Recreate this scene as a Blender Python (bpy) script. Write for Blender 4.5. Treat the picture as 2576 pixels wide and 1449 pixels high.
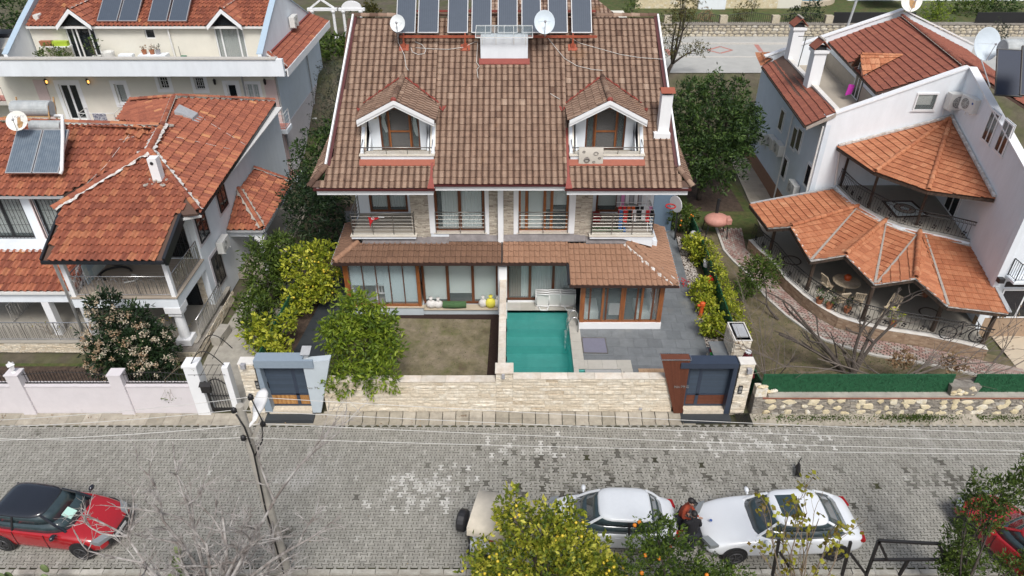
import bpy,bmesh,math,random
import numpy as np
from mathutils import Vector,Matrix
random.seed(7); np.random.seed(7)
R = math.radians; ru = random.uniform; rd = random.random; Vc = Vector; MT = Matrix.Translation; MR = Matrix.Rotation
for o in list(bpy.data.objects): bpy.data.objects.remove(o)
SC = bpy.context.scene
COL = SC.collection
# ------------------------------------------------------------------ camera, sky, sun, exposure
CH,CT,CF,CW,CHH = 19.0,R(34.0),1780.0,1288.0,724.5     # height, pitch, focal (in 2576-wide units), centre
cam = bpy.data.cameras.new("camera"); cam.sensor_width = 36; cam.lens = 36 * CF / 2576
cam.clip_start = .1; cam.clip_end = 2000
camo = bpy.data.objects.new("camera",cam); COL.objects.link(camo)
camo.location = (0,0,CH); camo.rotation_euler = (R(90) - CT,0,0)
SC.camera = camo
world = bpy.data.worlds.new("World"); SC.world = world; world.use_nodes = True
wn = world.node_tree.nodes; wl = world.node_tree.links
SUN_EL,SUN_AZ = 54.0,168.0      # azimuth: clockwise from +y
sky = wn.new("ShaderNodeTexSky"); sky.sky_type = 'NISHITA'; sky.sun_disc = False
sky.sun_elevation = R(SUN_EL); sky.sun_rotation = R(SUN_AZ); sky.air_density = 1.0; sky.dust_density = 4.0; sky.ozone_density = 1.0
hsv = wn.new("ShaderNodeHueSaturation"); hsv.inputs['Saturation'].default_value = .70
wl.new(sky.outputs[0],hsv.inputs['Color']); wl.new(hsv.outputs[0],wn['Background'].inputs[0])
wn['Background'].inputs[1].default_value = .105
sd = bpy.data.lights.new("sun",'SUN'); sd.energy = 1.9; sd.angle = R(18); sd.color = (1,.985,.96)
so = bpy.data.objects.new("sun",sd); COL.objects.link(so)
az,el = R(SUN_AZ),R(SUN_EL)
sv = Vc((math.sin(az) * math.cos(el),math.cos(az) * math.cos(el),math.sin(el)))
so.rotation_euler = sv.to_track_quat('Z','Y').to_euler(); so.location = sv * 80
SC.view_settings.view_transform = 'Standard'; SC.view_settings.look = 'None'
SC.view_settings.exposure = .37; SC.view_settings.gamma = 1; SC.view_settings.use_curve_mapping = False
SC.render.engine = 'CYCLES'
SC.cycles.max_bounces = 6; SC.cycles.transparent_max_bounces = 12
# ------------------------------------------------------------------ measuring: photo point -> point in the place
def ray(u,v):
 a = (u - CW) / CF; b = (CHH - v) / CF; s,c = math.sin(CT),math.cos(CT)
 return Vc((a,c + b * s,-s + b * c))
def G(u,v,z=0.0):
 d = ray(u,v); t = (z - CH) / d.z; return Vc((d.x * t,d.y * t,z))
def Y(u,v,y):
 d = ray(u,v); t = y / d.y; return Vc((d.x * t,y,CH + d.z * t))
def X(u,v,x):
 d = ray(u,v); t = x / d.x; return Vc((x,d.y * t,CH + d.z * t))
def PL(u,v,p,n):
 d = ray(u,v); c = Vc((0,0,CH)); t = (p - c).dot(n) / d.dot(n); return c + d * t
# ------------------------------------------------------------------ materials
MATS = {}
def mk(name,col,rough=.8,col2=None,var=.12,scale=3.0,bump=0.0,bscale=30.0,tint=0.0,metal=0.0,spec=.5,
       cols=None,coat=0.0,spots=None,alpha=None,trans=0.0,stretch=None,emit=None):
 m = bpy.data.materials.new(name); m.use_nodes = True; MATS[name] = m
 N = m.node_tree.nodes; L = m.node_tree.links; B = N['Principled BSDF']
 B.inputs['Roughness'].default_value = rough; B.inputs['Metallic'].default_value = metal
 B.inputs['Specular IOR Level'].default_value = spec; B.inputs['Coat Weight'].default_value = coat
 geo = N.new('ShaderNodeNewGeometry'); pos = geo.outputs['Position']
 if stretch:
  mp = N.new('ShaderNodeMapping'); mp.inputs['Scale'].default_value = stretch; L.new(pos,mp.inputs[0]); pos = mp.outputs[0]
 def noise(s,d=4,r=.6):
  n = N.new('ShaderNodeTexNoise'); n.inputs['Scale'].default_value = s; n.inputs['Detail'].default_value = d
  n.inputs['Roughness'].default_value = r; L.new(pos,n.inputs['Vector']); return n.outputs[0]
 c4 = lambda c: (c[0],c[1],c[2],1)
 def mix(f,a,b,typ='MIX'):
  x = N.new('ShaderNodeMix'); x.data_type = 'RGBA'; x.blend_type = typ
  for s,vv in ((x.inputs[0],f),(x.inputs[6],a),(x.inputs[7],b)):
   if hasattr(vv,'links'): L.new(vv,s)
   elif isinstance(vv,(int,float)): s.default_value = vv
   else: s.default_value = c4(vv)
  return x.outputs[2]
 def ramp(f,stops):
  r = N.new('ShaderNodeValToRGB'); e = r.color_ramp.elements
  while len(e) < len(stops): e.new(.5)
  for k,(p,c) in enumerate(stops): e[k].position = p; e[k].color = c4(c)
  L.new(f,r.inputs[0]); return r.outputs[0]
 at = None
 if tint or cols:
  at = N.new('ShaderNodeAttribute'); at.attribute_type = 'GEOMETRY'; at.attribute_name = 'tint'
 base = col
 if cols: base = ramp(at.outputs['Fac'],[(i / (len(cols) - 1),c) for i,c in enumerate(cols)])
 if col2 is not None:
  base = mix(ramp(noise(scale),[(.38,(0,0,0)),(.64,(1,1,1))]),base,col2)
 if var:
  lo,hi = 1 - var,1 + var
  base = mix(1.0,base,ramp(noise(scale * 2.3,6,.7),[(.3,(lo,lo,lo)),(.7,(hi,hi,hi))]),'MULTIPLY')
 if tint and not cols:
  lo,hi = 1 - tint,1 + tint
  base = mix(1.0,base,ramp(at.outputs['Fac'],[(0,(lo,lo,lo * .97)),(1,(hi,hi,hi))]),'MULTIPLY')
 for sp in (spots or []):      # (colour, scale, threshold, softness)
  base = mix(ramp(noise(sp[1],5,.65),[(sp[2],(0,0,0)),(min(1,sp[2] + sp[3]),(1,1,1))]),base,sp[0])
 if hasattr(base,'links'): L.new(base,B.inputs['Base Color'])
 else: B.inputs['Base Color'].default_value = c4(base)
 if bump:
  b = N.new('ShaderNodeBump'); b.inputs['Strength'].default_value = bump; b.inputs['Distance'].default_value = .02
  L.new(noise(bscale,5,.65),b.inputs['Height']); L.new(b.outputs[0],B.inputs['Normal'])
 if alpha is not None: B.inputs['Alpha'].default_value = alpha
 if emit: B.inputs['Emission Color'].default_value = c4(emit[0]); B.inputs['Emission Strength'].default_value = emit[1]
 if trans:
  t = N.new('ShaderNodeBsdfTranslucent'); ms = N.new('ShaderNodeMixShader'); ms.inputs[0].default_value = trans
  if hasattr(base,'links'): L.new(base,t.inputs[0])
  else: t.inputs[0].default_value = c4(base)
  out = N['Material Output']; L.new(B.outputs[0],ms.inputs[1]); L.new(t.outputs[0],ms.inputs[2]); L.new(ms.outputs[0],out.inputs[0])
 return m
def glass(name,col,rough=.05,alpha=.35,spec=.6):
 m = bpy.data.materials.new(name); m.use_nodes = True; MATS[name] = m
 B = m.node_tree.nodes['Principled BSDF']
 B.inputs['Base Color'].default_value = (*col,1); B.inputs['Roughness'].default_value = rough
 B.inputs['Alpha'].default_value = alpha; B.inputs['Specular IOR Level'].default_value = spec
 return m
# ------------------------------------------------------------------ mesh builder
class MB:
 def __init__(s): s.v = []; s.f = []; s.t = []; s.m = []; s.mi = 0; s.ti = .5
 def add(s,vs,fs):
  n = len(s.v); s.v += [tuple(p) for p in vs]
  for f in fs: s.f.append([i + n for i in f]); s.t.append(s.ti); s.m.append(s.mi)
  return s
 def poly(s,pts): return s.add(pts,[list(range(len(pts)))])
 def hexa(s,lo,hi):      # two rings of equal length -> closed solid
  n = len(lo); fs = [[i,(i + 1) % n,n + (i + 1) % n,n + i] for i in range(n)]
  return s.add(list(lo) + list(hi),fs + [list(range(n))[::-1],list(range(n,2 * n))])
 def box(s,x0,x1,y0,y1,z0,z1):
  return s.hexa([(x0,y0,z0),(x1,y0,z0),(x1,y1,z0),(x0,y1,z0)],[(x0,y0,z1),(x1,y0,z1),(x1,y1,z1),(x0,y1,z1)])
 def obox(s,c,sx,sy,sz,rz=0.0,mat=None):   # centre of base, sizes
  M = mat or (MT(Vc(c)) @ MR(rz,4,'Z'))
  P = lambda x,y,z: M @ Vc((x,y,z)); a,b = sx / 2,sy / 2
  return s.hexa([P(-a,-b,0),P(a,-b,0),P(a,b,0),P(-a,b,0)],[P(-a,-b,sz),P(a,-b,sz),P(a,b,sz),P(-a,b,sz)])
 def prism(s,pts,vec):
  v = Vc(vec); return s.hexa([Vc(p) for p in pts],[Vc(p) + v for p in pts])
 def wallseg(s,a,b,z0,z1,th,side=1):    # vertical slab on line a-b, thickened away
  a = Vc((a[0],a[1],0)); b = Vc((b[0],b[1],0)); d = (b - a).normalized(); n = Vc((-d.y,d.x,0)) * th * side
  lo = [a,b,b + n,a + n]; return s.hexa([p + Vc((0,0,z0)) for p in lo],[p + Vc((0,0,z1)) for p in lo])
 def bar(s,p,q,w,h=None,up=(0,0,1)):
  h = h or w; p = Vc(p); q = Vc(q); d = (q - p).normalized(); up = Vc(up)
  if abs(d.dot(up)) > .98: up = Vc((0,1,0))
  x = d.cross(up).normalized() * w / 2; y = x.cross(d).normalized() * h / 2
  c = [x + y,-x + y,-x - y,x - y]; return s.hexa([p + k for k in c],[q + k for k in c])
 def tube(s,pts,r,n=8,closed=False,caps=True):
  pts = [Vc(p) for p in pts]; m = len(pts); rr = r if isinstance(r,(list,tuple)) else [r] * m
  vs = []; prev = None
  for i,p in enumerate(pts):
   d = (pts[min(i + 1,m - 1)] - pts[max(i - 1,0)])
   if closed: d = pts[(i + 1) % m] - pts[i - 1]
   d = d.normalized() if d.length > 1e-9 else Vc((0,0,1))
   if prev is None:
    a = Vc((0,0,1)) if abs(d.z) < .9 else Vc((1,0,0)); x = d.cross(a).normalized()
   else:
    x = prev - d * prev.dot(d); x = x.normalized() if x.length > 1e-6 else d.orthogonal().normalized()
   prev = x; y = d.cross(x)
   for k in range(n):
    t = 2 * math.pi * k / n; vs.append(p + (x * math.cos(t) + y * math.sin(t)) * rr[i])
  fs = []
  for i in range(m if closed else m - 1):
   j = (i + 1) % m
   for k in range(n): fs.append([i * n + k,i * n + (k + 1) % n,j * n + (k + 1) % n,j * n + k])
  if caps and not closed: fs += [list(range(n))[::-1],list(range((m - 1) * n,m * n))]
  return s.add(vs,fs)
 def lathe(s,c,prof,n=16,axis=None,M=None):   # prof: (r, z)
  M = M or MT(Vc(c)); vs = []
  for r,z in prof:
   for k in range(n):
    t = 2 * math.pi * k / n; vs.append(M @ Vc((r * math.cos(t),r * math.sin(t),z)))
  fs = [[i * n + k,i * n + (k + 1) % n,(i + 1) * n + (k + 1) % n,(i + 1) * n + k] for i in range(len(prof) - 1) for k in range(n)]
  fs += [list(range(n))[::-1],list(range((len(prof) - 1) * n,len(prof) * n))]
  return s.add(vs,fs)
 def ball(s,c,r,n=10,m=7,sc=(1,1,1),jit=0.0):
  c = Vc(c); vs = []
  for i in range(m + 1):
   a = math.pi * i / m
   for k in range(n):
    t = 2 * math.pi * k / n; q = r * (1 + ru(-jit,jit))
    vs.append(c + Vc((math.sin(a) * math.cos(t) * q * sc[0],math.sin(a) * math.sin(t) * q * sc[1],math.cos(a) * q * sc[2])))
  return s.add(vs,[[i * n + k,(i + 1) * n + k,(i + 1) * n + (k + 1) % n,i * n + (k + 1) % n] for i in range(m) for k in range(n)])
 def mesh(s,name):
  me = bpy.data.meshes.new(name); me.from_pydata(s.v,[],s.f)
  at = me.attributes.new('tint','FLOAT','FACE'); at.data.foreach_set('value',s.t)
  if any(s.m): me.polygons.foreach_set('material_index',s.m)
  return me
 def build(s,name,mats,parent=None,smooth=False,kind=None,fix=True,bevel=0.0,auto=None):
  me = s.mesh(name)
  if fix:
   bm = bmesh.new(); bm.from_mesh(me); bmesh.ops.recalc_face_normals(bm,faces=bm.faces)
   if bevel: bmesh.ops.bevel(bm,geom=list(bm.edges),offset=bevel,segments=1,affect='EDGES',profile=.7)
   bm.to_mesh(me); bm.free()
  return link(name,me,mats,parent,smooth,kind)
def link(name,me,mats=None,parent=None,smooth=False,kind=None,M=None):
 if mats is not None:
  for m in (mats if isinstance(mats,(list,tuple)) else [mats]):
   me.materials.append(MATS[m] if isinstance(m,str) else m)
 if smooth: me.polygons.foreach_set('use_smooth',[True] * len(me.polygons))
 o = bpy.data.objects.new(name,me); COL.objects.link(o)
 if M is not None: o.matrix_basis = M
 if parent is not None: adopt(o,parent)
 if kind: o['kind'] = kind
 return o
WORLD = {}
def adopt(o,parent):
 o.parent = parent; W = WORLD.get(parent.name)
 if W is not None: o.matrix_parent_inverse = W.inverted()
def thing(name,label,cat,loc=(0,0,0),rz=0.0,group=None,local=False):
 o = bpy.data.objects.new(name,None); COL.objects.link(o); o.empty_display_size = .3
 o.location = loc; o.rotation_euler = (0,0,rz); o['label'] = label; o['category'] = cat
 if group: o['group'] = group
 if not local: WORLD[o.name] = MT(Vc(loc)) @ MR(rz,4,'Z')
 return o
def tag(o,label,cat,group=None):
 o['label'] = label; o['category'] = cat
 if group: o['group'] = group
 return o
def copytree(o,loc,rz=None,label=None,scale=None):
 c = o.copy(); COL.objects.link(c); c.location = loc
 if rz is not None: c.rotation_euler = (0,0,rz)
 if label: c['label'] = label
 if scale: c.scale = (scale,) * 3
 for ch in list(o.children):
  d = ch.copy(); COL.objects.link(d); d.parent = c
  for g in list(ch.children):
   e = g.copy(); COL.objects.link(e); e.parent = d
 return c
def copyobj(o,parent=None):
 c = o.copy(); COL.objects.link(c)
 if parent is not None: adopt(c,parent)
 return c
def lerp(a,b,t): return a + (b - a) * t
# ------------------------------------------------------------------ palette
mk('white_paint',(.80,.81,.82),.6,var=.03,scale=.6,spec=.3)
mk('white_render',(.76,.805,.845),.85,var=.07,spots=[((.55,.555,.55),.9,.66,.25)],stretch=(1,1,.35),scale=.5,bump=.15,bscale=60,spec=.2)
mk('cream_render',(.70,.68,.60),.85,var=.05,scale=.5,bump=.15,bscale=60,spec=.2)
mk('shaded_white_render',(.64,.71,.77),.85,var=.05,scale=.5,bump=.15,bscale=60,spec=.2)  # white render with the bluish shade of side walls put into its colour
mk('pink_render',(.66,.625,.64),.85,var=.05,scale=.8,bump=.15,bscale=50,spec=.2,spots=[((.45,.42,.41),1.3,.66,.2)])
mk('pink_quoin',(.62,.50,.48),.85,var=.05,spec=.2)
mk('soffit',(.62,.62,.61),.8,var=.03)
mk('marble',(.62,.57,.48),.5,col2=(.70,.66,.58),var=.06,scale=2)
mk('marble_white',(.74,.72,.68),.5,col2=(.68,.64,.58),var=.06,scale=2)
mk('cap_stone',(.68,.63,.56),.7,col2=(.60,.52,.43),var=.1,scale=3,tint=.12)
mk('travertine',(.5,.45,.37),.85,cols=[(.44,.34,.23),(.60,.52,.40),(.70,.64,.53),(.76,.71,.61)],col2=(.62,.54,.42),var=.18,scale=5,bump=.9,bscale=14)
mk('travertine_joint',(.40,.35,.28),.9,var=.1)
mk('ledge_stone',(.40,.34,.28),.9,cols=[(.25,.21,.18),(.38,.33,.27),(.50,.45,.37),(.58,.53,.45)],var=.2,scale=9,bump=.6,bscale=25)
mk('tile_brown',(.3,.2,.15),.85,cols=[(.080,.043,.029),(.15,.088,.060),(.275,.185,.132),(.36,.26,.195)],var=.20,scale=1.6,bump=.3,bscale=60,
   spots=[((.25,.135,.066),.55,.62,.2),((.10,.07,.055),1.6,.70,.1)])
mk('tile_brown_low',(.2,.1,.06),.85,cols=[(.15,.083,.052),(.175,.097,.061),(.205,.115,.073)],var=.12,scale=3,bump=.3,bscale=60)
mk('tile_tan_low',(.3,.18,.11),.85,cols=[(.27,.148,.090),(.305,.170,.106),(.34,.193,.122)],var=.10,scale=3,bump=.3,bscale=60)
mk('tile_terracotta',(.4,.15,.07),.8,cols=[(.20,.062,.038),(.28,.088,.050),(.36,.122,.066),(.47,.215,.10)],var=.18,scale=5,bump=.3,bscale=50,spots=[((.15,.06,.04),2.2,.68,.12),((.50,.40,.34),7,.74,.05)])
mk('tile_red',(.38,.12,.06),.8,cols=[(.19,.060,.040),(.245,.078,.049),(.30,.104,.062)],var=.15,scale=4,bump=.3,bscale=50,spots=[((.13,.06,.045),1.3,.66,.14)])
mk('tile_orange',(.5,.2,.08),.8,cols=[(.33,.112,.052),(.40,.146,.068),(.46,.185,.09),(.52,.25,.135)],var=.14,scale=4,bump=.3,bscale=50,spots=[((.25,.10,.05),1.8,.70,.12)])
mk('mortar',(.66,.65,.63),.95,col2=(.42,.38,.34),var=.2,scale=6,bump=.8,bscale=25)
mk('mortar_grey',(.36,.32,.28),.95,var=.2,scale=6,bump=.8,bscale=25)
mk('underlay',(.10,.06,.045),.95,var=.1)
mk('flashing_red',(.24,.05,.036),.6,var=.12,scale=3)
mk('flashing_orange',(.30,.085,.048),.6,var=.1,scale=3)
mk('flashing_grey',(.16,.145,.145),.7,col2=(.22,.20,.20),var=.15,scale=2.5)
mk('gutter_maroon',(.085,.022,.022),.45,var=.1)
mk('gutter_brown',(.045,.026,.022),.4,var=.1)
mk('gutter_black',(.018,.020,.024),.4,var=.1)
mk('gutter_white',(.72,.72,.70),.5,var=.04)
mk('zinc',(.40,.41,.42),.6,var=.12,scale=3,metal=.1,spots=[((.25,.13,.07),4,.68,.1)])
mk('metal_pale_blue',(.46,.58,.68),.4,var=.05,metal=.2)
mk('wood_orange',(.30,.105,.03),.4,col2=(.21,.068,.02),var=.2,scale=3,stretch=(6,6,.7),coat=.3)
mk('wood_brown',(.115,.038,.016),.4,col2=(.16,.055,.022),var=.2,scale=3,stretch=(6,6,.7),coat=.2)
mk('wood_dark',(.045,.030,.022),.75,col2=(.09,.06,.042),var=.3,scale=3,stretch=(5,5,.8),bump=.3)
mk('wood_table',(.50,.33,.20),.6,col2=(.42,.26,.15),var=.12,scale=3,stretch=(5,.8,5))
mk('wood_pale',(.50,.42,.31),.7,col2=(.40,.32,.22),var=.2,scale=5)
mk('cladding_brown',(.20,.062,.030),.6,cols=[(.115,.036,.018),(.15,.047,.024)],var=.14,scale=4)
mk('wood_weathered',(.38,.19,.06),.7,cols=[(.30,.13,.035),(.47,.25,.085)],var=.3,scale=5,stretch=(3,3,1),spots=[((.16,.08,.04),5,.64,.1)])
mk('anthracite',(.035,.048,.075),.4,var=.08,scale=2)
mk('anthracite_slat',(.040,.058,.085),.45,tint=.1,var=.06)
mk('grey_blue_panel',(.25,.31,.37),.5,var=.04)
mk('pale_panel',(.50,.56,.60),.55,var=.05,scale=.8)
mk('steel_rail',(.30,.29,.27),.35,metal=.75,var=.08)
mk('steel_bright',(.62,.62,.62),.25,metal=.9,var=.05)
mk('iron_black',(.018,.017,.017),.5,var=.15)
mk('white_metal',(.76,.76,.75),.4,var=.03)
mk('upvc',(.78,.79,.80),.35,var=.02)
mk('black_frame',(.014,.014,.016),.4,var=.1)
mk('interior_dark',(.035,.034,.034),.9,var=.3,scale=1.5)
mk('interior_mid',(.20,.19,.175),.9,var=.2,scale=1.2)
mk('interior_floor',(.24,.22,.19),.6,var=.1)
mk('curtain_white',(.64,.71,.70),.9,var=.12,scale=6,stretch=(3,3,.15))
mk('curtain_grey',(.42,.43,.41),.9,var=.07,scale=6,stretch=(3,3,.15))
mk('curtain_beige',(.27,.22,.17),.9,var=.09,scale=6,stretch=(3,3,.15))
mk('blind_blue',(.50,.62,.655),.7,var=.03,scale=.8)
mk('blind_mint',(.66,.74,.72),.7,var=.03,scale=.8)
glass('glass',(.05,.06,.06),.04,.30)
glass('glass_dark',(.02,.025,.03),.05,.72,.7)
glass('glass_clear',(.35,.42,.42),.06,.16)
mk('solar_glass',(.070,.088,.115),.16,var=.06,scale=2,coat=.4)
mk('solar_rib',(.085,.105,.135),.25,var=.05)
mk('solar_frosted',(.115,.148,.185),.35,col2=(.15,.185,.22),var=.1,scale=3,spots=[((.55,.56,.56),9,.72,.05)])
mk('solar_dark',(.016,.026,.052),.45,var=.06,spec=.25)
mk('alu',(.52,.53,.54),.4,metal=.6,var=.06)
mk('black_metal',(.02,.02,.022),.45,var=.1)
mk('red_steel',(.36,.085,.04),.6,col2=(.28,.07,.04),var=.2,scale=5)
mk('tank_grey',(.36,.385,.39),.6,metal=.0,col2=(.44,.46,.46),var=.12,scale=2,spots=[((.24,.2,.16),3,.68,.1)])
mk('dish_white',(.68,.72,.73),.5,var=.04,scale=3)
mk('dish_cream',(.74,.74,.69),.5,var=.03,scale=3)
mk('dish_blue',(.60,.68,.74),.5,var=.04)
mk('rust',(.40,.24,.11),.9,var=.3,scale=6)
mk('cable_white',(.62,.61,.58),.6,var=.1)
mk('cable_black',(.012,.012,.012),.6,var=.1)
mk('paver_grey',(.25,.245,.23),.92,cols=[(.085,.080,.066),(.235,.227,.200),(.29,.281,.248),(.335,.325,.29),(.52,.51,.475)],var=.16,scale=2.0,bump=.5,bscale=45,
   spots=[((.42,.41,.38),.22,.58,.13),((.12,.113,.095),.6,.64,.06),((.48,.47,.45),1.7,.735,.04),((.20,.185,.16),.33,.60,.2)])
mk('joint_dirt',(.038,.035,.027),.98,col2=(.055,.056,.026),var=.3,scale=1.2)
mk('paver_pink',(.33,.22,.19),.92,cols=[(.27,.165,.14),(.34,.22,.19),(.37,.29,.255),(.36,.33,.29)],var=.15,scale=3,bump=.4,bscale=45)
mk('paver_far',(.40,.40,.38),.92,var=.08,scale=.6,bump=.3,bscale=12)
mk('paver_red',(.42,.19,.16),.92,var=.1)
mk('slab_grey',(.16,.175,.185),.55,cols=[(.150,.163,.172),(.166,.18,.19),(.182,.196,.205)],var=.16,scale=1.3,spots=[((.23,.225,.205),.7,.60,.2)])
mk('slab_dark',(.035,.040,.046),.6,cols=[(.030,.036,.042),(.042,.048,.054)],var=.12,scale=1.2)
mk('grout',(.34,.35,.35),.9,var=.1)
mk('grout_dark',(.075,.08,.085),.9,var=.1)
mk('slab_beige',(.42,.37,.30),.7,cols=[(.36,.32,.26),(.43,.38,.31)],var=.08,scale=1)
mk('slab_cream',(.52,.45,.34),.7,cols=[(.47,.40,.30),(.55,.47,.36)],var=.06,scale=1)
mk('floor_terrace',(.36,.335,.29),.6,cols=[(.33,.305,.265),(.385,.36,.31)],var=.06,scale=1)
mk('floor_wood',(.33,.275,.22),.7,col2=(.40,.345,.28),var=.1,scale=2,stretch=(.3,6,1))
mk('concrete',(.34,.32,.285),.9,col2=(.41,.385,.34),var=.14,scale=1.5,bump=.4,bscale=30,tint=.1)
mk('concrete_pale',(.50,.48,.44),.85,var=.1,scale=2,bump=.2)
mk('gutter_stone',(.31,.28,.23),.9,col2=(.38,.345,.285),var=.16,scale=2,tint=.12,bump=.3,spots=[((.13,.085,.05),2.2,.66,.08)])
mk('kerb_stone',(.42,.40,.36),.9,cols=[(.36,.35,.31),(.48,.46,.41)],col2=(.30,.28,.24),var=.14,scale=3,bump=.3)
mk('soil',(.055,.036,.026),.98,col2=(.085,.058,.042),var=.3,scale=3,bump=1,bscale=18)
mk('soil_mulch',(.032,.016,.012),.98,var=.4,scale=8,bump=1,bscale=25)
mk('dry_lawn',(.235,.195,.135),.98,col2=(.155,.135,.075),var=.32,scale=1.1,bump=1,bscale=30,spots=[((.105,.115,.03),.7,.53,.2),((.12,.085,.058),1.1,.60,.15)])
mk('lawn_dull',(.115,.10,.050),.98,col2=(.17,.135,.085),var=.35,scale=1.4,bump=1,bscale=28,spots=[((.075,.09,.022),.9,.62,.2)])
mk('lawn_green',(.055,.085,.018),.98,col2=(.09,.085,.03),var=.35,scale=1.5,bump=1,bscale=28)
mk('earth',(.10,.085,.06),.98,col2=(.08,.085,.035),var=.3,scale=.7,bump=.6,bscale=10)
mk('moss',(.07,.10,.016),.98,var=.4,scale=6)
mk('pebble',(.4,.36,.32),.85,cols=[(.22,.19,.17),(.40,.35,.31),(.52,.47,.42),(.62,.60,.57)],var=.1)
mk('rubble',(.4,.36,.28),.92,cols=[(.30,.27,.22),(.43,.385,.30),(.50,.45,.35),(.58,.555,.50)],col2=(.44,.38,.28),var=.2,scale=5,bump=.6,bscale=18)
mk('cream_stone',(.55,.47,.32),.9,cols=[(.50,.39,.22),(.62,.53,.34),(.68,.61,.45),(.74,.72,.66)],col2=(.64,.55,.37),var=.18,scale=7,bump=.7,bscale=14)
mk('slate_bits',(.3,.27,.22),.92,cols=[(.17,.155,.135),(.27,.245,.21),(.37,.33,.27),(.46,.435,.39)],var=.18,scale=6,bump=.4,bscale=30)
mk('wall_core',(.20,.18,.155),.95,col2=(.27,.25,.22),var=.2,scale=4,bump=.5)
mk('brick_buff',(.36,.25,.17),.92,cols=[(.28,.19,.125),(.37,.265,.18),(.44,.33,.235)],var=.15,scale=4,bump=.3)
mk('brick_red',(.24,.095,.06),.92,var=.2,scale=4)
mk('faux_hedge',(.012,.085,.034),.75,cols=[(.006,.050,.020),(.012,.090,.036),(.022,.135,.055)],var=.2)
mk('pool_tile',(.13,.46,.43),.35,cols=[(.15,.53,.49),(.20,.60,.56)],var=.1,scale=1)
mk('pool_edge',(.47,.45,.41),.6,tint=.06,var=.07,scale=1.5)
mk('travert_coping',(.56,.53,.47),.7,var=.08,scale=2)
mk('rubber_black',(.012,.012,.012),.8)
mk('terracotta_pot',(.36,.14,.07),.85,var=.1)
mk('copper_oven',(.50,.24,.19),.65,var=.12,scale=3)
mk('red_plastic',(.50,.018,.016),.4,var=.05)
mk('orange_plastic',(.60,.10,.02),.45,var=.05)
mk('blue_plastic',(.04,.16,.42),.45,var=.05)
mk('green_plastic',(.05,.50,.09),.45)
mk('pink_plastic',(.55,.05,.42),.45)
mk('yellow_cloth',(.74,.67,.09),.8,var=.1,scale=6,bump=.8,bscale=12)
mk('sack_white',(.66,.64,.62),.85,var=.1,scale=6,bump=.9,bscale=12,spots=[((.46,.28,.27),7,.72,.06)])
mk('turf_roll',(.06,.125,.05),.95,var=.3,scale=9,bump=.8,bscale=30,spots=[((.17,.11,.06),4,.62,.1)])
mk('maroon_cloth',(.13,.010,.018),.85,var=.12)
mk('white_cloth',(.68,.68,.69),.9,var=.08,bump=.4,bscale=14)
mk('black_cloth',(.010,.010,.013),.9,var=.2)
mk('denim',(.05,.13,.30),.9,var=.2)
mk('pink_cloth',(.62,.25,.45),.9,var=.1)
mk('grey_cloth',(.34,.34,.36),.9,var=.2)
mk('blanket_beige',(.47,.435,.38),.95,var=.08)
mk('blanket_print',(.20,.18,.165),.95)
mk('red_flag',(.55,.02,.025),.8,var=.08)
mk('canvas',(.60,.545,.45),.9,col2=(.54,.49,.40),var=.08,scale=1.5,bump=.5,bscale=5)
mk('wall_door_blue',(.14,.20,.27),.6,var=.06)
mk('ac_white',(.66,.66,.63),.5,var=.03)
mk('ac_grille',(.20,.20,.19),.6)
mk('label_blue',(.05,.10,.30),.5)
mk('bark_dark',(.060,.048,.040),.95,col2=(.09,.075,.062),var=.3,scale=6,bump=.8,bscale=30)
mk('bark_pale',(.42,.40,.38),.9,col2=(.17,.145,.13),var=.25,scale=3,bump=.5,bscale=25)
mk('bark_grey',(.15,.125,.105),.95,var=.3,scale=6,bump=.6)
mk('twig_tan',(.22,.17,.12),.95,var=.3,scale=6)
def leafmat(name,cs,trans=.25,rough=.55): mk(name,cs[1],rough,cols=cs,var=.12,scale=2.0,spec=.4,trans=trans)
leafmat('leaf_dark',[(.014,.032,.009),(.030,.064,.015),(.052,.10,.021),(.09,.15,.03)])
leafmat('leaf_deep',[(.008,.020,.008),(.014,.034,.012),(.022,.050,.016),(.040,.070,.022)])
leafmat('leaf_bright',[(.055,.10,.010),(.12,.185,.014),(.19,.26,.02),(.30,.37,.04)])
leafmat('leaf_yellow',[(.09,.13,.012),(.22,.27,.018),(.38,.41,.03),(.58,.57,.08)])
leafmat('leaf_lemon',[(.06,.10,.012),(.15,.19,.016),(.32,.33,.028),(.58,.55,.09)])
leafmat('leaf_mid',[(.030,.055,.010),(.055,.095,.014),(.085,.135,.020),(.13,.18,.03)])
leafmat('leaf_olive',[(.022,.030,.018),(.040,.050,.030),(.062,.072,.045),(.09,.10,.07)])
leafmat('leaf_conifer',[(.035,.040,.010),(.065,.065,.014),(.10,.092,.018),(.15,.13,.03)])
leafmat('leaf_orange_tree',[(.020,.042,.008),(.045,.085,.012),(.080,.13,.016),(.13,.19,.02)])
leafmat('leaf_autumn',[(.16,.10,.02),(.22,.20,.02),(.27,.27,.02),(.34,.33,.03)])
leafmat('leaf_dry',[(.16,.09,.045),(.24,.15,.08),(.32,.22,.12),(.40,.30,.17)],.15)
leafmat('blossom',[(.34,.22,.13),(.46,.36,.24),(.56,.48,.36),(.64,.58,.46)],.2,.8)
leafmat('cactus',[(.10,.15,.05),(.15,.20,.08),(.20,.25,.11),(.27,.32,.16)],.05)
leafmat('flower_red',[(.45,.02,.02),(.55,.03,.03)],.2)
mk('lemon_skin',(.62,.46,.04),.45,tint=.15,var=.05)
mk('orange_skin',(.68,.21,.015),.5,tint=.12,var=.05)
mk('lit_lamp',(.9,.45,.12),.5,emit=((1,.5,.12),1.5)); mk('leaf_lime',(.45,.60,.06),.5); mk('green_dark',(.02,.16,.09),.5)
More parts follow.
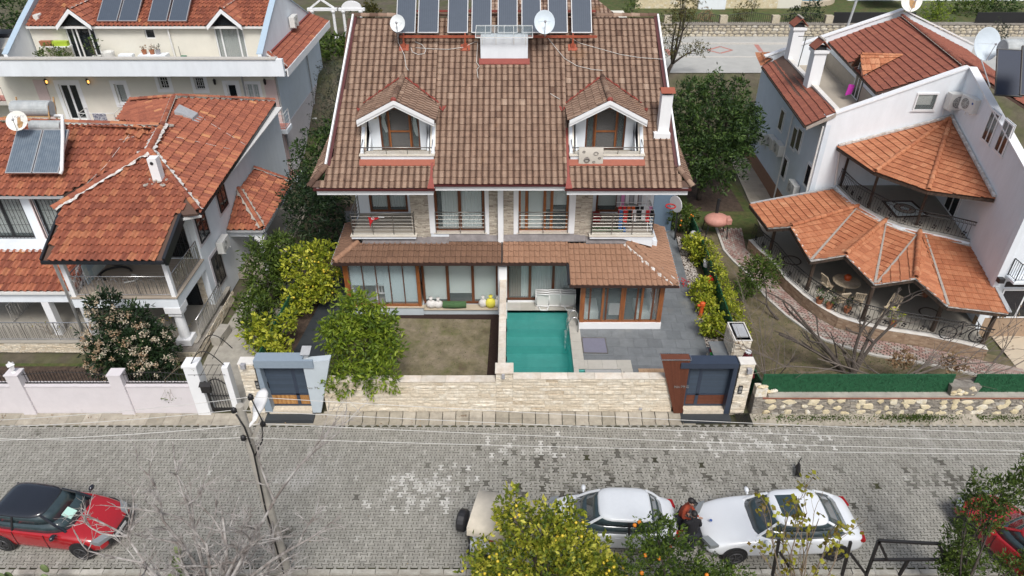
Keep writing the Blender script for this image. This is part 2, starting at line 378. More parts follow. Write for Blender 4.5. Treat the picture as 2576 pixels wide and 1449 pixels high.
mk('pool_sheet',(.02,.22,.30),.1,var=.1)
mk('maroon_bright',(.22,.012,.016),.4,var=.06)
# ------------------------------------------------------------------ tiled roofs
def vset(me,tint):
 at = me.attributes.get('tint') or me.attributes.new('tint','FLOAT','FACE'); at.data.foreach_set('value',tint)
PROFILES = {   # (across 0..1, height), per-strip tint offset
 'barrel': ([0,.08,.22,.36,.5,.62,.80,1.0],[0,.045,.085,.092,.060,.008,-.006,0],[0,0,0,0,0,0,0]),
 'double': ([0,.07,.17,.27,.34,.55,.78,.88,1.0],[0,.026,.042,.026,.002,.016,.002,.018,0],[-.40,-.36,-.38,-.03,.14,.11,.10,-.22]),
 'roman': ([0,.10,.26,.42,.52,.75,1.0],[0,.028,.044,.028,.003,.006,0],[0,0,0,0,0,0]),
 'flat': ([0,.06,.22,.38,.54,.70,1.0],[.012,.026,.008,.022,.006,.012,.012],[0,0,0,0,0,0]),
}
def tile_arrays(prof,tw,tl,lift=.05,lap=1.10):
 lift = {'double': .046,'barrel': .07}.get(prof,lift); xs,hs,ts = PROFILES[prof]; n = len(xs); v = []
 for x,h in zip(xs,hs): v.append((x * tw,0,h + lift))          # front edge, top
 for x,h in zip(xs,hs): v.append((x * tw,tl * lap,h + .004))   # tail, tucked under the next course
 for x,h in zip(xs,hs): v.append((x * tw,0,h + lift - .03))    # front edge, underside
 f = [[i,i + 1,n + i + 1,n + i] for i in range(n - 1)] + [[2 * n + i,2 * n + i + 1,i + 1,i] for i in range(n - 1)]
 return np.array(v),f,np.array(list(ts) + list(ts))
TILEMESH = {}
def tile_meshes(prof,tw,tl,mat,k=8,spread=.33,mid=.55):
 key = (prof,tw,tl,mat)
 if key not in TILEMESH:
  v,f,t = tile_arrays(prof,tw,tl); L = []
  for i in range(k):
   me = bpy.data.meshes.new('roof_tile'); me.from_pydata(v.tolist(),[],f)
   vset(me,np.clip(t + mid + spread * (2 * i / (k - 1) - 1),0,1)); me.materials.append(MATS[mat]); L.append(me)
  TILEMESH[key] = L
 return TILEMESH[key]
def inpoly(p,poly):
 x,y = p; c = False; n = len(poly)
 for i in range(n):
  x1,y1 = poly[i]; x2,y2 = poly[(i + 1) % n]
  if (y1 > y) != (y2 > y) and x < (x2 - x1) * (y - y1) / (y2 - y1) + x1: c = not c
 return c
def tile_roof(parent,pts,mat,prof='barrel',tw=.25,tl=.34,parts=0,holes=(),thick=.10,slab='underlay',eave_over=.06,spread=.33,mid=.55,
              name='roof',outlier=.06,auto=False,noslab=False):
 pts = [Vc(p) for p in pts]; O = pts[0]; a = (pts[1] - pts[0]).normalized()
 n = a.cross(pts[2] - pts[0]); n = n.normalized()
 if n.z < 0: n = -n
 if auto: a = Vc((0,0,1)).cross(n).normalized()
 b = n.cross(a)
 if b.z < 0: a = -a; b = n.cross(a)
 q2 = lambda p: ((p - O).dot(a),(p - O).dot(b)); poly = [q2(p) for p in pts]; hp = [[q2(Vc(p)) for p in h] for h in holes]
 mb = MB(); mb.prism([p - n * .015 for p in (pts if not noslab else [pts[0],pts[1],pts[1] + b * .3,pts[0] + b * .3])],-n * thick); roof = mb.build(name,slab,parent)
 xs = [p[0] for p in poly]; ys = [p[1] for p in poly]; x0,x1,y0,y1 = min(xs),max(xs),min(ys),max(ys)
 nc = int(math.ceil((x1 - x0) / tw)); nr = int(math.ceil((y1 - y0) / tl))
 V,F,T = tile_arrays(prof,tw,tl); meshes = tile_meshes(prof,tw,tl,mat,spread=spread,mid=mid)
 M3 = np.array([[a.x,b.x,n.x],[a.y,b.y,n.y],[a.z,b.z,n.z]]); On = np.array(O)
 full = []; part = []
 for j in range(nr):
  for i in range(nc):
   ax,by = x0 + i * tw,y0 + j * tl - eave_over
   cs = [(ax + .01,by + .07),(ax + tw - .01,by + .07),(ax + tw - .01,by + tl),(ax + .01,by + tl)]
   k = sum(inpoly(c,poly) for c in cs); ctr = (ax + tw / 2,by + tl / 2)
   if any(inpoly(ctr,h) for h in hp): continue
   if k == 4: full.append((ax,by))
   elif k or inpoly(ctr,poly): part.append((ax,by))
 cp = np.array((0,0,CH))
 full.sort(key=lambda c: np.linalg.norm(On + M3 @ np.array([c[0],c[1],0]) - cp))
 rot = Matrix(M3.tolist()).to_4x4()
 for (ax,by) in full[:parts]:
  p = O + a * (ax + ru(-.006,.006)) + b * (by + ru(-.012,.012))
  o = bpy.data.objects.new('roof_tile',random.choice(meshes)); COL.objects.link(o)
  M = MT(p) @ rot @ MR(ru(-.02,.02),4,'Z'); o.matrix_basis = M; o.parent = roof
 def bulk(lst,clip):
  if not lst: return
  k = len(V); vs = np.concatenate([V + np.array([c[0] + ru(-.006,.006),c[1] + ru(-.012,.012),ru(0,.006)]) for c in lst])
  ws = vs @ M3.T + On; fs = []; ts = []
  for q in range(len(lst)):
   fs += [[i + q * k for i in f] for f in F]
   r = ru(-spread,spread) + (random.choice((-.3,.45)) if rd() < outlier else 0); ts.append(np.clip(T + mid + r,0,1))
  me = bpy.data.meshes.new('roof_tiles'); me.from_pydata(ws.tolist(),[],fs); vset(me,np.concatenate(ts))
  if clip:
   bm = bmesh.new(); bm.from_mesh(me); m = len(pts); cen = sum(pts,Vc()) / m
   for i in range(m):
    e = pts[(i + 1) % m] - pts[i]; no = e.cross(n).normalized()
    if (cen - pts[i]).dot(no) > 0: no = -no
    off = .09 if i == 0 else .0
    bmesh.ops.bisect_plane(bm,geom=list(bm.verts) + list(bm.edges) + list(bm.faces),plane_co=pts[i] + no * off,plane_no=no,clear_outer=True)
   bm.to_mesh(me); bm.free()
  return me
 A = bulk(full[parts:],False); B = bulk(part,True)
 if A and B:
  bm = bmesh.new(); bm.from_mesh(A); bm.from_mesh(B); bm.to_mesh(A); bm.free()
 A = A or B
 if A: link('roof_tiles',A,mat,roof,kind='stuff')
 return roof
CAPM = {}
def ridge(parent,p,q,mat,r=.11,ln=.36,lift=.03,name='ridge_tile',bed=None,mid=.5):
 p,q = Vc(p),Vc(q); d = q - p; L = d.length; d = d.normalized(); n = max(1,int(round(L / ln))); s = L / n
 key = (mat,round(r,3),round(s,2))
 if key not in CAPM:
  lst = []
  for k in range(5):
   mb = MB(); mb.ti = min(1,max(0,mid + (k - 2) * .17)); m = 8
   for j in range(m):
    t0,t1 = math.pi * j / m,math.pi * (j + 1) / m
    P = lambda t,y,rr: (math.cos(t) * rr,y,math.sin(t) * rr)
    mb.add([P(t0,-.03,r * 1.12),P(t1,-.03,r * 1.12),P(t1,s,r * .92),P(t0,s,r * .92)],[[0,1,2,3]])
    mb.add([P(t0,-.03,r * 1.12),P(t1,-.03,r * 1.12),P(t1,-.03,r * .9),P(t0,-.03,r * .9)],[[0,1,2,3]])
   me = mb.mesh('ridge_tile'); me.materials.append(MATS[mat]); lst.append(me)
  CAPM[key] = lst
 x = d.cross(Vc((0,0,1))).normalized(); z = x.cross(d)
 rot = Matrix(((x.x,d.x,z.x),(x.y,d.y,z.y),(x.z,d.z,z.z))).to_4x4()
 for i in range(n):
  M = MT(p + d * (s * i) + z * lift) @ rot
  link(name,random.choice(CAPM[key]),None,parent,M=None).matrix_basis = M
 if bed:
  mb = MB(); prof = []; k = max(3,int(L / .12)); lo = []; hi = []
  for i in range(k + 1):
   w = r * ru(1.1,2.5) if bed[1] else r * 1.25
   c = p + d * (L * i / k); lo.append(c - x * w - z * (w * .40 - .10)); hi.append(c + x * (r * ru(1.1,2.3) if bed[1] else r * 1.25) - z * (w * .40 - .10))
  mids = [p + d * (L * i / k) + z * (r * .45 + lift) for i in range(k + 1)]
  mb.add(lo + mids + hi,[[i,i + 1,k + 2 + i,k + 1 + i] for i in range(k)] + [[k + 1 + i,k + 2 + i,2 * k + 3 + i,2 * k + 2 + i] for i in range(k)])
  mb.build('mortar_bed',bed[0],parent)
# ------------------------------------------------------------------ plants
def leafcloud(cen,rad,n,size,drop=.3,lump=None,hollow=.35,cluster=7,aspect=2.2,updir=.5):
 rng = np.random; V = []; T = []; cnt = 0
 vol = np.array([r[0] * r[1] * r[2] for r in rad]) ** (2 / 3); vol = vol / vol.sum()
 ncl = max(1,n // cluster)
 for q in range(ncl):
  k = rng.choice(len(cen),p=vol); d = rng.normal(size=3); d /= np.linalg.norm(d)
  rr = (hollow ** 3 + (1 - hollow ** 3) * rng.rand()) ** (1 / 3) * (1 + rng.normal() * .10)
  c = np.array(cen[k]) + d * rr * np.array(rad[k])
  if c[2] < .05: continue
  tone = np.clip(.47 + .30 * rng.normal(),0,1); ax = d * .8 + np.array([0,0,updir]) + rng.normal(size=3) * .45; ax /= np.linalg.norm(ax)
  for j in range(cluster):
   l = size * rng.uniform(.7,1.25); w = l / aspect / 2
   dr = ax + rng.normal(size=3) * .75; dr /= np.linalg.norm(dr); dr[2] -= drop * rng.rand(); dr /= np.linalg.norm(dr)
   s = np.cross(dr,rng.normal(size=3)); s /= np.linalg.norm(s) + 1e-9
   up = np.cross(s,dr)
   b = c + rng.normal(size=3) * size * .35
   V += [b,b + dr * l * .5 + s * w + up * w * .25,b + dr * l,b + dr * l * .5 - s * w + up * w * .25]; T.append(np.clip(tone + rng.normal() * .16,0,1))
 return V,T
def leafobj(name,V,T,mat,parent):
 n = len(T); me = bpy.data.meshes.new(name)
 me.from_pydata([tuple(p) for p in V],[],[[4 * i,4 * i + 1,4 * i + 2,4 * i + 3] for i in range(n)]); vset(me,T)
 return link(name,me,mat,parent)
def limb(mb,p,q,r0,r1,bend=.08,n=5,k=6):
 p,q = Vc(p),Vc(q); L = (q - p).length; o = Vc((ru(-1,1),ru(-1,1),ru(-.3,.6))) * bend * L
 pts = [p.lerp(q,i / n) + o * math.sin(math.pi * i / n) for i in range(n + 1)]
 mb.tube(pts,[lerp(r0,r1,i / n) for i in range(n + 1)],k); return pts
def tree(name,label,cat,base,lobes,nleaf,size,mat,bark='bark_dark',tr=.10,group=None,drop=.3,hollow=.35,cluster=7,aspect=2.2,fruit=None,updir=.5,twigs=2,extra=None):
 base = Vc(base); t = thing(name,label,cat,base,group=group)
 tb = MB(); cz = min(l[2] for l in lobes); c = sum((Vc(l[:3]) for l in lobes),Vc()) / len(lobes)
 fork = base.lerp(Vc((c.x,c.y,max(base.z + .3,cz))),.45); limb(tb,base,fork,tr,tr * .75,.05)
 for l in lobes:
  lc = Vc(l[:3]); pts = limb(tb,fork,lc,tr * .6,tr * .22,.1)
  for w in range(twigs):
   d = Vc((random.gauss(0,1),random.gauss(0,1),random.gauss(.3,.8))).normalized()
   limb(tb,pts[3],lc + Vc((d.x * l[3],d.y * l[4],d.z * l[5])) * .85,tr * .25,tr * .07,.12,4,5)
 tb.build('trunk',bark,t,smooth=True)
 V,T = leafcloud([l[:3] for l in lobes],[l[3:6] for l in lobes],nleaf,size,drop,None,hollow,cluster,aspect,updir)
 leafobj('crown',V,T,mat,t)
 if fruit:
  fm,fn,fr = fruit; mb = MB(); mb.ball((0,0,0),fr,8,6); me = mb.mesh('fruit'); me.materials.append(MATS[fm]); me.polygons.foreach_set('use_smooth',[True] * len(me.polygons))
  for i in range(fn):
   l = random.choice(lobes); d = Vc((random.gauss(0,1),random.gauss(0,1),random.gauss(.4,.8))).normalized()
   if d.y > .35: d.y = -d.y
   o = link('fruit',me,None,t); o.matrix_basis = MT(Vc(l[:3]) + Vc((d.x * l[3],d.y * l[4],d.z * l[5])) * .97)
 return t
# ------------------------------------------------------------------ windows, rails and small fittings (all built on a wall line)
class Wall:
 def __init__(w,a,b,out):
  w.a = Vc((a[0],a[1],0)); w.d = (Vc((b[0],b[1],0)) - w.a).normalized(); n = Vc((-w.d.y,w.d.x,0))
  w.n = n if n.dot(Vc((out[0],out[1],0))) > 0 else -n; w.len = (Vc((b[0],b[1],0)) - w.a).length
 def P(w,s,z,o=0.0): return w.a + w.d * s + w.n * o + Vc((0,0,z))
 def S(w,u,v,o=0.0):     # photo point on this wall -> (s, z)
  p = PL(u,v,w.a + w.n * o,w.n); return (p - w.a).dot(w.d),p.z
 def slab(w,mb,s0,s1,z0,z1,o0,o1):
  P = w.P; return mb.hexa([P(s0,z0,o0),P(s1,z0,o0),P(s1,z0,o1),P(s0,z0,o1)],[P(s0,z1,o0),P(s1,z1,o0),P(s1,z1,o1),P(s0,z1,o1)])
 def bar(w,mb,p,q,o,t): return mb.bar(w.P(p[0],p[1],o),w.P(q[0],q[1],o),t)
def wall_with_holes(w,mb,s0,s1,z0,z1,holes,th=.25,o=0.0):
 ss = sorted({s0,s1,*[h[0] for h in holes],*[h[1] for h in holes]}); ss = [s for s in ss if s0 <= s <= s1]
 for a,b in zip(ss,ss[1:]):
  m = (a + b) / 2; hs = sorted([h for h in holes if h[0] < m < h[1]],key=lambda h: h[2]); z = z0
  for h in hs:
   if h[2] > z + 1e-4: w.slab(mb,a,b,z,h[2],o - th,o)
   z = max(z,h[3])
  if z < z1 - 1e-4: w.slab(mb,a,b,z,z1,o - th,o)
def window(w,parent,s0,s1,z0,z1,frame='upvc',cols=1,rows=1,o=-.12,fw=.06,gl='glass',back=None,back_z=0.0,sill=None,bars=None,depth=.07,surround=None,split=None):
 if o > 0: o,depth = .07,.04
 fb = MB(); w.slab(fb,s0,s0 + fw,z0,z1,o - depth,o); w.slab(fb,s1 - fw,s1,z0,z1,o - depth,o)
 w.slab(fb,s0 + fw,s1 - fw,z0,z0 + fw,o - depth,o); w.slab(fb,s0 + fw,s1 - fw,z1 - fw,z1,o - depth,o)
 xs = [s0 + (s1 - s0) * (k / cols) for k in range(1,cols)] if not split else [s0 + (s1 - s0) * k for k in split]
 for s in xs: w.slab(fb,s - fw * .6,s + fw * .6,z0 + fw,z1 - fw,o - depth * .9,o - .004)
 for k in range(1,rows):
  z = z0 + (z1 - z0) * k / rows; w.slab(fb,s0 + fw,s1 - fw,z - fw * .4,z + fw * .4,o - depth * .8,o - .01)
 f = fb.build('window',frame,parent)
 edges = [s0 + fw] + xs + [s1 - fw]
 for a,b in zip(edges,edges[1:]):
  pb = MB(); w.slab(pb,a + .005,b - .005,z0 + fw,z1 - fw,o - depth * .6,o - depth * .45); pb.build('pane',gl,f)
 ib = MB(); D = .9 if o <= 0 else .015     # the room behind: a closed dark box
 P = w.P; s_,e_ = s0 - .02,s1 + .02; zz0,zz1 = z0 - .02,z1 + .02; oi = o - depth - .01
 ib.poly([P(s_,zz0,oi - D),P(e_,zz0,oi - D),P(e_,zz1,oi - D),P(s_,zz1,oi - D)])
 ib.poly([P(s_,zz0,oi),P(s_,zz0,oi - D),P(s_,zz1,oi - D),P(s_,zz1,oi)]); ib.poly([P(e_,zz0,oi),P(e_,zz0,oi - D),P(e_,zz1,oi - D),P(e_,zz1,oi)])
 ib.poly([P(s_,zz1,oi),P(e_,zz1,oi),P(e_,zz1,oi - D),P(s_,zz1,oi - D)]); ib.poly([P(s_,zz0,oi),P(e_,zz0,oi),P(e_,zz0,oi - D),P(s_,zz0,oi - D)])
 ib.build('room','interior_dark',f,fix=False)
 for bk in (back or []):    # (from, to fraction, material, bottom fraction, wavy)
  cb = MB(); a = lerp(s0 + fw,s1 - fw,bk[0]); b = lerp(s0 + fw,s1 - fw,bk[1]); zb = lerp(z0 + fw,z1 - fw,bk[3]); k = max(2,int((b - a) / .035)) if bk[4] else 1
  vs = []; oo = o - depth - (.06 if o <= 0 else .004)
  for i in range(k + 1):
   s = lerp(a,b,i / k); off = oo + ((.04 if o <= 0 else .002) * math.sin(i * 1.9 + a * 7) + ru(-.002,.002) if bk[4] else 0); vs += [P(s,zb,off),P(s,z1 - fw * .5,off)]
  cb.add(vs,[[2 * i,2 * i + 2,2 * i + 3,2 * i + 1] for i in range(k)]); cb.build('curtain' if bk[4] else 'blind',bk[2],f,fix=False,smooth=bool(bk[4]))
 if sill:
  sb = MB(); w.slab(sb,s0 - .08,s1 + .08,z0 - .05,z0 + .004,o - .0,.06); sb.build('sill',sill,f)
 if surround:
  sb = MB(); sw = surround[1]; e = .02
  for q in ((s0 - sw,s0,z0 - sw,z1 + sw),(s1,s1 + sw,z0 - sw,z1 + sw),(s0,s1,z1,z1 + sw),(s0,s1,z0 - sw,z0)): w.slab(sb,*q,0.0,e)
  sb.build('surround',surround[0],f)
 if bars:
  gb = MB(); n = max(2,int((s1 - s0) / bars[1])); oo = .03
  for i in range(n + 1): gb.bar(P(lerp(s0,s1,i / n),z0,oo),P(lerp(s0,s1,i / n),z1,oo),.016)
  for z in (z0 + .02,lerp(z0,z1,.35),lerp(z0,z1,.72),z1 - .02): gb.bar(P(s0,z,oo),P(s1,z,oo),.016)
  for i in range(n):
   if i % 2 == 0: gb.tube([P(lerp(s0,s1,(i + .5) / n) + .05 * math.cos(q),lerp(z0,z1,.53) + .07 * math.sin(q),oo) for q in np.linspace(0,2 * math.pi,9)[:-1]],.008,4,closed=True)
  gb.build('window_bars',bars[0],f)
 return f
def rail(parent,pts,h,mat,post_every=.9,rows=5,tr=.022,hr=.010,top=True,name='railing',bal=None,pname='post'):
 pts = [Vc(p) for p in pts]; up = Vc((0,0,1)); tb = MB(); tb.tube([p + up * h for p in pts],tr,7)
 o = tb.build(name,mat,parent,smooth=True)
 for a,b in zip(pts,pts[1:]):
  L = (b - a).length; n = max(1,int(round(L / post_every)))
  for i in range(n + 1):
   p = a.lerp(b,i / n); pb = MB(); pb.tube([p,p + up * h],tr * .9,6); pb.build(pname,mat,o)
  if bal:
   k = max(1,int(L / bal))
   for i in range(1,k):
    p = a.lerp(b,i / k); pb = MB(); pb.tube([p + up * .06,p + up * (h - .01)],hr,5); pb.build('baluster',mat,o)
   lb = MB(); lb.tube([a + up * .07,b + up * .07],hr * 1.2,5); lb.build('bottom_rail',mat,o)
  else:
   for r in range(rows):
    z = h * (r + .5) / (rows + .3); rb = MB(); rb.tube([a + up * z,b + up * z],hr,5); rb.build('rod',mat,o)
 return o
def ac_unit(p,rz,label,mat='ac_white',s=1.0,logo=False):
 t = thing('air_conditioner',label,'air conditioner',p,rz,group='air conditioner units on the outside walls',local=True)
 b = MB(); b.box(-.42 * s,.42 * s,-.36 * s,-.06 * s,0,.58 * s); b.build('casing',mat,t,bevel=.012)
 f = MB(); c = Vc((-.10 * s,-.365 * s,.29 * s))
 for r in (.22,.16,.10,.05): f.tube([c + Vc((r * s * math.cos(q),0,r * s * math.sin(q))) for q in np.linspace(0,2 * math.pi,15)[:-1]],.008 * s,4,closed=True)
 for q in range(6): f.bar(c,c + Vc((.22 * s * math.cos(q * 1.047),0,.22 * s * math.sin(q * 1.047))),.008 * s)
 f.build('fan_guard',mat,t)
 g = MB(); g.lathe((0,0,0),[(.225 * s,0),(.225 * s,.004)],18,M=MT(c + Vc((0,.001,0))) @ MR(R(90),4,'X')); g.build('fan_opening','ac_grille',t)
 k = MB()
 for x in (-.3 * s,.3 * s): k.box(x - .015,x + .015,-.38 * s,0,-.05,-.004); k.box(x - .015,x + .015,-.025,0,-.3 * s,-.051)
 k.build('bracket','white_metal',t)
 if logo:
  l = MB(); l.lathe((0,0,0),[(.05 * s,0),(.05 * s,.004)],12,M=MT((.28 * s,-.3605 * s,.40 * s)) @ MR(R(90),4,'X')); l.build('emblem','label_blue',t)
 return t
def dish(p,yaw,tilt,r,label,mat='dish_white',pole=None,rust=False,sq=1.0):
 p = Vc(p); t = thing('satellite_dish',label,'satellite dish',p if pole is None else Vc(pole),group='satellite dishes on the roofs')
 M = MT(p) @ MR(yaw,4,'Z') @ MR(R(90) - tilt,4,'X')
 prof = [(.001,.0)] + [(r * k / 6,.28 * r * (k / 6) ** 2) for k in range(1,7)]; b = MB()
 prof2 = prof + [(r * 1.02,.28 * r + .004),(r * 1.0,.28 * r - .02)] + [(r * k / 6,.28 * r * (k / 6) ** 2 - .02) for k in range(5,0,-1)] + [(.001,-.02)]
 b.lathe((0,0,0),prof2,24,M=M @ Matrix.Scale(sq,4,(0,1,0))); b.build('reflector',mat,t,smooth=True)
 a = MB(); f = M @ Vc((0,-.1 * r,.95 * r)); a.tube([M @ Vc((0,-r * .98 * sq,.26 * r)),f],.016,6); a.tube([M @ Vc((r * .6,r * .1,.12 * r)),f],.006,4); a.tube([M @ Vc((-r * .6,r * .1,.12 * r)),f],.006,4); a.build('feed_arm','alu',t)
 h = MB(); h.ball(f,.055,8,6); h.build('receiver','grey_cloth',t)
 if pole is not None:
  q = MB(); q.tube([Vc(pole),Vc((p.x,p.y + .12,p.z - r * .6)),p + Vc((0,.06,0))],.028,7); q.build('mast','zinc',t)
 if rust:
  s = MB(); pts = []
  for k in range(14):
   x = lerp(-.1,.45,(math.sin(k * 2.4) + 1) / 2) * r * (1 if k % 2 else .5); y = lerp(.55,-.8,k / 13) * r; pts.append((x,y))
  lo = [(-.02 * r,.5 * r),(-.08 * r,.1 * r),(-.05 * r,-.4 * r),(.12 * r,-.75 * r)]; hi = [(.22 * r,.45 * r),(.26 * r,.05 * r),(.50 * r,-.1 * r),(.42 * r,-.62 * r)]
  W = lambda q: M @ Vc((q[0],q[1],.28 * (q[0] ** 2 + q[1] ** 2) / r + .012)); n = 4
  s.add([W(q) for q in lo] + [W(q) for q in hi],[[i,i + 1,n + i + 1,n + i] for i in range(n - 1)]); s.build('rust_stain','rust',t)
 return t
def cable(pts,r,label,mat='cable_white',sag=0.0,name='cable',cat='cable',n=10,group=None):
 P = [Vc(p) for p in pts]; out = []
 for a,b in zip(P,P[1:]):
  for i in range(n): t = i / n; out.append(a.lerp(b,t) - Vc((0,0,sag * 4 * t * (1 - t))))
 out.append(P[-1]); m = MB(); m.tube(out,r,5); return tag(m.build(name,mat,None,smooth=True),label,cat,group)
# ------------------------------------------------------------------ setting: ground, street, gardens
def struct(name,mb,m,fix=True): return mb.build(name,m,None,kind='structure',fix=fix)
def sheet(name,pts,z,m):
 mb = MB(); mb.poly([(p[0],p[1],z) for p in pts]); return struct(name,mb,m)
YW = 19.6                       # street face of the garden walls
# far ground: flat gardens, a bank behind the houses, then the upper street's level
gb = MB(); ys = [-20,42,44,50.5,62,300]; zs = [-.06,-.06,.0,3.40,3.40,12]
for i in range(5): gb.poly([(-300,ys[i],zs[i]),(300,ys[i],zs[i]),(300,ys[i + 1],zs[i + 1]),(-300,ys[i + 1],zs[i + 1])])
# the pool basin is a real hole in the ground
POOL = (-.24,2.52,19.95,26.2); JAC = (2.72,4.45,19.95,22.1)
gb2 = MB()
def holed(mb,x0,x1,y0,y1,z,holes):
 xs = sorted({x0,x1,*[h[0] for h in holes],*[h[1] for h in holes]}); ys_ = sorted({y0,y1,*[h[2] for h in holes],*[h[3] for h in holes]})
 for a,b in zip(xs,xs[1:]):
  for c,d in zip(ys_,ys_[1:]):
   m = ((a + b) / 2,(c + d) / 2)
   if not any(h[0] < m[0] < h[1] and h[2] < m[1] < h[3] for h in holes): mb.poly([(a,c,z),(b,c,z),(b,d,z),(a,d,z)])
gb.v = gb.v[4:]; gb.f = [[i - 4 for i in f] for f in gb.f[1:]]; gb.t = gb.t[1:]; gb.m = gb.m[1:]
holed(gb,-300,300,-20,42,-.06,[POOL,JAC])
struct('ground',gb,'earth')
# street bed, pavers one by one near the camera
RX0,RX1,RY0,RY1 = -22.0,22.5,12.92,19.02
rb = MB(); rb.poly([(RX0 - 20,RY0,-.03),(RX1 + 20,RY0,-.03),(RX1 + 20,RY1,-.03),(RX0 - 20,RY1,-.03)]); road = struct('street',rb,'joint_dirt')
def paver_arrays(p=.160,l=.232,th=.05,gap=.013):
 w,n,q = p * .5 + .028,p * .5 - .028,l * .5 - gap * .45; w -= gap * .6; n -= gap * .6; k = l * .295; k2 = l * .205
 o = [(-w,-q),(w,-q),(w,-k),(n,-k2),(n,k2),(w,k),(w,q),(-w,q),(-w,k),(-n,k2),(-n,-k2),(-w,-k)]
 b = .006; V = [(x * (1 - b / w),y * (1 - b / q),th) for x,y in o] + [(x,y,th - .008) for x,y in o]; m = 12
 F = [list(range(m))] + [[i + m,(i + 1) % m + m,(i + 1) % m,i] for i in range(m)]
 return np.array(V),F
PVV,PVF = paver_arrays(); PM = []
for i in range(8):
 me = bpy.data.meshes.new('paver'); me.from_pydata(PVV.tolist(),[],PVF); vset(me,[i / 7] * len(PVF)); me.materials.append(MATS['paver_grey']); PM.append(me)
spots = []; px,pl = .160,.232
i0 = 0; x = RX0
while x < RX1:
 y = RY0 + .10 + (pl / 2 if i0 % 2 else 0)
 while y < RY1 - .05:
  # only what the photograph can show, plus a metre round it
  lim = .7236 * (y * .829 + 19 * .559) + 1.2
  if abs(x) < lim: spots.append((x,y))
  y += pl
 x += px; i0 += 1
rng = np.random.RandomState(3)
def rough(x,y):   # settled, rougher patches in the middle of the street
 return math.exp(-((x - 2.6) ** 2 / 14 + (y - 16.3) ** 2 / 2.6)) + .5 * math.exp(-((x - 9) ** 2 / 8 + (y - 16) ** 2 / 1.5))
spots.sort(key=lambda c: c[0] ** 2 + c[1] ** 2)
VS = []; FS = []; TS = []; k = len(PVV); cnt = 0
for n_,(x,y) in enumerate(spots):
 r = rough(x,y); pale = max(math.exp(-((x + 2.9) ** 2 / 2.4 + (y - 16.1) ** 2 / .5)),.8 * math.exp(-((x - 8.2) ** 2 / 5 + (y - 18.2) ** 2 / .3)),.6 * math.exp(-((x - .5) ** 2 / 1.6 + (y - 17.9) ** 2 / .3))); dark = math.exp(-((x - 15.2) ** 2 / 1.2 + (y - 16.4) ** 2 / .35)) + .35 * r
 if rng.rand() < .012 * r: continue            # a few broken-out pavers
 dz = rng.normal() * (.0025 + .006 * r); a = rng.normal() * (.012 + .07 * r); tl = rng.normal(size=2) * (.006 + .03 * r); t = .52 + rng.normal() * .10; t = rng.uniform(.75,1) if rng.rand() < pale * .8 else (rng.uniform(0,.2) if rng.rand() < dark * .55 else t); t = float(np.clip(t,0,1))
 if cnt < 300:
  o = link('paver',PM[int(t * 7.99)],None,road); o.matrix_basis = MT((x,y,dz - .05)) @ MR(a,4,'Z') @ MR(tl[0],4,'X')
 else:
  c,s = math.cos(a),math.sin(a); v = PVV.copy(); v[:,0],v[:,1] = PVV[:,0] * c - PVV[:,1] * s,PVV[:,0] * s + PVV[:,1] * c
  v[:,2] += v[:,0] * tl[0] + v[:,1] * tl[1] + dz - .05; b = len(VS) * k; VS.append(v + np.array([x,y,0])); FS += [[i + b for i in f] for f in PVF]; TS += [t] * len(PVF)
 cnt += 1
me = bpy.data.meshes.new('pavers'); me.from_pydata(np.concatenate(VS).tolist(),[],FS); vset(me,TS); link('pavers',me,'paver_grey',road,kind='stuff')
# stone gutter along the walls: one stone after the other
gut = MB(); gut.poly([(-42,19.0,-.034),(42,19.0,-.034),(42,YW + .1,-.034),(-42,YW + .1,-.034)]); gutter = struct('street_gutter',gut,'joint_dirt')
gm = []
for i in range(5):
 m_ = MB(); m_.ti = i / 4; L = .47
 m_.prism([(0,.0,0),(0,.24,.0),(0,.27,.10),(0,.50,.16),(0,.56,.16),(0,.56,-.03),(0,0,-.03)],(L,0,0)); me = m_.mesh('gutter_stone'); me.materials.append(MATS['gutter_stone']); gm.append(me)
gm2 = []
for i in range(5):
 m_ = MB(); m_.ti = i / 4; m_.prism([(0,0,-.03),(0,.56,-.03),(0,.56,.075),(0,.32,.02),(0,0,.006)],(.60,0,0)); me = m_.mesh('gutter_stone'); me.materials.append(MATS['gutter_stone']); gm2.append(me)
x = -7.1
while x < 6.6: link('gutter_stone',random.choice(gm),None,gutter,M=MT((x,19.03,ru(-.01,.006)))); x += .50
x = -21.0
while x < -7.3: link('gutter_stone',random.choice(gm2),None,gutter,M=MT((x,19.02,ru(-.01,.004)))); x += .61
x = 9.0
while x < 20.5: link('gutter_stone',random.choice(gm2),None,gutter,M=MT((x,19.0,ru(-.015,.002)))); x += .61
# near edge: kerb stones, then planted soil
kb = MB(); kb.box(-42,42,12.70,12.90,-.05,.035); kerb = struct('kerb',kb,'wall_core')
KM = []
for i in range(5):
 m_ = MB(); m_.ti = i / 4; m_.box(0,.66,0,.15,0,.11); me = m_.mesh('kerb_stone'); me.materials.append(MATS['kerb_stone']); KM.append(me)
x = -17.0
while x < 17: link('kerb_stone',random.choice(KM),None,kerb,M=MT((x,12.755,ru(-.02,.0))) @ MR(ru(-.02,.02),4,'Z')); x += .68
sb = MB(); n = 60
vs = [(lerp(-40,40,i / n),yy,zz + ru(-.03,.03)) for yy,zz in ((12.72,.0),(12.3,.05),(11.4,.10),(4,.1)) for i in range(n + 1)]
sb.add(vs,[[r * (n + 1) + i,r * (n + 1) + i + 1,(r + 1) * (n + 1) + i + 1,(r + 1) * (n + 1) + i] for r in range(3) for i in range(n)]); struct('planting_soil',sb,'soil')
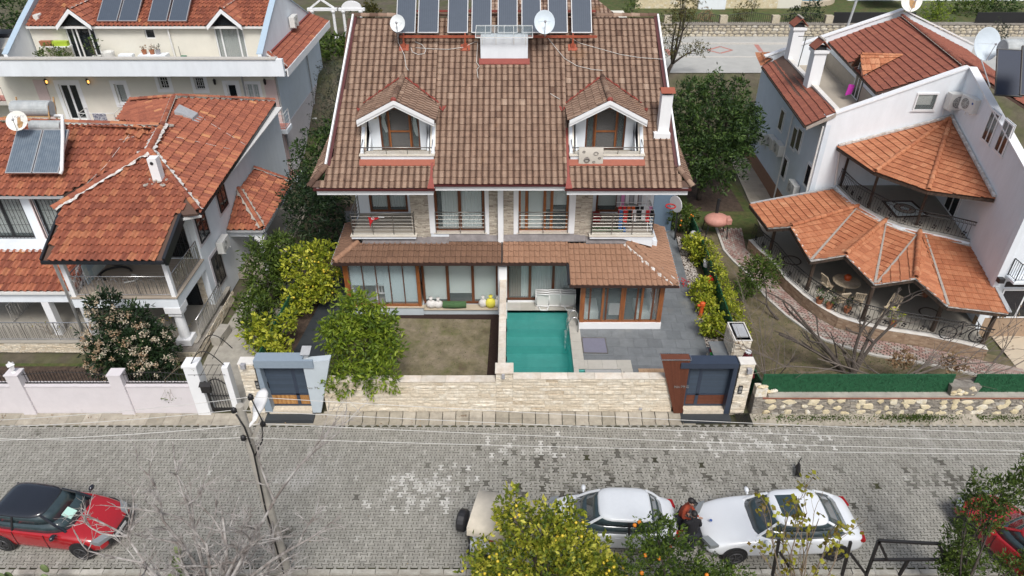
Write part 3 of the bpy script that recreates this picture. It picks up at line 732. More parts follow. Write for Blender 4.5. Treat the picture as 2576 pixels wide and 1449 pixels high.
# ---- main plot
sheet('lawn',[(-6.9,19.9),(-.5,19.9),(-.5,26.4),(-7.4,26.4)],.012,'dry_lawn')
mbb = MB(); mbb.poly([(-1.05,20.0,.022),(-.49,20.0,.022),(-.49,25.9,.022),(-.95,25.9,.022)]); mbb.poly([(-7.3,25.75,.020),(-.96,25.6,.020),(-.5,25.905,.020),(-.5,26.3,.020),(-7.3,26.3,.020)]); struct('flower_bed',mbb,'soil_mulch')
def slabs(name,piece,poly,ang,tw,tl,z,mat,base,gap=.008,stagger=0.0,th=.02,holes=(),parts=300,kinds=8,jit=.002):
 mb = MB(); mb.poly([(p[0],p[1],z - th) for p in poly]); fl = struct(name,mb,base)
 c,s = math.cos(ang),math.sin(ang); loc = [(p[0] * c + p[1] * s,-p[0] * s + p[1] * c) for p in poly]
 x0,x1 = min(p[0] for p in loc),max(p[0] for p in loc); y0,y1 = min(p[1] for p in loc),max(p[1] for p in loc)
 MS = []
 for i in range(kinds):
  m_ = MB(); m_.ti = i / (kinds - 1); g = gap / 2; m_.box(g,tw - g,g,tl - g,-th * .9,0); me = m_.mesh(piece); me.materials.append(MATS[mat]); MS.append(me)
 rot = MR(ang,4,'Z'); full = []; part = []; r = 0; y = y0
 while y < y1:
  x = x0 - (stagger * tw if r % 2 else 0)
  while x < x1:
   kk = sum(inpoly(q,loc) for q in ((x + .01,y + .01),(x + tw - .01,y + .01),(x + tw - .01,y + tl - .01),(x + .01,y + tl - .01)))
   W = rot @ Vc((x + tw / 2,y + tl / 2,z))
   if not any(inpoly((W.x,W.y),h) for h in holes):
    if kk == 4: full.append((x,y))
    elif kk or inpoly((x + tw / 2,y + tl / 2),loc): part.append((x,y))
   x += tw
  y += tl; r += 1
 full.sort(key=lambda q: (rot @ Vc((q[0],q[1],0))).length)
 for q in full[:parts]:
  o = link(piece,random.choice(MS),None,fl); o.matrix_basis = rot @ MT((q[0],q[1],z + ru(-jit,jit)))
 rest = MB()
 for q in full[parts:]:
  rest.ti = rd(); g = gap / 2; rest.hexa(*[[rot @ Vc((q[0] + a,q[1] + b,zz + ru(0,jit))) for a,b in ((g,g),(tw - g,g),(tw - g,tl - g),(g,tl - g))] for zz in (z - th * .9,z)])
 if rest.v: rest.build(piece + 's',mat,fl,kind='stuff')
 cl = MB()
 for q in part:
  cl.ti = rd(); g = gap / 2; cl.poly([rot @ Vc((q[0] + a,q[1] + b,z)) for a,b in ((g,g),(tw - g,g),(tw - g,tl - g),(g,tl - g))])
 if cl.v:
  me = cl.mesh('cut_' + piece); bm = bmesh.new(); bm.from_mesh(me); cx = sum(p[0] for p in poly) / len(poly); cy = sum(p[1] for p in poly) / len(poly)
  for i in range(len(poly)):
   a,b = Vc((*poly[i][:2],0)),Vc((*poly[(i + 1) % len(poly)][:2],0)); e = b - a; no = Vc((e.y,-e.x,0)).normalized()
   if (Vc((cx,cy,0)) - a).dot(no) > 0: no = -no
   bmesh.ops.bisect_plane(bm,geom=list(bm.verts) + list(bm.edges) + list(bm.faces),plane_co=a,plane_no=no,clear_outer=True)
  bmesh.ops.recalc_face_normals(bm,faces=bm.faces)
  for f in bm.faces:
   if f.normal.z < 0: f.normal_flip()
  bm.to_mesh(me); bm.free(); link('cut_' + piece,me,mat,fl,kind='stuff')
 return fl
PZ = .10
g2 = lambda u,v,z=PZ: G(u,v,z)[:2]
pB = g2(1728,703); slabs('side_passage','passage_slab',[(6.42,pB[1]),pB,g2(1690,560),(6.42,34)],R(-2),.60,.60,PZ,'slab_grey','grout',stagger=.5)
slabs('patio','patio_slab',[(2.98,20.0),(8.05,20.0),g2(1786,902),pB,(2.98,pB[1])],R(-2),.60,.60,PZ,'slab_grey','grout',stagger=.5,
      holes=[[(2.0,19),(4.55,19),(4.55,22.2),(2.0,22.2)]])
slabs('dark_path','path_slab',[g2(733,896,.05),g2(838,900,.05),(-7.55,25.9),(-7.35,36),(-9.6,36),g2(870,640,.05)],R(2),.62,.95,.05,'slab_dark','grout_dark',stagger=.0,gap=.012)
# pool: basin of tiles, water, pale coping slabs
pb = MB(); x0,x1,y0,y1 = POOL; D = -1.35
pb.poly([(x0,y0,D),(x1,y0,D),(x1,y1 - 1.35,D),(x0,y1 - 1.35,D)])
pb.box(x0,x1,y1 - 1.35,y1 - .7,D - .2,-.9); pb.box(x0,x1,y1 - .7,y1,D - .2,-.45)
for a,b in (((x0,y0),(x0,y1)),((x0,y1),(x1,y1)),((x1,y1),(x1,y0)),((x1,y0),(x0,y0))): pb.poly([(a[0],a[1],D),(b[0],b[1],D),(b[0],b[1],.09),(a[0],a[1],.09)])
j0,j1,k0,k1 = JAC
pb.poly([(j0,k0,-.6),(j1,k0,-.6),(j1,k1,-.6),(j0,k1,-.6)])
for a,b in (((j0,k0),(j0,k1)),((j0,k1),(j1,k1)),((j1,k1),(j1,k0)),((j1,k0),(j0,k0))): pb.poly([(a[0],a[1],-.6),(b[0],b[1],-.6),(b[0],b[1],.09),(a[0],a[1],.09)])
pb.box(2.72,3.25,21.2,22.09,-.6,-.15)
basin = struct('pool_basin',pb,'pool_tile',fix=False)
# large pool tiles laid on the floor
for i in range(3):
 for j in range(5):
  t_ = MB(); t_.ti = rd(); w_,h_ = (x1 - x0) / 3,(y1 - 1.35 - y0) / 5; t_.box(x0 + i * w_ + .015,x0 + (i + 1) * w_ - .015,y0 + j * h_ + .015,y0 + (j + 1) * h_ - .015,D,D + .012); t_.build('pool_tile','pool_tile',basin)
m = bpy.data.materials.new('pool_water'); m.use_nodes = True; MATS['pool_water'] = m
N = m.node_tree.nodes; B = N['Principled BSDF']; B.inputs['Base Color'].default_value = (.016,.215,.19,1); B.inputs['Roughness'].default_value = .04; B.inputs['Alpha'].default_value = .48; B.inputs['Specular IOR Level'].default_value = .5
nz = N.new('ShaderNodeTexNoise'); nz.inputs['Scale'].default_value = 1.4; bp = N.new('ShaderNodeBump'); bp.inputs['Strength'].default_value = .06; m.node_tree.links.new(nz.outputs[0],bp.inputs['Height']); m.node_tree.links.new(bp.outputs[0],B.inputs['Normal'])
w_ = MB(); w_.poly([(x0,y0,-.02),(x1,y0,-.02),(x1,y1,-.02),(x0,y1,-.02)]); struct('pool_water',w_,'pool_water')
w_ = MB(); w_.poly([(j0,k0,-.0),(j1,k0,-.0),(j1,k1,-.0),(j0,k1,-.0)]); struct('plunge_pool_water',w_,'pool_water')
dk = MB(); dk.box(-.24,2.9,26.2,26.95,-.05,.085); deck = struct('pool_deck',dk,'grout')
def deckslab(q0,q1,q2,q3,z=.118):
 m_ = MB(); m_.ti = rd(); m_.prism([(q[0],q[1],z - .05) for q in (q0,q1,q2,q3)],(0,0,.05)); m_.build('deck_slab','pool_edge',deck)
n = 5
for i in range(n): deckslab((lerp(-.24,2.97,i / n) + .004,26.20),(lerp(-.24,2.97,(i + 1) / n) - .004,26.20),(lerp(-.24,2.97,(i + 1) / n) - .004,27.0),(lerp(-.24,2.97,i / n) + .004,27.0))
n = 7
for i in range(n): a,b = lerp(22.18,26.2,i / n) + .004,lerp(22.18,26.2,(i + 1) / n) - .004; deckslab((2.52,a),(2.98,a),(2.98,b),(2.52,b))
for i in range(4): a,b = lerp(2.52,4.92,i / 4) + .004,lerp(2.52,4.92,(i + 1) / 4) - .004; deckslab((a,22.1),(b,22.1),(b,22.66 if i else 22.17),(a,22.66 if i else 22.17)) if i else deckslab((a,22.1),(b,22.1),(b,22.176),(a,22.176))
deckslab((2.984,22.18),(3.116,22.18),(3.116,22.66),(2.984,22.66))
for i in range(3): a,b = lerp(19.95,22.1,i / 3) + .004,lerp(19.95,22.1,(i + 1) / 3) - .004; deckslab((4.45,a),(4.92,a),(4.92,b),(4.45,b)); deckslab((2.522,a),(2.718,a),(2.718,b),(2.522,b))
# pebble strip on the right of the patio
pbp = [g2(1786,902),g2(1728,703),g2(1694,560),(9.25,33),(9.05,25.5),(8.75,22.9)]
mbp = MB(); mbp.poly([(p[0],p[1],.03) for p in pbp]); ps = struct('pebble_strip',mbp,'soil')
st = MB(); n = 0
while n < 2600:
 x,y = ru(7.6,9.3),ru(21.2,33)
 if not inpoly((x,y),pbp): continue
 st.ti = rd(); r = ru(.022,.045); st.ball((x,y,.05),r,5,3,(1,ru(.6,1),.6),.2); n += 1
st.build('pebbles','pebble',ps,kind='stuff')
# left neighbour's ground, right neighbour's lawn, path and yards
sheet('left_garden',[(-24,19.8),(-10.2,19.8),(-10.2,22.6),(-24,22.6)],-.02,'lawn_green')
sheet('left_flower_bed',[(-24,21.0),(-13.9,21.0),(-13.9,22.4),(-24,22.4)],-.008,'soil')
sheet('left_side_path',[(-12.6,19.8),(-10.15,19.8),(-9.95,23.2),(-10.8,31),(-12.4,31),(-12.8,23)],.004,'concrete')
sheet('left_side_bed',[(-10.1,19.9),(-9.3,19.9),(-9.2,23.2),(-8.6,30),(-8.6,37),(-10.6,37),(-9.9,23.2)],-.004,'soil')
sheet('right_lawn',[(9.2,19.9),(22,19.9),(22,22.5),(18,24),(13,30),(12,35),(9.6,35)],-.012,'lawn_dull')
sheet('right_side_lawn',[G(1760,575)[:2],(13.0,32.6),(13.8,35),(13.6,47),(9.6,47),(9.7,33)],-.006,'lawn_green')
sheet('right_side_soil',[(10.4,36),(13.3,36),(13.2,44),(10.2,44)],.0,'soil')
# ------------------------------------------------------------------ the semi-detached house in the middle
H = thing('semi_detached_house','wide white semi-detached house with brown tiled roof, two dormers and two garden rooms','house',(-.4,27,0))
PN = Vc((0,-math.sin(R(35)),math.cos(R(35)))); PP = Vc((0,25.4,6.65))
Pm = lambda u,v: PL(u,v,PP,PN)
def RP(x,y): return Vc((x,y,6.65 + (y - 25.4) * math.tan(R(35))))       # point on the front roof slope
RIDY = 32.3; XL,XR = -7.35,6.55
DORM = [(-6.13,-3.07),(2.27,5.34)]; AZ,EZ,FY = 9.66,8.86,26.85
cutouts = []
for a,b in DORM:
 m = (a + b) / 2; cutouts.append([RP(a + .12,26.45),RP(b - .12,26.45),RP(b - .05,28.5),RP(m,29.6),RP(a + .05,28.5)])
cutouts.append([RP(-1.34,30.40),RP(.68,30.40),RP(.68,31.4),RP(-1.34,31.4)])
roof = tile_roof(H,[RP(-3.2,25.56),RP(2.24,25.56),RP(2.24,RIDY),RP(-3.2,RIDY)],'tile_brown','double',.25,.31,130,holes=cutouts,thick=.14,name='roof_slope',spread=.10,outlier=.03)
r1 = tile_roof(H,[RP(-7.9,25.42),RP(-3.2,25.42),RP(-3.2,RIDY),RP(-6.87,RIDY),RP(-7.40,26.2)],'tile_brown','double',.25,.31,85,holes=cutouts,thick=.14,name='roof_slope',spread=.10,outlier=.03,noslab=True)
r2 = tile_roof(H,[RP(2.24,25.42),RP(7.1,25.42),RP(6.60,26.1),RP(6.31,RIDY),RP(2.24,RIDY)],'tile_brown','double',.25,.31,85,holes=cutouts,thick=.14,name='roof_slope',spread=.10,outlier=.03,noslab=True)
mb = MB(); mb.prism([RP(-6.9,RIDY + .02),RP(6.3,RIDY + .02),Vc((6.6,39.0,6.9)),Vc((-7.4,39.0,6.9))],(0,0,-.14)); mb.build('rear_roof_slope','tile_brown',H)
ridge(H,RP(-6.95,RIDY + .05),RP(6.38,RIDY + .05),'tile_brown',.12,.38,.04)
for (x0,x1),(da,db) in (((-7.2,-3.2),DORM[0]),((2.24,6.4),DORM[1])):     # roof deck round the dormer openings
 for q in ((x0,x1,25.6,26.42),(x0,da + .15,26.42,28.6),(db - .15,x1,26.42,28.6),(x0,x1,28.6,RIDY)):
  m_ = MB(); m_.prism([RP(q[0],q[2]) - PN * .02,RP(q[1],q[2]) - PN * .02,RP(q[1],q[3]) - PN * .02,RP(q[0],q[3]) - PN * .02],(0,0,-.12)); m_.build('roof_deck','underlay',H)
# side skirt roofs
sl = tile_roof(H,[G(838,330,6.6),G(778,469,6.6),Vc((-7.40,26.25,7.22)),Vc((-7.40,31.2,7.24))],'tile_brown','double',.25,.31,0,name='skirt_roof',spread=.12)
sr = tile_roof(H,[G(1742,469,6.6),G(1690,330,6.6),Vc((6.62,31.2,7.24)),Vc((6.62,26.15,7.2))],'tile_brown','double',.25,.31,0,name='skirt_roof',spread=.12)
ridge(H,G(779,469,6.66),RP(-7.38,26.22),'tile_brown',.115,.38,.03,mid=.35); ridge(H,G(1741,469,6.66),RP(6.62,26.12),'tile_brown',.115,.38,.03,mid=.35)
# verges: white capping with a maroon flashing inside
for sx,q in ((-1,(822,420)),(1,(1702,428))):
 p0 = RP(-6.93 if sx < 0 else 6.36,RIDY); p1 = RP(-7.42,26.15) if sx < 0 else RP(6.66,26.1); v = MB()
 v.bar(p0 + Vc((0,0,.10)),p1 + Vc((0,0,.10)),.07,.20); v.build('verge_capping','white_paint',H)
 v = MB(); off = Vc((-sx * .10,0,.075)); v.bar(p0 + off,p1 + off,.12,.03); v.build('verge_flashing','gutter_maroon',H)
# red flashing strips beside the middle slope
for x in (-3.2,2.24):
 v = MB(); v.bar(RP(x,25.35) + Vc((0,0,.07)),RP(x,27.6) + Vc((0,0,.07)),.10,.04); v.hexa([RP(x - .14,25.3) + Vc((0,0,.07)),RP(x + .14,25.3) + Vc((0,0,.07)),RP(x + .05,25.75) + Vc((0,0,.07)),RP(x - .05,25.75) + Vc((0,0,.07))],[RP(x - .14,25.3) + Vc((0,0,.1)),RP(x + .14,25.3) + Vc((0,0,.1)),RP(x + .05,25.75) + Vc((0,0,.1)),RP(x - .05,25.75) + Vc((0,0,.1))]); v.build('valley_flashing','flashing_red',H)
# fascia, gutters, soffit
for x0,x1,y in ((-7.75,-3.13,25.42),(-3.13,2.18,25.58),(2.18,6.98,25.42)):
 z = 6.65 + (y - 25.4) * .7; v = MB(); v.box(x0,x1,y,y + .12,z - .34,z - .06); v.build('fascia','white_paint',H)
 v = MB(); v.prism([(x0 - .1,y - .13,z - .05),(x0 - .1,y - .12,z - .12),(x0 - .1,y - .005,z - .12),(x0 - .1,y - .005,z - .05)],(x1 - x0 + .2,0,0)); v.build('gutter','gutter_maroon',H)
 v = MB(); v.box(x0,x1,y + .12,28.7,z - .36,z - .30); v.build('soffit','soffit',H)
for x0,x1 in ((-7.75,-7.05),(6.4,6.98)): v = MB(); v.box(x0,x1,25.54,38.6,6.27,6.33); v.build('soffit','soffit',H)
# --- upper storey walls
WC = Wall((-8,26.9),(8,26.9),(0,-1)); WB = Wall((-8,28.7),(8,28.7),(0,-1)); xs = lambda x: x + 8
up = MB(); WIN = []
def opening(w,u0,u1,v1,z1):
 s0,z0 = w.S(u0,v1); s1,_ = w.S(u1,v1); return (s0,s1,z0,z1)
WL = opening(WC,1097,1221,584,6.05); WR = opening(WC,1304,1428,584,6.05)
cl,cr = WC.S(1037,560)[0],WC.S(1487,560)[0]
wall_with_holes(WC,up,cl,cr,3.3,6.3,[WL,WR],th=.25)
DL = opening(WB,932,1028,536,6.0); DR = opening(WB,1497,1604,540,6.0)
DL = (DL[0],DL[1],3.80,6.0); DR = (DR[0],DR[1],3.80,6.0)
wall_with_holes(WB,up,xs(-7.05),cl,3.3,6.3,[DL],th=.25)
wall_with_holes(WB,up,cr,xs(6.4),3.3,6.3,[DR],th=.25)
up.box(-8 + cl,-8 + cl + .25,27.15,28.45,3.3,6.3); up.box(-8 + cr - .25,-8 + cr,27.15,28.45,3.3,6.3)
up.box(-7.05,-6.8,28.95,38.4,0,7.2); up.box(6.15,6.4,28.95,38.4,0,7.1); up.box(-6.8,6.15,38.2,38.4,0,6.6)
up.prism([(-6.86,28.8,7.2),(-6.86,32.3,11.3),(-6.86,38.2,7.2)],(.15,0,0)); up.prism([(6.12,28.8,7.2),(6.12,32.3,11.3),(6.12,38.2,7.2)],(.15,0,0))
up.build('wall','white_render',H)
window(WC,H,*WL,'wood_brown',cols=2,fw=.11,o=-.06,gl='glass_clear',back=[(.10,.50,'curtain_white',.03,1),(.52,.98,'curtain_white',.03,1)],sill='marble')
window(WC,H,*WR,'wood_orange',fw=.10,o=-.06,split=[.16,.52,.66],gl='glass_clear',back=[(0,.15,'curtain_white',.02,0),(.17,.51,'blind_mint',.02,0),(.53,.66,'curtain_grey',.45,0),(.67,1,'curtain_white',.55,0)],sill='marble')
window(WB,H,*DL,'wood_brown',cols=2,fw=.10,o=-.06,gl='glass_clear',back=[(.0,.48,'curtain_white',.05,1),(.52,1,'curtain_white',.05,1)])
window(WB,H,*DR,'wood_brown',cols=2,fw=.10,o=-.06,gl='glass_clear',back=[(.0,.48,'blind_mint',.08,0),(.52,1,'curtain_grey',.05,0)])
for k in range(5):      # striped blind slats in the right-hand window
 z = lerp(WR[2] + .9,WR[3] - .15,k / 4.0); v = MB(); WC.slab(v,lerp(WR[0],WR[1],.68),WR[1] - .12,z,z + .06,-.30,-.27); v.build('blind_slat','curtain_grey',H)
# white trims, ledge-stone panels, party-wall downpipe
def trimcol(u0,u1,vb,o=.05):
 s0,z0 = WC.S(u0,vb); s1 = WC.S(u1,vb)[0]; v = MB(); WC.slab(v,s0,s1,z0,6.3,0.0,o); v.build('pilaster','white_paint',H)
for q in ((1083,1097,586),(1222,1231,588),(1292,1304,588),(1429,1444,586)): trimcol(*q)
def ledge(w,s0,s1,z0,z1,parent,hz=.055,mat='ledge_stone',o=0.0):
 m_ = MB(); z = z0
 while z < z1 - .01:
  h = min(ru(.6,1.3) * hz,z1 - z); s = s0
  while s < s1 - .005:
   L = min(ru(.08,.32),s1 - s); L = s1 - s if s1 - s - L < .05 else L; m_.ti = min(1,max(0,random.gauss(.55,.22)))
   w.slab(m_,s,s + L - .004,z,z + h - .004,o,o + ru(.012,.045)); s += L
  z += h
 m_.build('ledge_stones',mat,parent,kind='stuff',fix=False)
for u0,u1 in ((1037,1083),(1231,1254),(1267,1292),(1444,1487)):
 s0,s1 = WC.S(u0,570)[0],WC.S(u1,570)[0]; ledge(WC,s0,s1,3.45,6.28,H)
v = MB(); v.box(-.60,-.37,26.62,26.84,3.0,6.3); v.build('downpipe','white_paint',H)
v = MB(); v.box(-.62,-.35,26.50,26.80,2.98,3.35); v.build('pipe_shoe','gutter_brown',H)
# juliet rails in front of the middle windows
for Wd in (WL,WR):
 s0,s1 = Wd[0] + .02,Wd[1] - .02; z = Wd[2] + .02; rail(H,[WC.P(s0,z,.09),WC.P(s1,z,.09)],1.0,'steel_rail',post_every=.85,rows=5,tr=.022,hr=.011,name='window_rail')
# balconies
def balcony(xa,xb,yf,zf):
 b = MB(); b.box(xa,xb,yf,28.68,zf - .16,zf - .03); b.build('balcony_slab','white_render',H)
 b = MB(); b.box(xa - .04,xb + .04,yf - .05,yf + .24,zf - .029,zf + .012); b.build('balcony_edging','marble',H)
 b = MB(); b.box(xa,xb,yf + .241,28.67,zf - .028,zf + .004); b.build('balcony_floor','slab_beige',H)
BLX0,BLX1 = Y(884,590,26.62).x,Y(1046,590,26.62).x; BRX0,BRX1 = Y(1484,594,26.62).x,Y(1643,594,26.62).x; BZ = 3.78
balcony(BLX0,BLX1,26.6,BZ); balcony(BRX0,BRX1,26.6,BZ)
rail(H,[(BLX0 + .05,28.4,BZ),(BLX0 + .05,26.68,BZ),(BLX1 - .06,26.68,BZ),(BLX1 - .06,26.9,BZ)],1.02,'steel_rail',post_every=1.0,rows=6,tr=.026,hr=.012,name='balcony_railing')
rail(H,[(BRX0 + .06,26.9,BZ),(BRX0 + .06,26.68,BZ),(BRX1 - .05,26.68,BZ),(BRX1 - .05,28.4,BZ)],1.02,'steel_rail',post_every=1.0,rows=6,tr=.026,hr=.012,name='balcony_railing')
v = MB(); v.prism([(BRX1 - 1.3,26.62,BZ - .17),(BRX1,26.62,BZ - .17),(BRX1,26.62,BZ - .56),(BRX1 - 1.3,26.62,BZ - .18)],(0,1.6,0)); v.build('balcony_haunch','white_render',H)
# --- low roofs over the ground floor
LY,LZ,LS = 25.6,3.05,.323
def LP(x,y): return Vc((x,y,LZ + (y - LY) * LS))
LN = Vc((0,-LS,1)).normalized(); Lm = lambda u,v: PL(u,v,LP(0,LY),LN)
a,b,c = Lm(838,662),Lm(903,601),Lm(1254,660)
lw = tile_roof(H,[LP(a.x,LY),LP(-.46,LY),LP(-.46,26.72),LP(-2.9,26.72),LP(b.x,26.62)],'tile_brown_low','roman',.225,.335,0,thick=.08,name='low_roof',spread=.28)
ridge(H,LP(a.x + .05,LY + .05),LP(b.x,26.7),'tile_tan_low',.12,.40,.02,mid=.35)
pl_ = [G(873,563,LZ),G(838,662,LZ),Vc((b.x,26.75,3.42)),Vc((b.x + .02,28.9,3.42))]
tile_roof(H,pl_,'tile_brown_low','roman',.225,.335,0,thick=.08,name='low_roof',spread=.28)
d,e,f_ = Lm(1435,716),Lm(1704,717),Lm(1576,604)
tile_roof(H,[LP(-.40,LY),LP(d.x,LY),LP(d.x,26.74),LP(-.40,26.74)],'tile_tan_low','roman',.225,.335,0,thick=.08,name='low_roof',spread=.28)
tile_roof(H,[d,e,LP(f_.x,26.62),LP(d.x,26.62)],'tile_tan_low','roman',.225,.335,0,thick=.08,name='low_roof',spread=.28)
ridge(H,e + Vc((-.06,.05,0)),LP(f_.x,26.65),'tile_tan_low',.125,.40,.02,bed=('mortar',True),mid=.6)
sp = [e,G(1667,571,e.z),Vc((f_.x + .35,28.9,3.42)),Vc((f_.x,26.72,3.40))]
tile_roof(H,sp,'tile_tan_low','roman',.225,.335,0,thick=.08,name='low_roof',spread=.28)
v = MB(); v.prism([LP(-6.5,26.55) + Vc((0,0,.05)),LP(-2.75,26.55) + Vc((0,0,.05)),LP(-2.75,26.9) + Vc((0,0,.07)),LP(-6.5,26.9) + Vc((0,0,.07))],(0,0,.03))
v.prism([LP(-2.74,26.66) + Vc((0,0,.06)),LP(-.62,26.66) + Vc((0,0,.06)),LP(-.62,26.9) + Vc((0,0,.20)),LP(-2.74,26.9) + Vc((0,0,.20))],(0,0,.03))
v.prism([LP(-.35,26.66) + Vc((0,0,.06)),LP(3.2,26.66) + Vc((0,0,.06)),LP(3.2,26.9) + Vc((0,0,.20)),LP(-.35,26.9) + Vc((0,0,.20))],(0,0,.03))
v.prism([LP(3.21,26.55) + Vc((0,0,.05)),LP(f_.x,26.55) + Vc((0,0,.05)),LP(f_.x,26.9) + Vc((0,0,.07)),LP(3.21,26.9) + Vc((0,0,.07))],(0,0,.03)); v.build('lead_flashing','flashing_grey',H)
def gut(p,q,m='gutter_brown'): v = MB(); v.bar(Vc(p) + Vc((0,0,-.03)),Vc(q) + Vc((0,0,-.03)),.11,.10); v.build('gutter',m,H)
gut(LP(a.x - .03,LY - .07),LP(d.x,LY - .07)); gut(d + Vc((-.05,-.07,0)),e + Vc((.05,-.07,0))); gut(d + Vc((-.06,0,.03)),LP(d.x - .06,LY),'gutter_black')
gut(G(873,563,LZ) + Vc((-.05,0,0)),G(838,662,LZ) + Vc((-.05,0,0)),'zinc'); gut(sp[1] + Vc((.05,0,0)),e + Vc((.05,0,0)),'zinc')
v = MB(); v.bar(LP(-.43,LY - .1) + Vc((0,0,.05)),LP(-.43,26.8) + Vc((0,0,.05)),.05,.05); v.build('party_flashing','gutter_black',H)
# --- ground floor
gw = MB(); gw.box(-7.3,-7.1,26.3,38,0,3.1); gw.box(6.2,6.4,27.0,38,0,3.3); gw.box(-.62,-.25,25.95,38,0,3.05); gw.box(-7.3,-.62,27.9,28.0,0,3.2); gw.box(-.25,6.2,28.6,28.7,0,3.2); gw.build('ground_floor_wall','white_render',H)
gf = MB(); gf.box(-7.36,-4.0,25.95,27.9,0,.44); gf.box(-3.99,-.63,26.0,27.9,0,.30); gf.build('plinth','pale_panel',H)
gf = MB(); gf.box(-3.98,-.63,25.93,26.35,.30,.33); gf.box(-7.42,-3.95,25.90,26.1,.44,.47); gf.build('plinth_capping','slab_cream',H)
gf = MB(); gf.box(-7.2,-4.05,26.1,27.9,.44,.46); gf.build('garden_room_floor','interior_floor',H)
WS = Wall((-8,26.0),(8,26.0),(0,-1))
t = 2.92
v = MB(); WS.slab(v,xs(-7.38),xs(-7.16),.47,t,-.2,.02); WS.slab(v,xs(-4.20),xs(-4.06),.47,t,-.2,.02); v.build('corner_post','wood_orange',H)
v = MB(); WS.slab(v,xs(-7.16),xs(-4.2),.47,.56,-.14,0); WS.slab(v,xs(-7.16),xs(-4.2),t - .1,t,-.14,0); v.build('garden_room_rail','wood_orange',H)
g_us = [880,921,966,1008,1057]
edges = [xs(-7.16)] + [xs(-7.16) + (2.96) * k / 5 for k in range(1,5)] + [xs(-4.2)]
for i,(s0,s1) in enumerate(zip(edges,edges[1:])):
 v = MB(); WS.slab(v,s0 + .012,s1 - .012,.56,t - .1,-.08,-.07); v.build('glass_panel','glass_clear',H)
 v = MB(); WS.slab(v,s1 - .02,s1 + .012,.56,t - .1,-.09,-.05); v.build('glass_edge','wood_brown',H)
 v = MB(); zb = 1.5 if i < 3 else .62; WS.slab(v,s0 + .02,(s1 - .02) if i != 2 else lerp(s0,s1,.45),zb,t - .1,-.17,-.15); v.build('roller_blind','blind_blue',H)
 if i == 2: v = MB(); WS.slab(v,lerp(s0,s1,.47),s1 - .02,.62,t - .1,-.165,-.145); v.build('roller_blind','blind_blue',H)
WS2 = Wall((-8,26.42),(8,26.42),(0,-1))
def picture(w,p,s0,s1,z0,z1,n,mat,fr,back,o=0.0): return window(w,p,s0,s1,z0,z1,fr,cols=n,fw=.10,o=o,gl='glass_clear',back=back)
picture(WS2,H,xs(-4.02),xs(-.62),.33,2.95,3,None,'wood_brown',[(0,.32,'blind_mint',.02,0),(.345,.655,'blind_mint',.16,0),(.68,1,'blind_mint',.02,0)])
WS3 = Wall((-8,26.98),(8,26.98),(0,-1))
picture(WS3,H,xs(-.25),xs(2.95),.14,2.9,3,None,'wood_brown',[(.01,.19,'curtain_beige',.0,1),(.19,.31,'curtain_white',0,1),(.34,.66,'curtain_white',.0,1),(.68,1,'curtain_white',0,1)],o=.0)
v = MB(); v.box(-.2,2.6,26.80,26.9,.12,.17); v.build('threshold','white_paint',H)
# right garden room, glazed all round with furniture inside
RX0_,RX1_,RYF = 2.93,6.50,24.85
v = MB(); v.box(RX0_ - .02,RX1_ + .02,RYF - .05,RYF + .15,.10,.42); v.box(RX1_ - .15,RX1_ + .02,RYF + .151,27.5,.10,.42); v.build('garden_room_plinth','white_paint',H)
v = MB(); v.box(RX0_,RX1_ - .16,RYF + .16,28.5,.10,.125); v.build('garden_room_floor','slab_dark',H)
WR_ = Wall((0,RYF),(8,RYF),(0,-1))
for s0,s1 in ((RX0_,RX0_ + .20),(RX1_ - .20,RX1_)): v = MB(); WR_.slab(v,s0,s1,.42,2.68,-.2,.0); v.build('corner_post','wood_orange',H)
v = MB(); WR_.slab(v,RX0_ + .2,RX1_ - .2,.42,.48,-.16,-.02); WR_.slab(v,RX0_ + .2,RX1_ - .2,2.56,2.68,-.16,-.02); v.build('garden_room_rail','wood_orange',H)
fr = [.07,.245,.30,.50,.535,.71,.775,.93]
for i,q in enumerate(fr):
 s = lerp(RX0_ + .2,RX1_ - .2,q); v = MB(); wdt = .05 if i in (1,3,4,6) else .035; WR_.slab(v,s - wdt,s + wdt,.48,2.56,-.12,-.03 if i in (1,3,4,6) else -.07); v.build('mullion','wood_orange' if i in (1,3,4,6) else 'wood_brown',H)
v = MB(); WR_.slab(v,RX0_ + .21,RX1_ - .21,.48,2.56,-.10,-.095); v.build('glass_panel','glass_clear',H)
v = MB(); WR_.slab(v,RX0_ + .22,RX1_ - .22,2.22,2.56,-.20,-.19); v.build('roller_blind','curtain_grey',H)
v = MB(); v.box(RX1_ - .14,RX1_ - .04,RYF + .2,27.3,.42,.48); v.box(RX1_ - .14,RX1_ - .04,RYF + .2,27.3,2.56,2.68); v.build('garden_room_rail','wood_orange',H)
v = MB(); v.box(RX1_ - .1,RX1_ - .095,RYF + .2,27.3,.48,2.56); v.build('glass_panel','glass_clear',H)
for y in (25.7,26.6,27.3): v = MB(); v.box(RX1_ - .15,RX1_ - .03,y - .05,y + .05,.48,2.56); v.build('mullion','wood_orange',H)
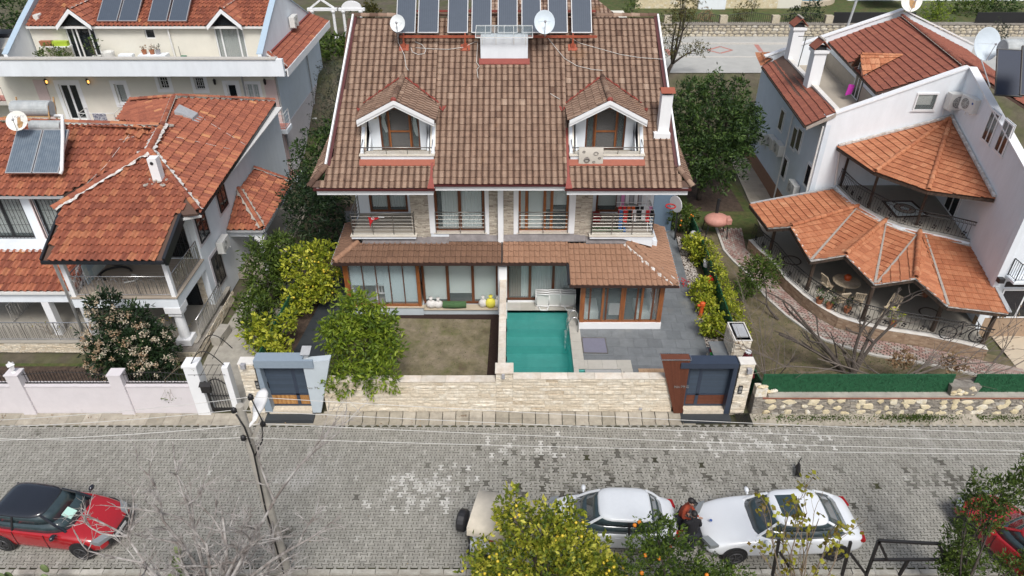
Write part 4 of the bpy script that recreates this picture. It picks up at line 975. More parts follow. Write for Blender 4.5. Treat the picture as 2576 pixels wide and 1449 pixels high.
# --- dormers
def dormer(xa,xb,right):
 xm = (xa + xb) / 2; wy = 27.55; fl = 7.34; k = (AZ - EZ) / ((xb - xa) / 2); w = Wall((xa,wy),(xb,wy),(0,-1)); WD = xb - xa
 ry = lambda z: 25.4 + (z - 6.65) / math.tan(R(35))
 # roofs of the dormer
 for sx in (-1,1):
  ex = xa if sx < 0 else xb
  e0,e1 = Vc((ex,ry(EZ),EZ)),Vc((ex,FY,EZ)); r0,r1 = Vc((xm,FY,AZ)),Vc((xm,ry(AZ),AZ))
  ps = [e0,e1,r0,r1] if sx < 0 else [e1,e0,r1,r0]
  tile_roof(H,ps,'tile_brown','double',.25,.31,40,thick=.09,name='dormer_roof',spread=.12)
  f = MB(); th = Vc((0,-.05,0)); dn = Vc((0,0,-.24)); f.hexa([e1,r0,r0 + dn,e1 + dn],[e1 + th,r0 + th,r0 + dn + th,e1 + dn + th]); f.build('bargeboard','white_paint',H)
  f = MB(); th = Vc((0,-.09,0)); d2 = Vc((0,0,-.13)); f.hexa([e1 + Vc((0,-.051,.03)),r0 + Vc((0,-.051,.03)),r0 + Vc((0,-.051,0)) + d2,e1 + Vc((0,-.051,0)) + d2],[e1 + th + Vc((0,0,.03)),r0 + th + Vc((0,0,.03)),r0 + d2 + th,e1 + d2 + th]); f.build('bargeboard','white_paint',H)
  f = MB(); q = e0 + Vc((sx * .28,.12,.10)); f.prism([e0 + Vc((sx * -.02,.25,.06)),e0 + Vc((sx * .42,.12,.03)),e0 + Vc((sx * .22,-.32,-.14)),e0 + Vc((0,-.1,-.02))],(0,0,.035)); f.bar(e0 + Vc((sx * .06,.10,.10)),r1 + Vc((0,.08,.10)),.14,.03); f.build('valley_flashing','flashing_red',H)
 ridge(H,Vc((xm,FY + .02,AZ + .02)),Vc((xm,ry(AZ) + .1,AZ + .02)),'tile_brown',.11,.36,.03,mid=.35)
 v = MB(); v.ball((xm,FY - .02,AZ + .05),.12,8,6,(1,.5,.9)); v.build('ridge_end','flashing_red',H)
 # front wall with door, cheeks
 zt = lambda s: AZ - .10 - abs(s - WD / 2) * k
 d0,d1 = WD * .24,WD * .77
 f = MB(); lo,hi = .30,WD - .30
 w.slab(f,lo,d0,fl,zt(lo),-.2,0); f.prism([w.P(lo,zt(lo),0),w.P(d0,zt(lo),0),w.P(d0,zt(d0),0)],(0,.2,0)); f.build('dormer_wall','white_render',H); f = MB(); w.slab(f,d1,hi,fl,zt(hi),-.2,0); f.prism([w.P(hi,zt(hi),0),w.P(d1,zt(hi),0),w.P(d1,zt(d1),0)],(0,.2,0))
 f.build('dormer_wall','white_render',H)
 for x in (xa + .30,xb - .38):
  f = MB(); f.prism([(x,wy + .2,EZ - .05),(x,ry(EZ),EZ - .05),(x,ry(fl) + .2,fl),(x,wy + .2,fl)],(.08,0,0)); f.build('dormer_cheek','white_render',H)
 zz = min(zt(d0),zt(d1)); wn_ = window(w,H,d0,d1,fl + .02,zz - .02,'wood_brown',split=[.22,.78],fw=.07,o=-.06,gl='glass_clear',back=None)
 v = MB(); v.prism([w.P(d0,zz - .02,-.1),w.P(d1,zz - .02,-.1),w.P(d1,zt(d1),-.1),w.P(WD / 2,zt(WD / 2),-.1),w.P(d0,zt(d0),-.1)],(0,-.05,0)); v.build('gable_board','wood_orange',H)
 v = MB(); w.slab(v,lerp(d0,d1,.24),lerp(d0,d1,.76),lerp(fl,zz,.42),lerp(fl,zz,.46),-.05,-.03)
 for q in (.25,.76): w.slab(v,lerp(d0,d1,q) - .03,lerp(d0,d1,q) + .02,fl + .04,zz - .04,-.045,-.02)
 v.build('screen_door','wood_orange',H)
 v = MB(); w.slab(v,lerp(d0,d1,.27),lerp(d0,d1,.74),fl + .05,zz - .06,-.075,-.073); v.build('insect_screen','screen',H)
 for q in (lo + .22,hi - .30): v = MB(); w.slab(v,q,q + .13,zt(q) - .34,zt(q) - .22,0,.05); v.build('wall_lamp','lamp_yellow',H)
 # parapet box with marble capping
 pf = 26.38; pt = 7.60; x0,x1 = xa + .02,xb - .02
 f = MB(); f.box(x0 + .05,x1 - .05,pf,pf + .14,7.2,pt - .03)
 for x in (x0 + .03,x1 - .15): f.prism([(x,pf + .14,7.2),(x,pf + .14,pt - .03),(x,wy,EZ - .40),(x,wy,7.2)],(.12,0,0))
 f.build('balcony_parapet','white_render',H)
 f = MB(); f.box(x0,x1,pf - .04,pf + .40,pt - .029,pt + .005)
 for x in (x0,x1 - .22): f.prism([(x,pf + .401,pt - .029),(x,pf + .401,pt + .005),(x,wy,EZ - .37),(x,wy,EZ - .41)],(.22,0,0))
 f.build('parapet_capping','marble',H)
 f = MB(); f.box(x0 + .23,x1 - .23,pf + .41,wy - .01,fl - .06,fl); f.build('balcony_floor','slab_beige',H)
 f = MB(); f.prism([RP(xa + .02,26.15) + Vc((0,0,.06)),RP(xb - .02,26.15) + Vc((0,0,.06)),RP(xb - .02,26.37) + Vc((0,0,.07)),RP(xa + .02,26.37) + Vc((0,0,.07))],(0,0,.03)); f.build('apron_flashing','flashing_orange',H)
 f = MB(); zr = pt + .30; y = pf + .05
 f.tube([(x0 + .1,y + .55,zr + .12),(x0 + .1,y,zr),(x1 - .1,y,zr),(x1 - .1,y + .55,zr + .12)],.022,6); f.tube([(x0 + .12,y,zr - .14),(x1 - .12,y,zr - .14)],.012,5); o = f.build('parapet_rail','steel_rail',H,smooth=True)
 for q in (.07,.36,.64,.93): f = MB(); f.tube([(lerp(x0,x1,q),y + .06,pt),(lerp(x0,x1,q),y,zr)],.018,6); f.build('post','steel_rail',o)
 return w,d0,d1,fl,zz
mk('screen',(.16,.155,.15),.9,alpha=.62); mk('lamp_yellow',(.55,.46,.25),.6)
Dl = dormer(*DORM[0],0); Dr = dormer(*DORM[1],1)
# tied-back curtains inside the left dormer door
w,d0,d1,fl,zz = Dl
def drape(s0,s1,zt_,tie,s2,s3,zb,lab):
 m_ = MB(); vs = []; n = 8; rows = ((zt_,s0,s1),(lerp(zt_,tie,.5),lerp(s0,s2,.45),lerp(s1,s3,.5)),(tie,s2,s2 + .10),(lerp(tie,zb,.4),s2 - .04,s3),(zb + .18,s2,s3 + .04),(zb,lerp(s2,s3,.5),s3 + .06))
 for z,a,b in rows:
  for i in range(n + 1): vs.append(w.P(lerp(a,b,i / n),z - (.06 * (i % 2)),-.20 - .03 * math.sin(i * 2.2)))
 m_.add(vs,[[r * (n + 1) + i,r * (n + 1) + i + 1,(r + 1) * (n + 1) + i + 1,(r + 1) * (n + 1) + i] for r in range(5) for i in range(n)])
 m_.build('curtain','curtain_white',H,fix=False,smooth=True)
drape(d0 + .06,d0 + .34,zz - .1,zz - .48,d0 + .10,d0 + .24,fl + .72,'')
drape(d1 - .34,d1 - .06,zz - .1,zz - .42,d1 - .26,d1 - .12,fl + .55,'')
drape(d0 + .36,d0 + .58,zz - .1,zz - .35,d0 + .36,d0 + .40,zz - .55,''); drape(d1 - .62,d1 - .36,zz - .1,zz - .4,d1 - .40,d1 - .36,zz - .60,'')
# middle chimney box with a see-through canopy on top
v = MB(); v.box(-1.33,.67,30.42,31.3,9.9,11.08); ch = v.build('chimney_box','white_render',H)
v = MB(); v.prism([RP(-1.40,30.20) + Vc((0,0,.06)),RP(.75,30.20) + Vc((0,0,.06)),RP(.75,30.41) + Vc((0,0,.08)),RP(-1.40,30.41) + Vc((0,0,.08))],(0,0,.03)); v.build('apron_flashing','flashing_red',H)
v = MB()
for x in np.linspace(-1.52,.86,7): v.bar((x,30.15,11.20),(x,31.2,11.42),.025)
v.bar((-1.52,30.15,11.20),(.86,30.15,11.20),.035); v.bar((-1.52,31.2,11.42),(.86,31.2,11.42),.03)
for x in (-1.25,-.67,.08,.58): v.bar((x,30.41,10.85),(x,30.41,11.26),.03)
v.build('canopy_frame','gutter_white',ch)
v = MB(); v.prism([(-1.52,30.15,11.215),(.86,30.15,11.215),(.86,31.2,11.435),(-1.52,31.2,11.435)],(0,0,.01)); v.build('canopy_sheet','glass_clear',ch)
# tall chimney at the right verge
c0 = RP(6.2,27.55); v = MB(); v.obox((6.15,27.6,7.9),.44,.44,1.80); v.obox((6.08,27.5,7.95),.66,.62,.22); ch2 = v.build('chimney','white_paint',H)
v = MB(); v.obox((6.15,27.6,9.70),.36,.36,.10); v.build('chimney_throat','black_metal',ch2)
v = MB(); v.prism([(5.87,27.28,9.80),(5.87,27.6,9.95),(5.87,27.92,9.80),(5.87,27.6,9.84)],(.56,0,0)); v.build('chimney_cap','flashing_orange',ch2)
# slipped tiles and bird droppings lying on the slope
# ------------------------------------------------------------------ solar water heating on the ridge
BY,BZ2 = 30.95,11.03
fr = thing('solar_rack','long red steel rack standing on the brown roof under the solar collectors','rack',(-.6,BY,10.5))
v = MB(); v.bar((-4.78,BY,BZ2),(3.62,BY,BZ2),.09,.09); v.build('front_beam','red_steel',fr)
v = MB(); v.bar((-4.78,BY + 1.15,BZ2 + .78),(3.62,BY + 1.15,BZ2 + .78),.08,.08); v.build('rear_beam','flashing_red',fr)
for x in (-4.63,-2.0,2.6):
 v = MB(); b0 = RP(x,BY); v.bar(b0,(x,BY,BZ2),.07); v.bar((x,BY,BZ2),(x,BY + 1.15,BZ2 + .78),.05); v.bar((x,BY + 1.15,BZ2 + .78),(x,BY + 1.15,11.35),.06); v.obox(b0 + Vc((0,0,-.02)),.16,.16,.22); v.prism([b0 + Vc((-.2,-.16,-.06)),b0 + Vc((.2,-.16,-.06)),b0 + Vc((.2,.1,.12)),b0 + Vc((-.2,.1,.12))],(0,0,.03)); v.build('leg','red_steel',fr)
def collector(p,rz,w,l,tilt,label,gl,group,frame='alu',ribs=9,ribm='solar_rib'):
 t = thing('solar_collector',label,'solar panel',p,rz,group=group,local=True)
 c,s = math.cos(tilt),math.sin(tilt); P = lambda x,b,n: Vc((x,b * c - n * s,b * s + n * c))
 def slab(x0,x1,b0,b1,n0,n1,name,m):
  k = MB(); k.hexa([P(x0,b0,n0),P(x1,b0,n0),P(x1,b1,n0),P(x0,b1,n0)],[P(x0,b0,n1),P(x1,b0,n1),P(x1,b1,n1),P(x0,b1,n1)]); k.build(name,m,t)
 a = w / 2; e = .035; slab(-a + .01,a - .01,.01,l - .01,0,.055,'casing','black_metal'); slab(-a + e,a - e,e,l - e,.056,.068,'cover_glass',gl)
 k = MB()
 for x0,x1,b0,b1 in ((-a,-a + e,0,l),(a - e,a,0,l),(-a + e,a - e,0,e),(-a + e,a - e,l - e,l)): k.hexa([P(x0,b0,-.01),P(x1,b0,-.01),P(x1,b1,-.01),P(x0,b1,-.01)],[P(x0,b0,.085),P(x1,b0,.085),P(x1,b1,.085),P(x0,b1,.085)])
 k.build('frame',frame,t)
 if ribs:
  for i in range(1,ribs): x = lerp(-a + e,a - e,i / ribs); slab(x - .006,x + .006,e + .02,l - e - .02,.0685,.0705,'absorber_rib',ribm)
 k = MB(); k.tube([P(-a - .06,.06,.03),P(a + .06,.06,.03)],.02,6); k.build('pipe','black_metal',t)
 return t
tilt = R(43); bz = 11.10; by = 31.12
pairs = [(996,1045),(1051,1103),(1126,1177),(1186,1236),(1252,1302),(1312,1361),(1379,1428),(1438,1489)]
names = ['leftmost','second','third','fourth','fifth','sixth','seventh','rightmost']
for (u0,u1),nm in zip(pairs,names):
 A,B = Y(u0,83,by),Y(u1,83,by)
 collector(((A.x + B.x) / 2,by,bz),0,B.x - A.x,2.0,tilt,f'grey blue solar collector, {nm} of the eight in the row on the brown roof','solar_glass','solar collectors in a row on the brown roof')
dish(Y(1001,60,30.7),R(-4),R(28),.31,'small white satellite dish at left end of the solar rack','dish_white',pole=(-4.86,30.95,11.0),sq=1.12)
dish(Y(1369,57,30.4),R(4),R(26),.42,'large white satellite dish in front of the solar collectors','dish_blue',pole=(1.40,30.9,11.05),sq=1.12)
def roofcable(px,label,off=.075,r=.012): cable([Pm(u,v) + PN * off for u,v in px],r,label,'cable_white',n=3,group='loose cables on the brown roof')
roofcable([(1001,86),(1003,110),(1018,142),(1022,170),(1028,180)],'white cable hanging from the small dish to the left dormer')
roofcable([(1044,108),(1062,115),(1072,128),(1068,138),(1052,140),(1038,134),(1034,122)],'white cable loop lying below the left rack leg')
roofcable([(1046,123),(1090,126),(1130,127),(1165,122),(1200,106)],'white cable running from the left rack leg to the chimney box')
roofcable([(1202,108),(1200,140),(1199,160),(1206,170),(1200,178),(1203,200)],'white cable dangling left of the white chimney box')
roofcable([(1372,90),(1395,120),(1420,150),(1450,168),(1490,178),(1516,180)],'white cable from the large dish to the right dormer')
roofcable([(1428,95),(1460,112),(1510,126),(1560,140),(1610,148),(1672,152)],'white cable running from the rack to the right verge')
roofcable([(1384,238),(1395,245),(1408,252)],'short white cable end left of the right dormer')
# ------------------------------------------------------------------ walls, gates and fences along the street
WF = Wall((-30,YW),(30,YW),(0,-1))
def fs(u,v,o=0.0): return WF.S(u,v,o)
def stone_courses(parent,w,s0,s1,z0,z1,hs,Lr,mat,th=(.03,.06),name='stone',cut=None,gap=.006,parts=True,mid=.6):
 z = z0; k = 0; joined = MB()
 while z < z1 - .02:
  h = min(random.choice(hs),z1 - z); h = z1 - z if z1 - z - h < .06 else h
  a,b = (s0,s1) if cut is None else cut(z + h / 2); s = a
  while s < b - .01:
   L = ru(*Lr); L = b - s if b - s - L < .12 else L; o = ru(*th)
   m_ = MB() if parts else joined; m_.ti = min(1,max(0,random.gauss(mid,.24)))
   g = gap / 2; P = w.P; q = [(s + g,z + g),(s + L - g,z + g),(s + L - g,z + h - g),(s + g,z + h - g)]
   c = (s + L / 2 + ru(-.1,.1) * L,z + h / 2 + ru(-.15,.15) * h); n0 = len(m_.v)
   back = [P(a_,b_,0) for a_,b_ in q]; fr = [P(a_,b_,o * ru(.55,1)) for a_,b_ in q]; mids = [P((q[i][0] + q[(i + 1) % 4][0]) / 2,(q[i][1] + q[(i + 1) % 4][1]) / 2,o * ru(.6,1.15)) for i in range(4)]
   ctr = P(c[0],c[1],o * ru(1.0,1.5))
   m_.add(back + fr + mids + [ctr],[[i,(i + 1) % 4,4 + (i + 1) % 4,8 + i,4 + i] for i in range(4)] + [[4 + i,8 + i,12,8 + (i - 1) % 4] for i in range(4)])
   if parts: m_.build(name,mat,parent)
   s += L
  z += h
 if joined.v: joined.build(name + 's',mat,parent,kind='stuff')
# garden wall of the middle house, in two heights
FWX0,FWXM,FWX1 = -7.0,-.28,6.02
GW = thing('garden_wall','long cream split stone garden wall with pale coping between the two modern gates','wall',(-.5,YW,0))
v = MB(); v.box(FWX0,FWXM - .3,YW,YW + .24,0,1.66); v.box(FWXM + .3,FWX1,YW,YW + .24,0,1.80); v.box(FWXM - .3,FWXM + .3,YW,YW + .45,0,2.08); v.build('core','travertine_joint',GW)
stone_courses(GW,WF,30 + FWX0 + .02,30 + FWXM - .31,.17,1.655,[.15,.15,.20,.10],(.25,.85),'travertine',parts=True)
stone_courses(GW,WF,30 + FWXM - .31,30 + FWXM + .31,.17,2.07,[.15,.15,.20],(.2,.6),'travertine')
stone_courses(GW,WF,30 + FWXM + .31,30 + FWX1 - .02,.17,1.795,[.15,.15,.20,.10],(.25,.85),'travertine')
def coping(parent,x0,x1,y0,y1,z,th,n,mat='cap_stone',name='coping_stone'):
 for i in range(n):
  m_ = MB(); m_.ti = rd(); g = .003; dz = ru(-.004,.004); m_.box(lerp(x0,x1,i / n) + g,lerp(x0,x1,(i + 1) / n) - g,y0,y1,z + dz,z + th + dz); m_.build(name,mat,parent,bevel=.006)
coping(GW,FWX0,FWXM - .32,YW - .07,YW + .27,1.66,.05,7); coping(GW,FWXM + .32,FWX1,YW - .07,YW + .27,1.80,.05,6); coping(GW,FWXM - .34,FWXM + .34,YW - .09,YW + .48,2.08,.06,1)
for u,vv in ((1266,944),): p = Y(u,vv,YW - .05); v = MB(); v.box(p.x - .055,p.x + .055,YW - .15,YW - .035,p.z - .10,p.z + .10); v.build('wall_lamp','grey_cloth',GW)
p = Y(1611,1028,YW - .05); v = MB(); v.box(p.x - .06,p.x + .06,YW - .09,YW - .045,p.z - .04,p.z + .04); v.build('socket_box','grey_cloth',GW)
# wall between the two gardens
DW = thing('dividing_wall','narrow cream garden wall with pale coping between the lawn and the pool','wall',(-.42,23,0))
v = MB(); v.box(-.48,-.27,YW + .46,25.93,0,2.06); v.build('core','travertine',DW)
for i in range(6):
 m_ = MB(); m_.ti = rd(); y0,y1 = lerp(YW + .49,25.9,i / 6),lerp(YW + .49,25.9,(i + 1) / 6); m_.box(-.52,-.235,y0 + .003,y1 - .003,2.06,2.11); m_.build('coping_stone','cap_stone',DW,bevel=.006)
v = MB(); v.box(-.58,-.22,25.7,25.95,0,2.75); v.build('end_post','white_paint',DW)
for y in (21.2,23.1,25.2): v = MB(); v.box(-.27,-.20,y,y + .10,1.25,1.42); v.build('wall_lamp','black_metal',DW)
# --- the two modern gates
def quadY(mb,pts,y,depth):   # solid from photo points on the plane at y
 q = [Y(u,v_,y) for u,v_ in pts]; mb.prism(q,(0,depth,0)); return q
def text(parent,s,p,size,mat,ext=.012,name='house_number',rx=90,rz=0):
 c = bpy.data.curves.new(name,'FONT'); c.body = s; c.size = size; c.extrude = ext; c.align_x = 'CENTER'; c.materials.append(MATS[mat])
 o = bpy.data.objects.new(name,c); COL.objects.link(o); o.matrix_basis = MT(Vc(p)) @ MR(R(rz),4,'Z') @ MR(R(rx),4,'X'); me = bpy.data.meshes.new_from_object(o); M = o.matrix_basis.copy(); bpy.data.objects.remove(o)
 return link(name,me,None,parent,M=M)
def gate(name,label,side):
 yf = YW - .13
 if side > 0:   # right: brown clad wedge, navy frame
  t = thing(name,label,'gate',(7.4,yf,0)); fm,pm,pc = 'anthracite','anthracite','cladding_brown'
  wedge = [(1665,905),(1737,905),(1716,1039),(1695,1039)]; jamb = [(1847,924),(1860,912),(1833,1041),(1820,1041)]; lint = [(1714,916),(1861,915),(1859,927),(1714,925)]
  dz0,ztop = .34,2.36; d0,d1 = Y(1716,1030,YW + .10).x,Y(1823,1030,YW + .10).x; post = .28; wood = 'cladding_brown'; wz = .92
 else:
  t = thing(name,label,'gate',(-8.4,yf,0)); fm,pm,pc = 'grey_blue_panel','grey_blue_panel','pale_panel'
  wedge = [(760,912),(829,906),(808,1038),(787,1038)]; jamb = [(638,908),(652,926),(687,1037),(669,1037)]; lint = [(637,908),(786,911),(785,926),(639,926)]
  dz0,ztop = .34,2.36; d0,d1 = Y(685,1030,YW + .1).x,Y(789,1030,YW + .1).x; post = .70; wood = 'wood_weathered'; wz = .92
 m_ = MB(); q = [Y(u,v_,yf) for u,v_ in wedge]; m_.prism(q,(0,.30,0)); wd = m_.build('entrance_pylon','travertine_joint' if False else pc,t)
 if side > 0:   # narrow upright boards on the wedge
  n = 15
  for i in range(n):
   a,b = i / n,(i + 1) / n - .012; m_ = MB(); m_.ti = rd()
   pt = [q[0].lerp(q[1],a),q[0].lerp(q[1],b),q[3].lerp(q[2],b),q[3].lerp(q[2],a)]; m_.prism(pt,(0,-.014,0)); m_.build('board',pc,wd)
  m_ = MB(); zt = q[0].z
  for a,b in (((q[0].x - .03,yf - .03),(q[1].x + .03,yf - .03)),((q[1].x + .03,yf - .03),(q[1].x + .03,yf + .33)),((q[1].x + .03,yf + .33),(q[0].x - .03,yf + .33)),((q[0].x - .03,yf + .33),(q[0].x - .03,yf - .03))): m_.bar((*a,zt + .01),(*b,zt + .01),.02,.035)
  m_.build('edge_trim','steel_bright',wd)
  m_ = MB(); m_.box(q[0].x,q[1].x,yf,yf + .3,zt,zt + .012); m_.build('cap','cladding_brown',wd)
 m_ = MB(); q2 = [Y(u,v_,yf - .05) for u,v_ in jamb]; m_.prism([(a.x,yf - .05,a.z) for a in q2],(0,.42,0)); m_.build('gate_jamb',fm,t)
 l = [Y(u,v_,yf - .07) for u,v_ in lint]; zt,zb = max(a.z for a in l),min(a.z for a in l); x0,x1 = min(a.x for a in l),max(a.x for a in l)
 m_ = MB()
 if side > 0: m_.box(x0,x1 - .02,yf - .08,yf + .02,zb,zt); m_.box(Y(1738,910,yf).x,x1 - .02,yf + .02,yf + .40,zb,zt)
 else: m_.box(x0 + .02,x1,yf - .08,yf + .02,zb,zt); m_.box(x0 + .02,Y(760,910,yf).x,yf + .02,yf + .40,zb,zt)
 m_.build('gate_lintel',fm,t)
 yd = YW + .12; w = Wall((d0,yd),(d1,yd),(0,-1)); W_ = d1 - d0
 # leaning reveals follow the wedge: the leaf itself is upright
 fb = MB()
 for s0,s1,a,b in ((0,.07,dz0,ztop),(W_ - .07,W_,dz0,ztop),(.07,W_ - .07,dz0,dz0 + .07),(.07,W_ - .07,ztop - .06,ztop),(W_ * post - .06,W_ * post + .06,dz0 + .07,ztop - .06),(.07,W_ - .07,wz - .03,wz + .04)): w.slab(fb,s0,s1,a,b,-.03,.02)
 leaf = fb.build('gate_leaf','anthracite',t)
 for a,b in ((.07,W_ * post - .06),(W_ * post + .06,W_ - .07)):
  z = wz + .05
  while z < ztop - .09: m_ = MB(); m_.ti = rd(); m_.hexa([w.P(a,z,-.02),w.P(b,z,-.02),w.P(b,z,.012),w.P(a,z,.012)],[w.P(a,z + .048,-.02),w.P(b,z + .048,-.02),w.P(b,z + .048,-.004),w.P(a,z + .048,-.004)]); m_.build('slat','anthracite_slat',leaf); z += .056
  n = max(2,int((b - a) / .075)) if side < 0 else 1
  if side < 0:
   for i in range(n): m_ = MB(); m_.ti = rd(); w.slab(m_,lerp(a,b,i / n) + .002,lerp(a,b,(i + 1) / n) - .002,dz0 + .08,wz - .03,-.02,.0); m_.build('board',wood,leaf)
  else:
   for i in range(9): m_ = MB(); m_.ti = rd(); zz0,zz1 = lerp(dz0 + .08,wz - .03,i / 9),lerp(dz0 + .08,wz - .03,(i + 1) / 9); w.slab(m_,a,b,zz0 + .002,zz1 - .002,-.02,.0); m_.build('board',wood,leaf)
 m_ = MB(); hs = W_ * post + (-.10 if side < 0 else .02); m_.bar(w.P(W_ * (.96 if side > 0 else .06),1.25,.04),w.P(W_ * (.96 if side > 0 else .06),1.55,.04),.03); m_.build('handle','black_metal',leaf)
 m_ = MB(); m_.box(d0 - .12,d1 + .1,yf - .36,YW + .08,.0,.16); m_.build('door_step','slab_dark',t); m_ = MB(); m_.box(d0 - .02,d1 + .02,yf - .02,YW + .5,.161,.33); m_.build('upper_step','travertine',t)
 return t
G1 = gate('entrance_gate','grey blue framed modern gate with orange weathered boards and pale wedge panel',-1)
G2 = gate('entrance_gate','navy framed modern gate with brown clad wedge numbered 79/C',1)
p = Y(1712,970,YW - .09); text(G2,'No:79/C',(p.x + .02,YW - .155,p.z - .05),.155,'steel_bright')
p = Y(787,973,YW - .08); text(G1,'No: 79',(p.x,YW - .132,p.z - .05),.15,'steel_bright')
# little pitched flue on the left gate's panel
m_ = MB(); q = Y(772,893,YW + .25); m_.obox((q.x - .02,YW + .2,2.64),.20,.22,.16); m_.prism([(q.x - .17,YW + .02,2.86),(q.x + .17,YW + .02,2.86),(q.x + .17,YW + .42,2.96),(q.x - .17,YW + .42,2.96)],(0,0,.02)); m_.build('flue_cap','zinc',G1)
# stone pillars that carry the gates
def pillar(name,label,u0,u1,ut0,ut1,y0,ztop,th,lamp,inter,lean=False):
 t = thing(name,label,'pillar',((Y(u0,1040,YW).x + Y(u1,1040,YW).x) / 2,YW,0)); xa,xb = (Y(u0,1040,y0).x + Y(ut0,915,y0).x) / 2,(Y(u1,1040,y0).x + Y(ut1,915,y0).x) / 2
 m_ = MB(); m_.box(xa,xb,y0,y0 + th,0,ztop); m_.build('core','travertine_joint',t); w = Wall((xa,y0),(xb,y0),(0,-1))
 stone_courses(t,w,.0,xb - xa,.12,ztop,[.15,.15,.2],(.3,.9),'travertine',name='stone',mid=.8)
 m_ = MB(); m_.box(xa - .02,xb + .02,y0 - .05,y0 + th + .02,ztop,ztop + .05); m_.build('coping_stone','marble_white',t,bevel=.006)
 if lamp: p = Y(*lamp,y0 - .05); m_ = MB(); m_.box(p.x - .08,p.x + .08,y0 - .20,y0 - .05,p.z - .09,p.z + .10); m_.build('wall_lamp','grey_cloth',t)
 if inter:
  p = Y(*inter,y0 - .06); m_ = MB(); m_.box(p.x - .075,p.x + .075,y0 - .085,y0 - .05,p.z - .19,p.z + .19); i_ = m_.build('intercom','black_metal',t)
  m_ = MB(); m_.box(p.x - .05,p.x + .05,y0 - .092,y0 - .0855,p.z + .02,p.z + .14); m_.box(p.x - .05,p.x + .05,y0 - .092,y0 - .0855,p.z - .14,p.z - .03); m_.build('plate','steel_bright',i_)
 return t
pillar('gate_pillar','cream stone pillar left of the grey blue gate',634,667,598,640,YW - .03,2.50,.34,(613,918),(648,968))
pillar('gate_pillar','cream stone pillar with small lamp right of the navy gate',1836,1868,1861,1901,YW - .03,2.50,.34,(1884,930),(1862,980))
# --- left neighbour: pinkish wall, iron fence, white gate pillars, iron gate with an arch of bars
LW = thing('boundary_wall','plain pale pink rendered street wall with low pillars','wall',(-16,YW,0))
v = MB(); v.box(-24,-11.9,YW,YW + .22,-.02,1.38); v.build('wall','pink_render',LW)
v = MB(); v.box(-24,-11.9,YW - .03,YW + .26,1.381,1.43); v.build('wall_coping','pink_render',LW)
for u in (36,292):
 x = Y(u,965,YW - .08).x; v = MB(); v.box(x - .24,x + .24,YW - .08,YW + .32,-.01,1.95); v.prism([(x - .26,YW - .10,1.951),(x + .26,YW - .10,1.951),(x + .26,YW + .34,1.951),(x - .26,YW + .34,1.951)],(0,0,.05)); v.build('pillar','pink_render',LW)
xl = Y(36,940,YW + .1).x
L = thing('pillar_lantern','small white lantern on the left pink wall pillar','lantern',(xl,YW + .12,2.0))
v = MB(); v.lathe((xl,YW + .12,2.0),[(.09,0),(.03,.03),(.03,.10),(.07,.12)],8); v.build('stem','white_metal',L)
v = MB(); v.lathe((xl,YW + .12,2.12),[(.08,0),(.13,.22)],4); v.build('lamp_body','white_metal',L); v = MB(); v.lathe((xl,YW + .12,2.34),[(.17,0),(.05,.08),(.03,.14),(.001,.15)],4); v.build('cap','white_metal',L)
FE = thing('iron_fence','low black iron fence on top of the pink wall','fence',(-16,YW + .12,1.43))
def fence_bay(x0,x1,parent):
 v = MB(); n = max(3,int((x1 - x0) / .12)); top = lambda x: 1.43 + .52 + .14 * math.sin(math.pi * (x - x0) / (x1 - x0))
 v = MB(); v.bar((x0,YW + .12,1.47),(x1,YW + .12,1.47),.035); v.build('bottom_bar','iron_black',parent)
 v = MB(); v.tube([(lerp(x0,x1,i / 12),YW + .12,top(lerp(x0,x1,i / 12)) - .10) for i in range(13)],.012,5); v.build('top_bar','iron_black',parent)
 for i in range(n + 1):
  x = lerp(x0 + .03,x1 - .03,i / n); v = MB(); v.bar((x,YW + .12,1.47),(x + ru(-.01,.01),YW + .12,top(x)),.016); v.build('baluster','iron_black',parent)
xp = [Y(u,965,YW).x for u in (36,292)]
fence_bay(-22,xp[0] - .26,FE); fence_bay(xp[0] + .26,xp[1] - .26,FE); fence_bay(xp[1] + .26,-11.95,FE)
for u0,u1,vb,lab in ((495,523,1041,'white gate pillar with black letterbox at the end of the pink wall'),(586,604,1030,'slim white gate pillar beside the cream stone pillar')):
 a,b = Y(u0,912,YW - .05),Y(u1,912,YW - .05); t = thing('gate_pillar',lab,'pillar',((a.x + b.x) / 2,YW,0)); wdt = .50 if u0 < 500 else .26; xc = -11.62 if u0 < 500 else -10.42
 if u0 < 500: m_ = MB(); m_.box(xc - .24,xc + .24,YW - .10,YW + .38,0,2.38); m_.build('shaft','white_paint',t,bevel=.01); m_ = MB(); m_.box(xc - .27,xc + .27,YW - .13,YW + .41,2.381,2.46); m_.build('cap','white_paint',t)
 else: m_ = MB(); m_.box(xc - .10,xc + .12,YW - .02,YW + .3,0,2.30); m_.build('shaft','white_paint',t)
 if u0 < 500:
  lb = thing('letterbox','black letterbox on the white gate pillar','letterbox',(xc - .26,YW - .12,1.35)); m_ = MB(); q = Y(519,978,YW - .2); m_.box(q.x - .18,q.x + .16,YW - .26,YW - .105,q.z - .16,q.z + .14); m_.build('box','iron_black',lb)
  m_ = MB(); m_.prism([(q.x - .22,YW - .29,q.z + .141),(q.x + .20,YW - .29,q.z + .141),(q.x + .20,YW - .105,q.z + .23),(q.x - .22,YW - .105,q.z + .23)],(0,0,.02)); m_.build('lid','iron_black',lb)
IG = thing('iron_gate','black iron garden gate with rounded top between white pillars','gate',(-11.0,YW + .1,0))
gx0,gx1 = -11.36,-10.53
v = MB(); v.bar((gx0 + .02,YW + .1,.1),(gx0 + .02,YW + .1,1.55),.07); v.build('frame_post','iron_black',IG)
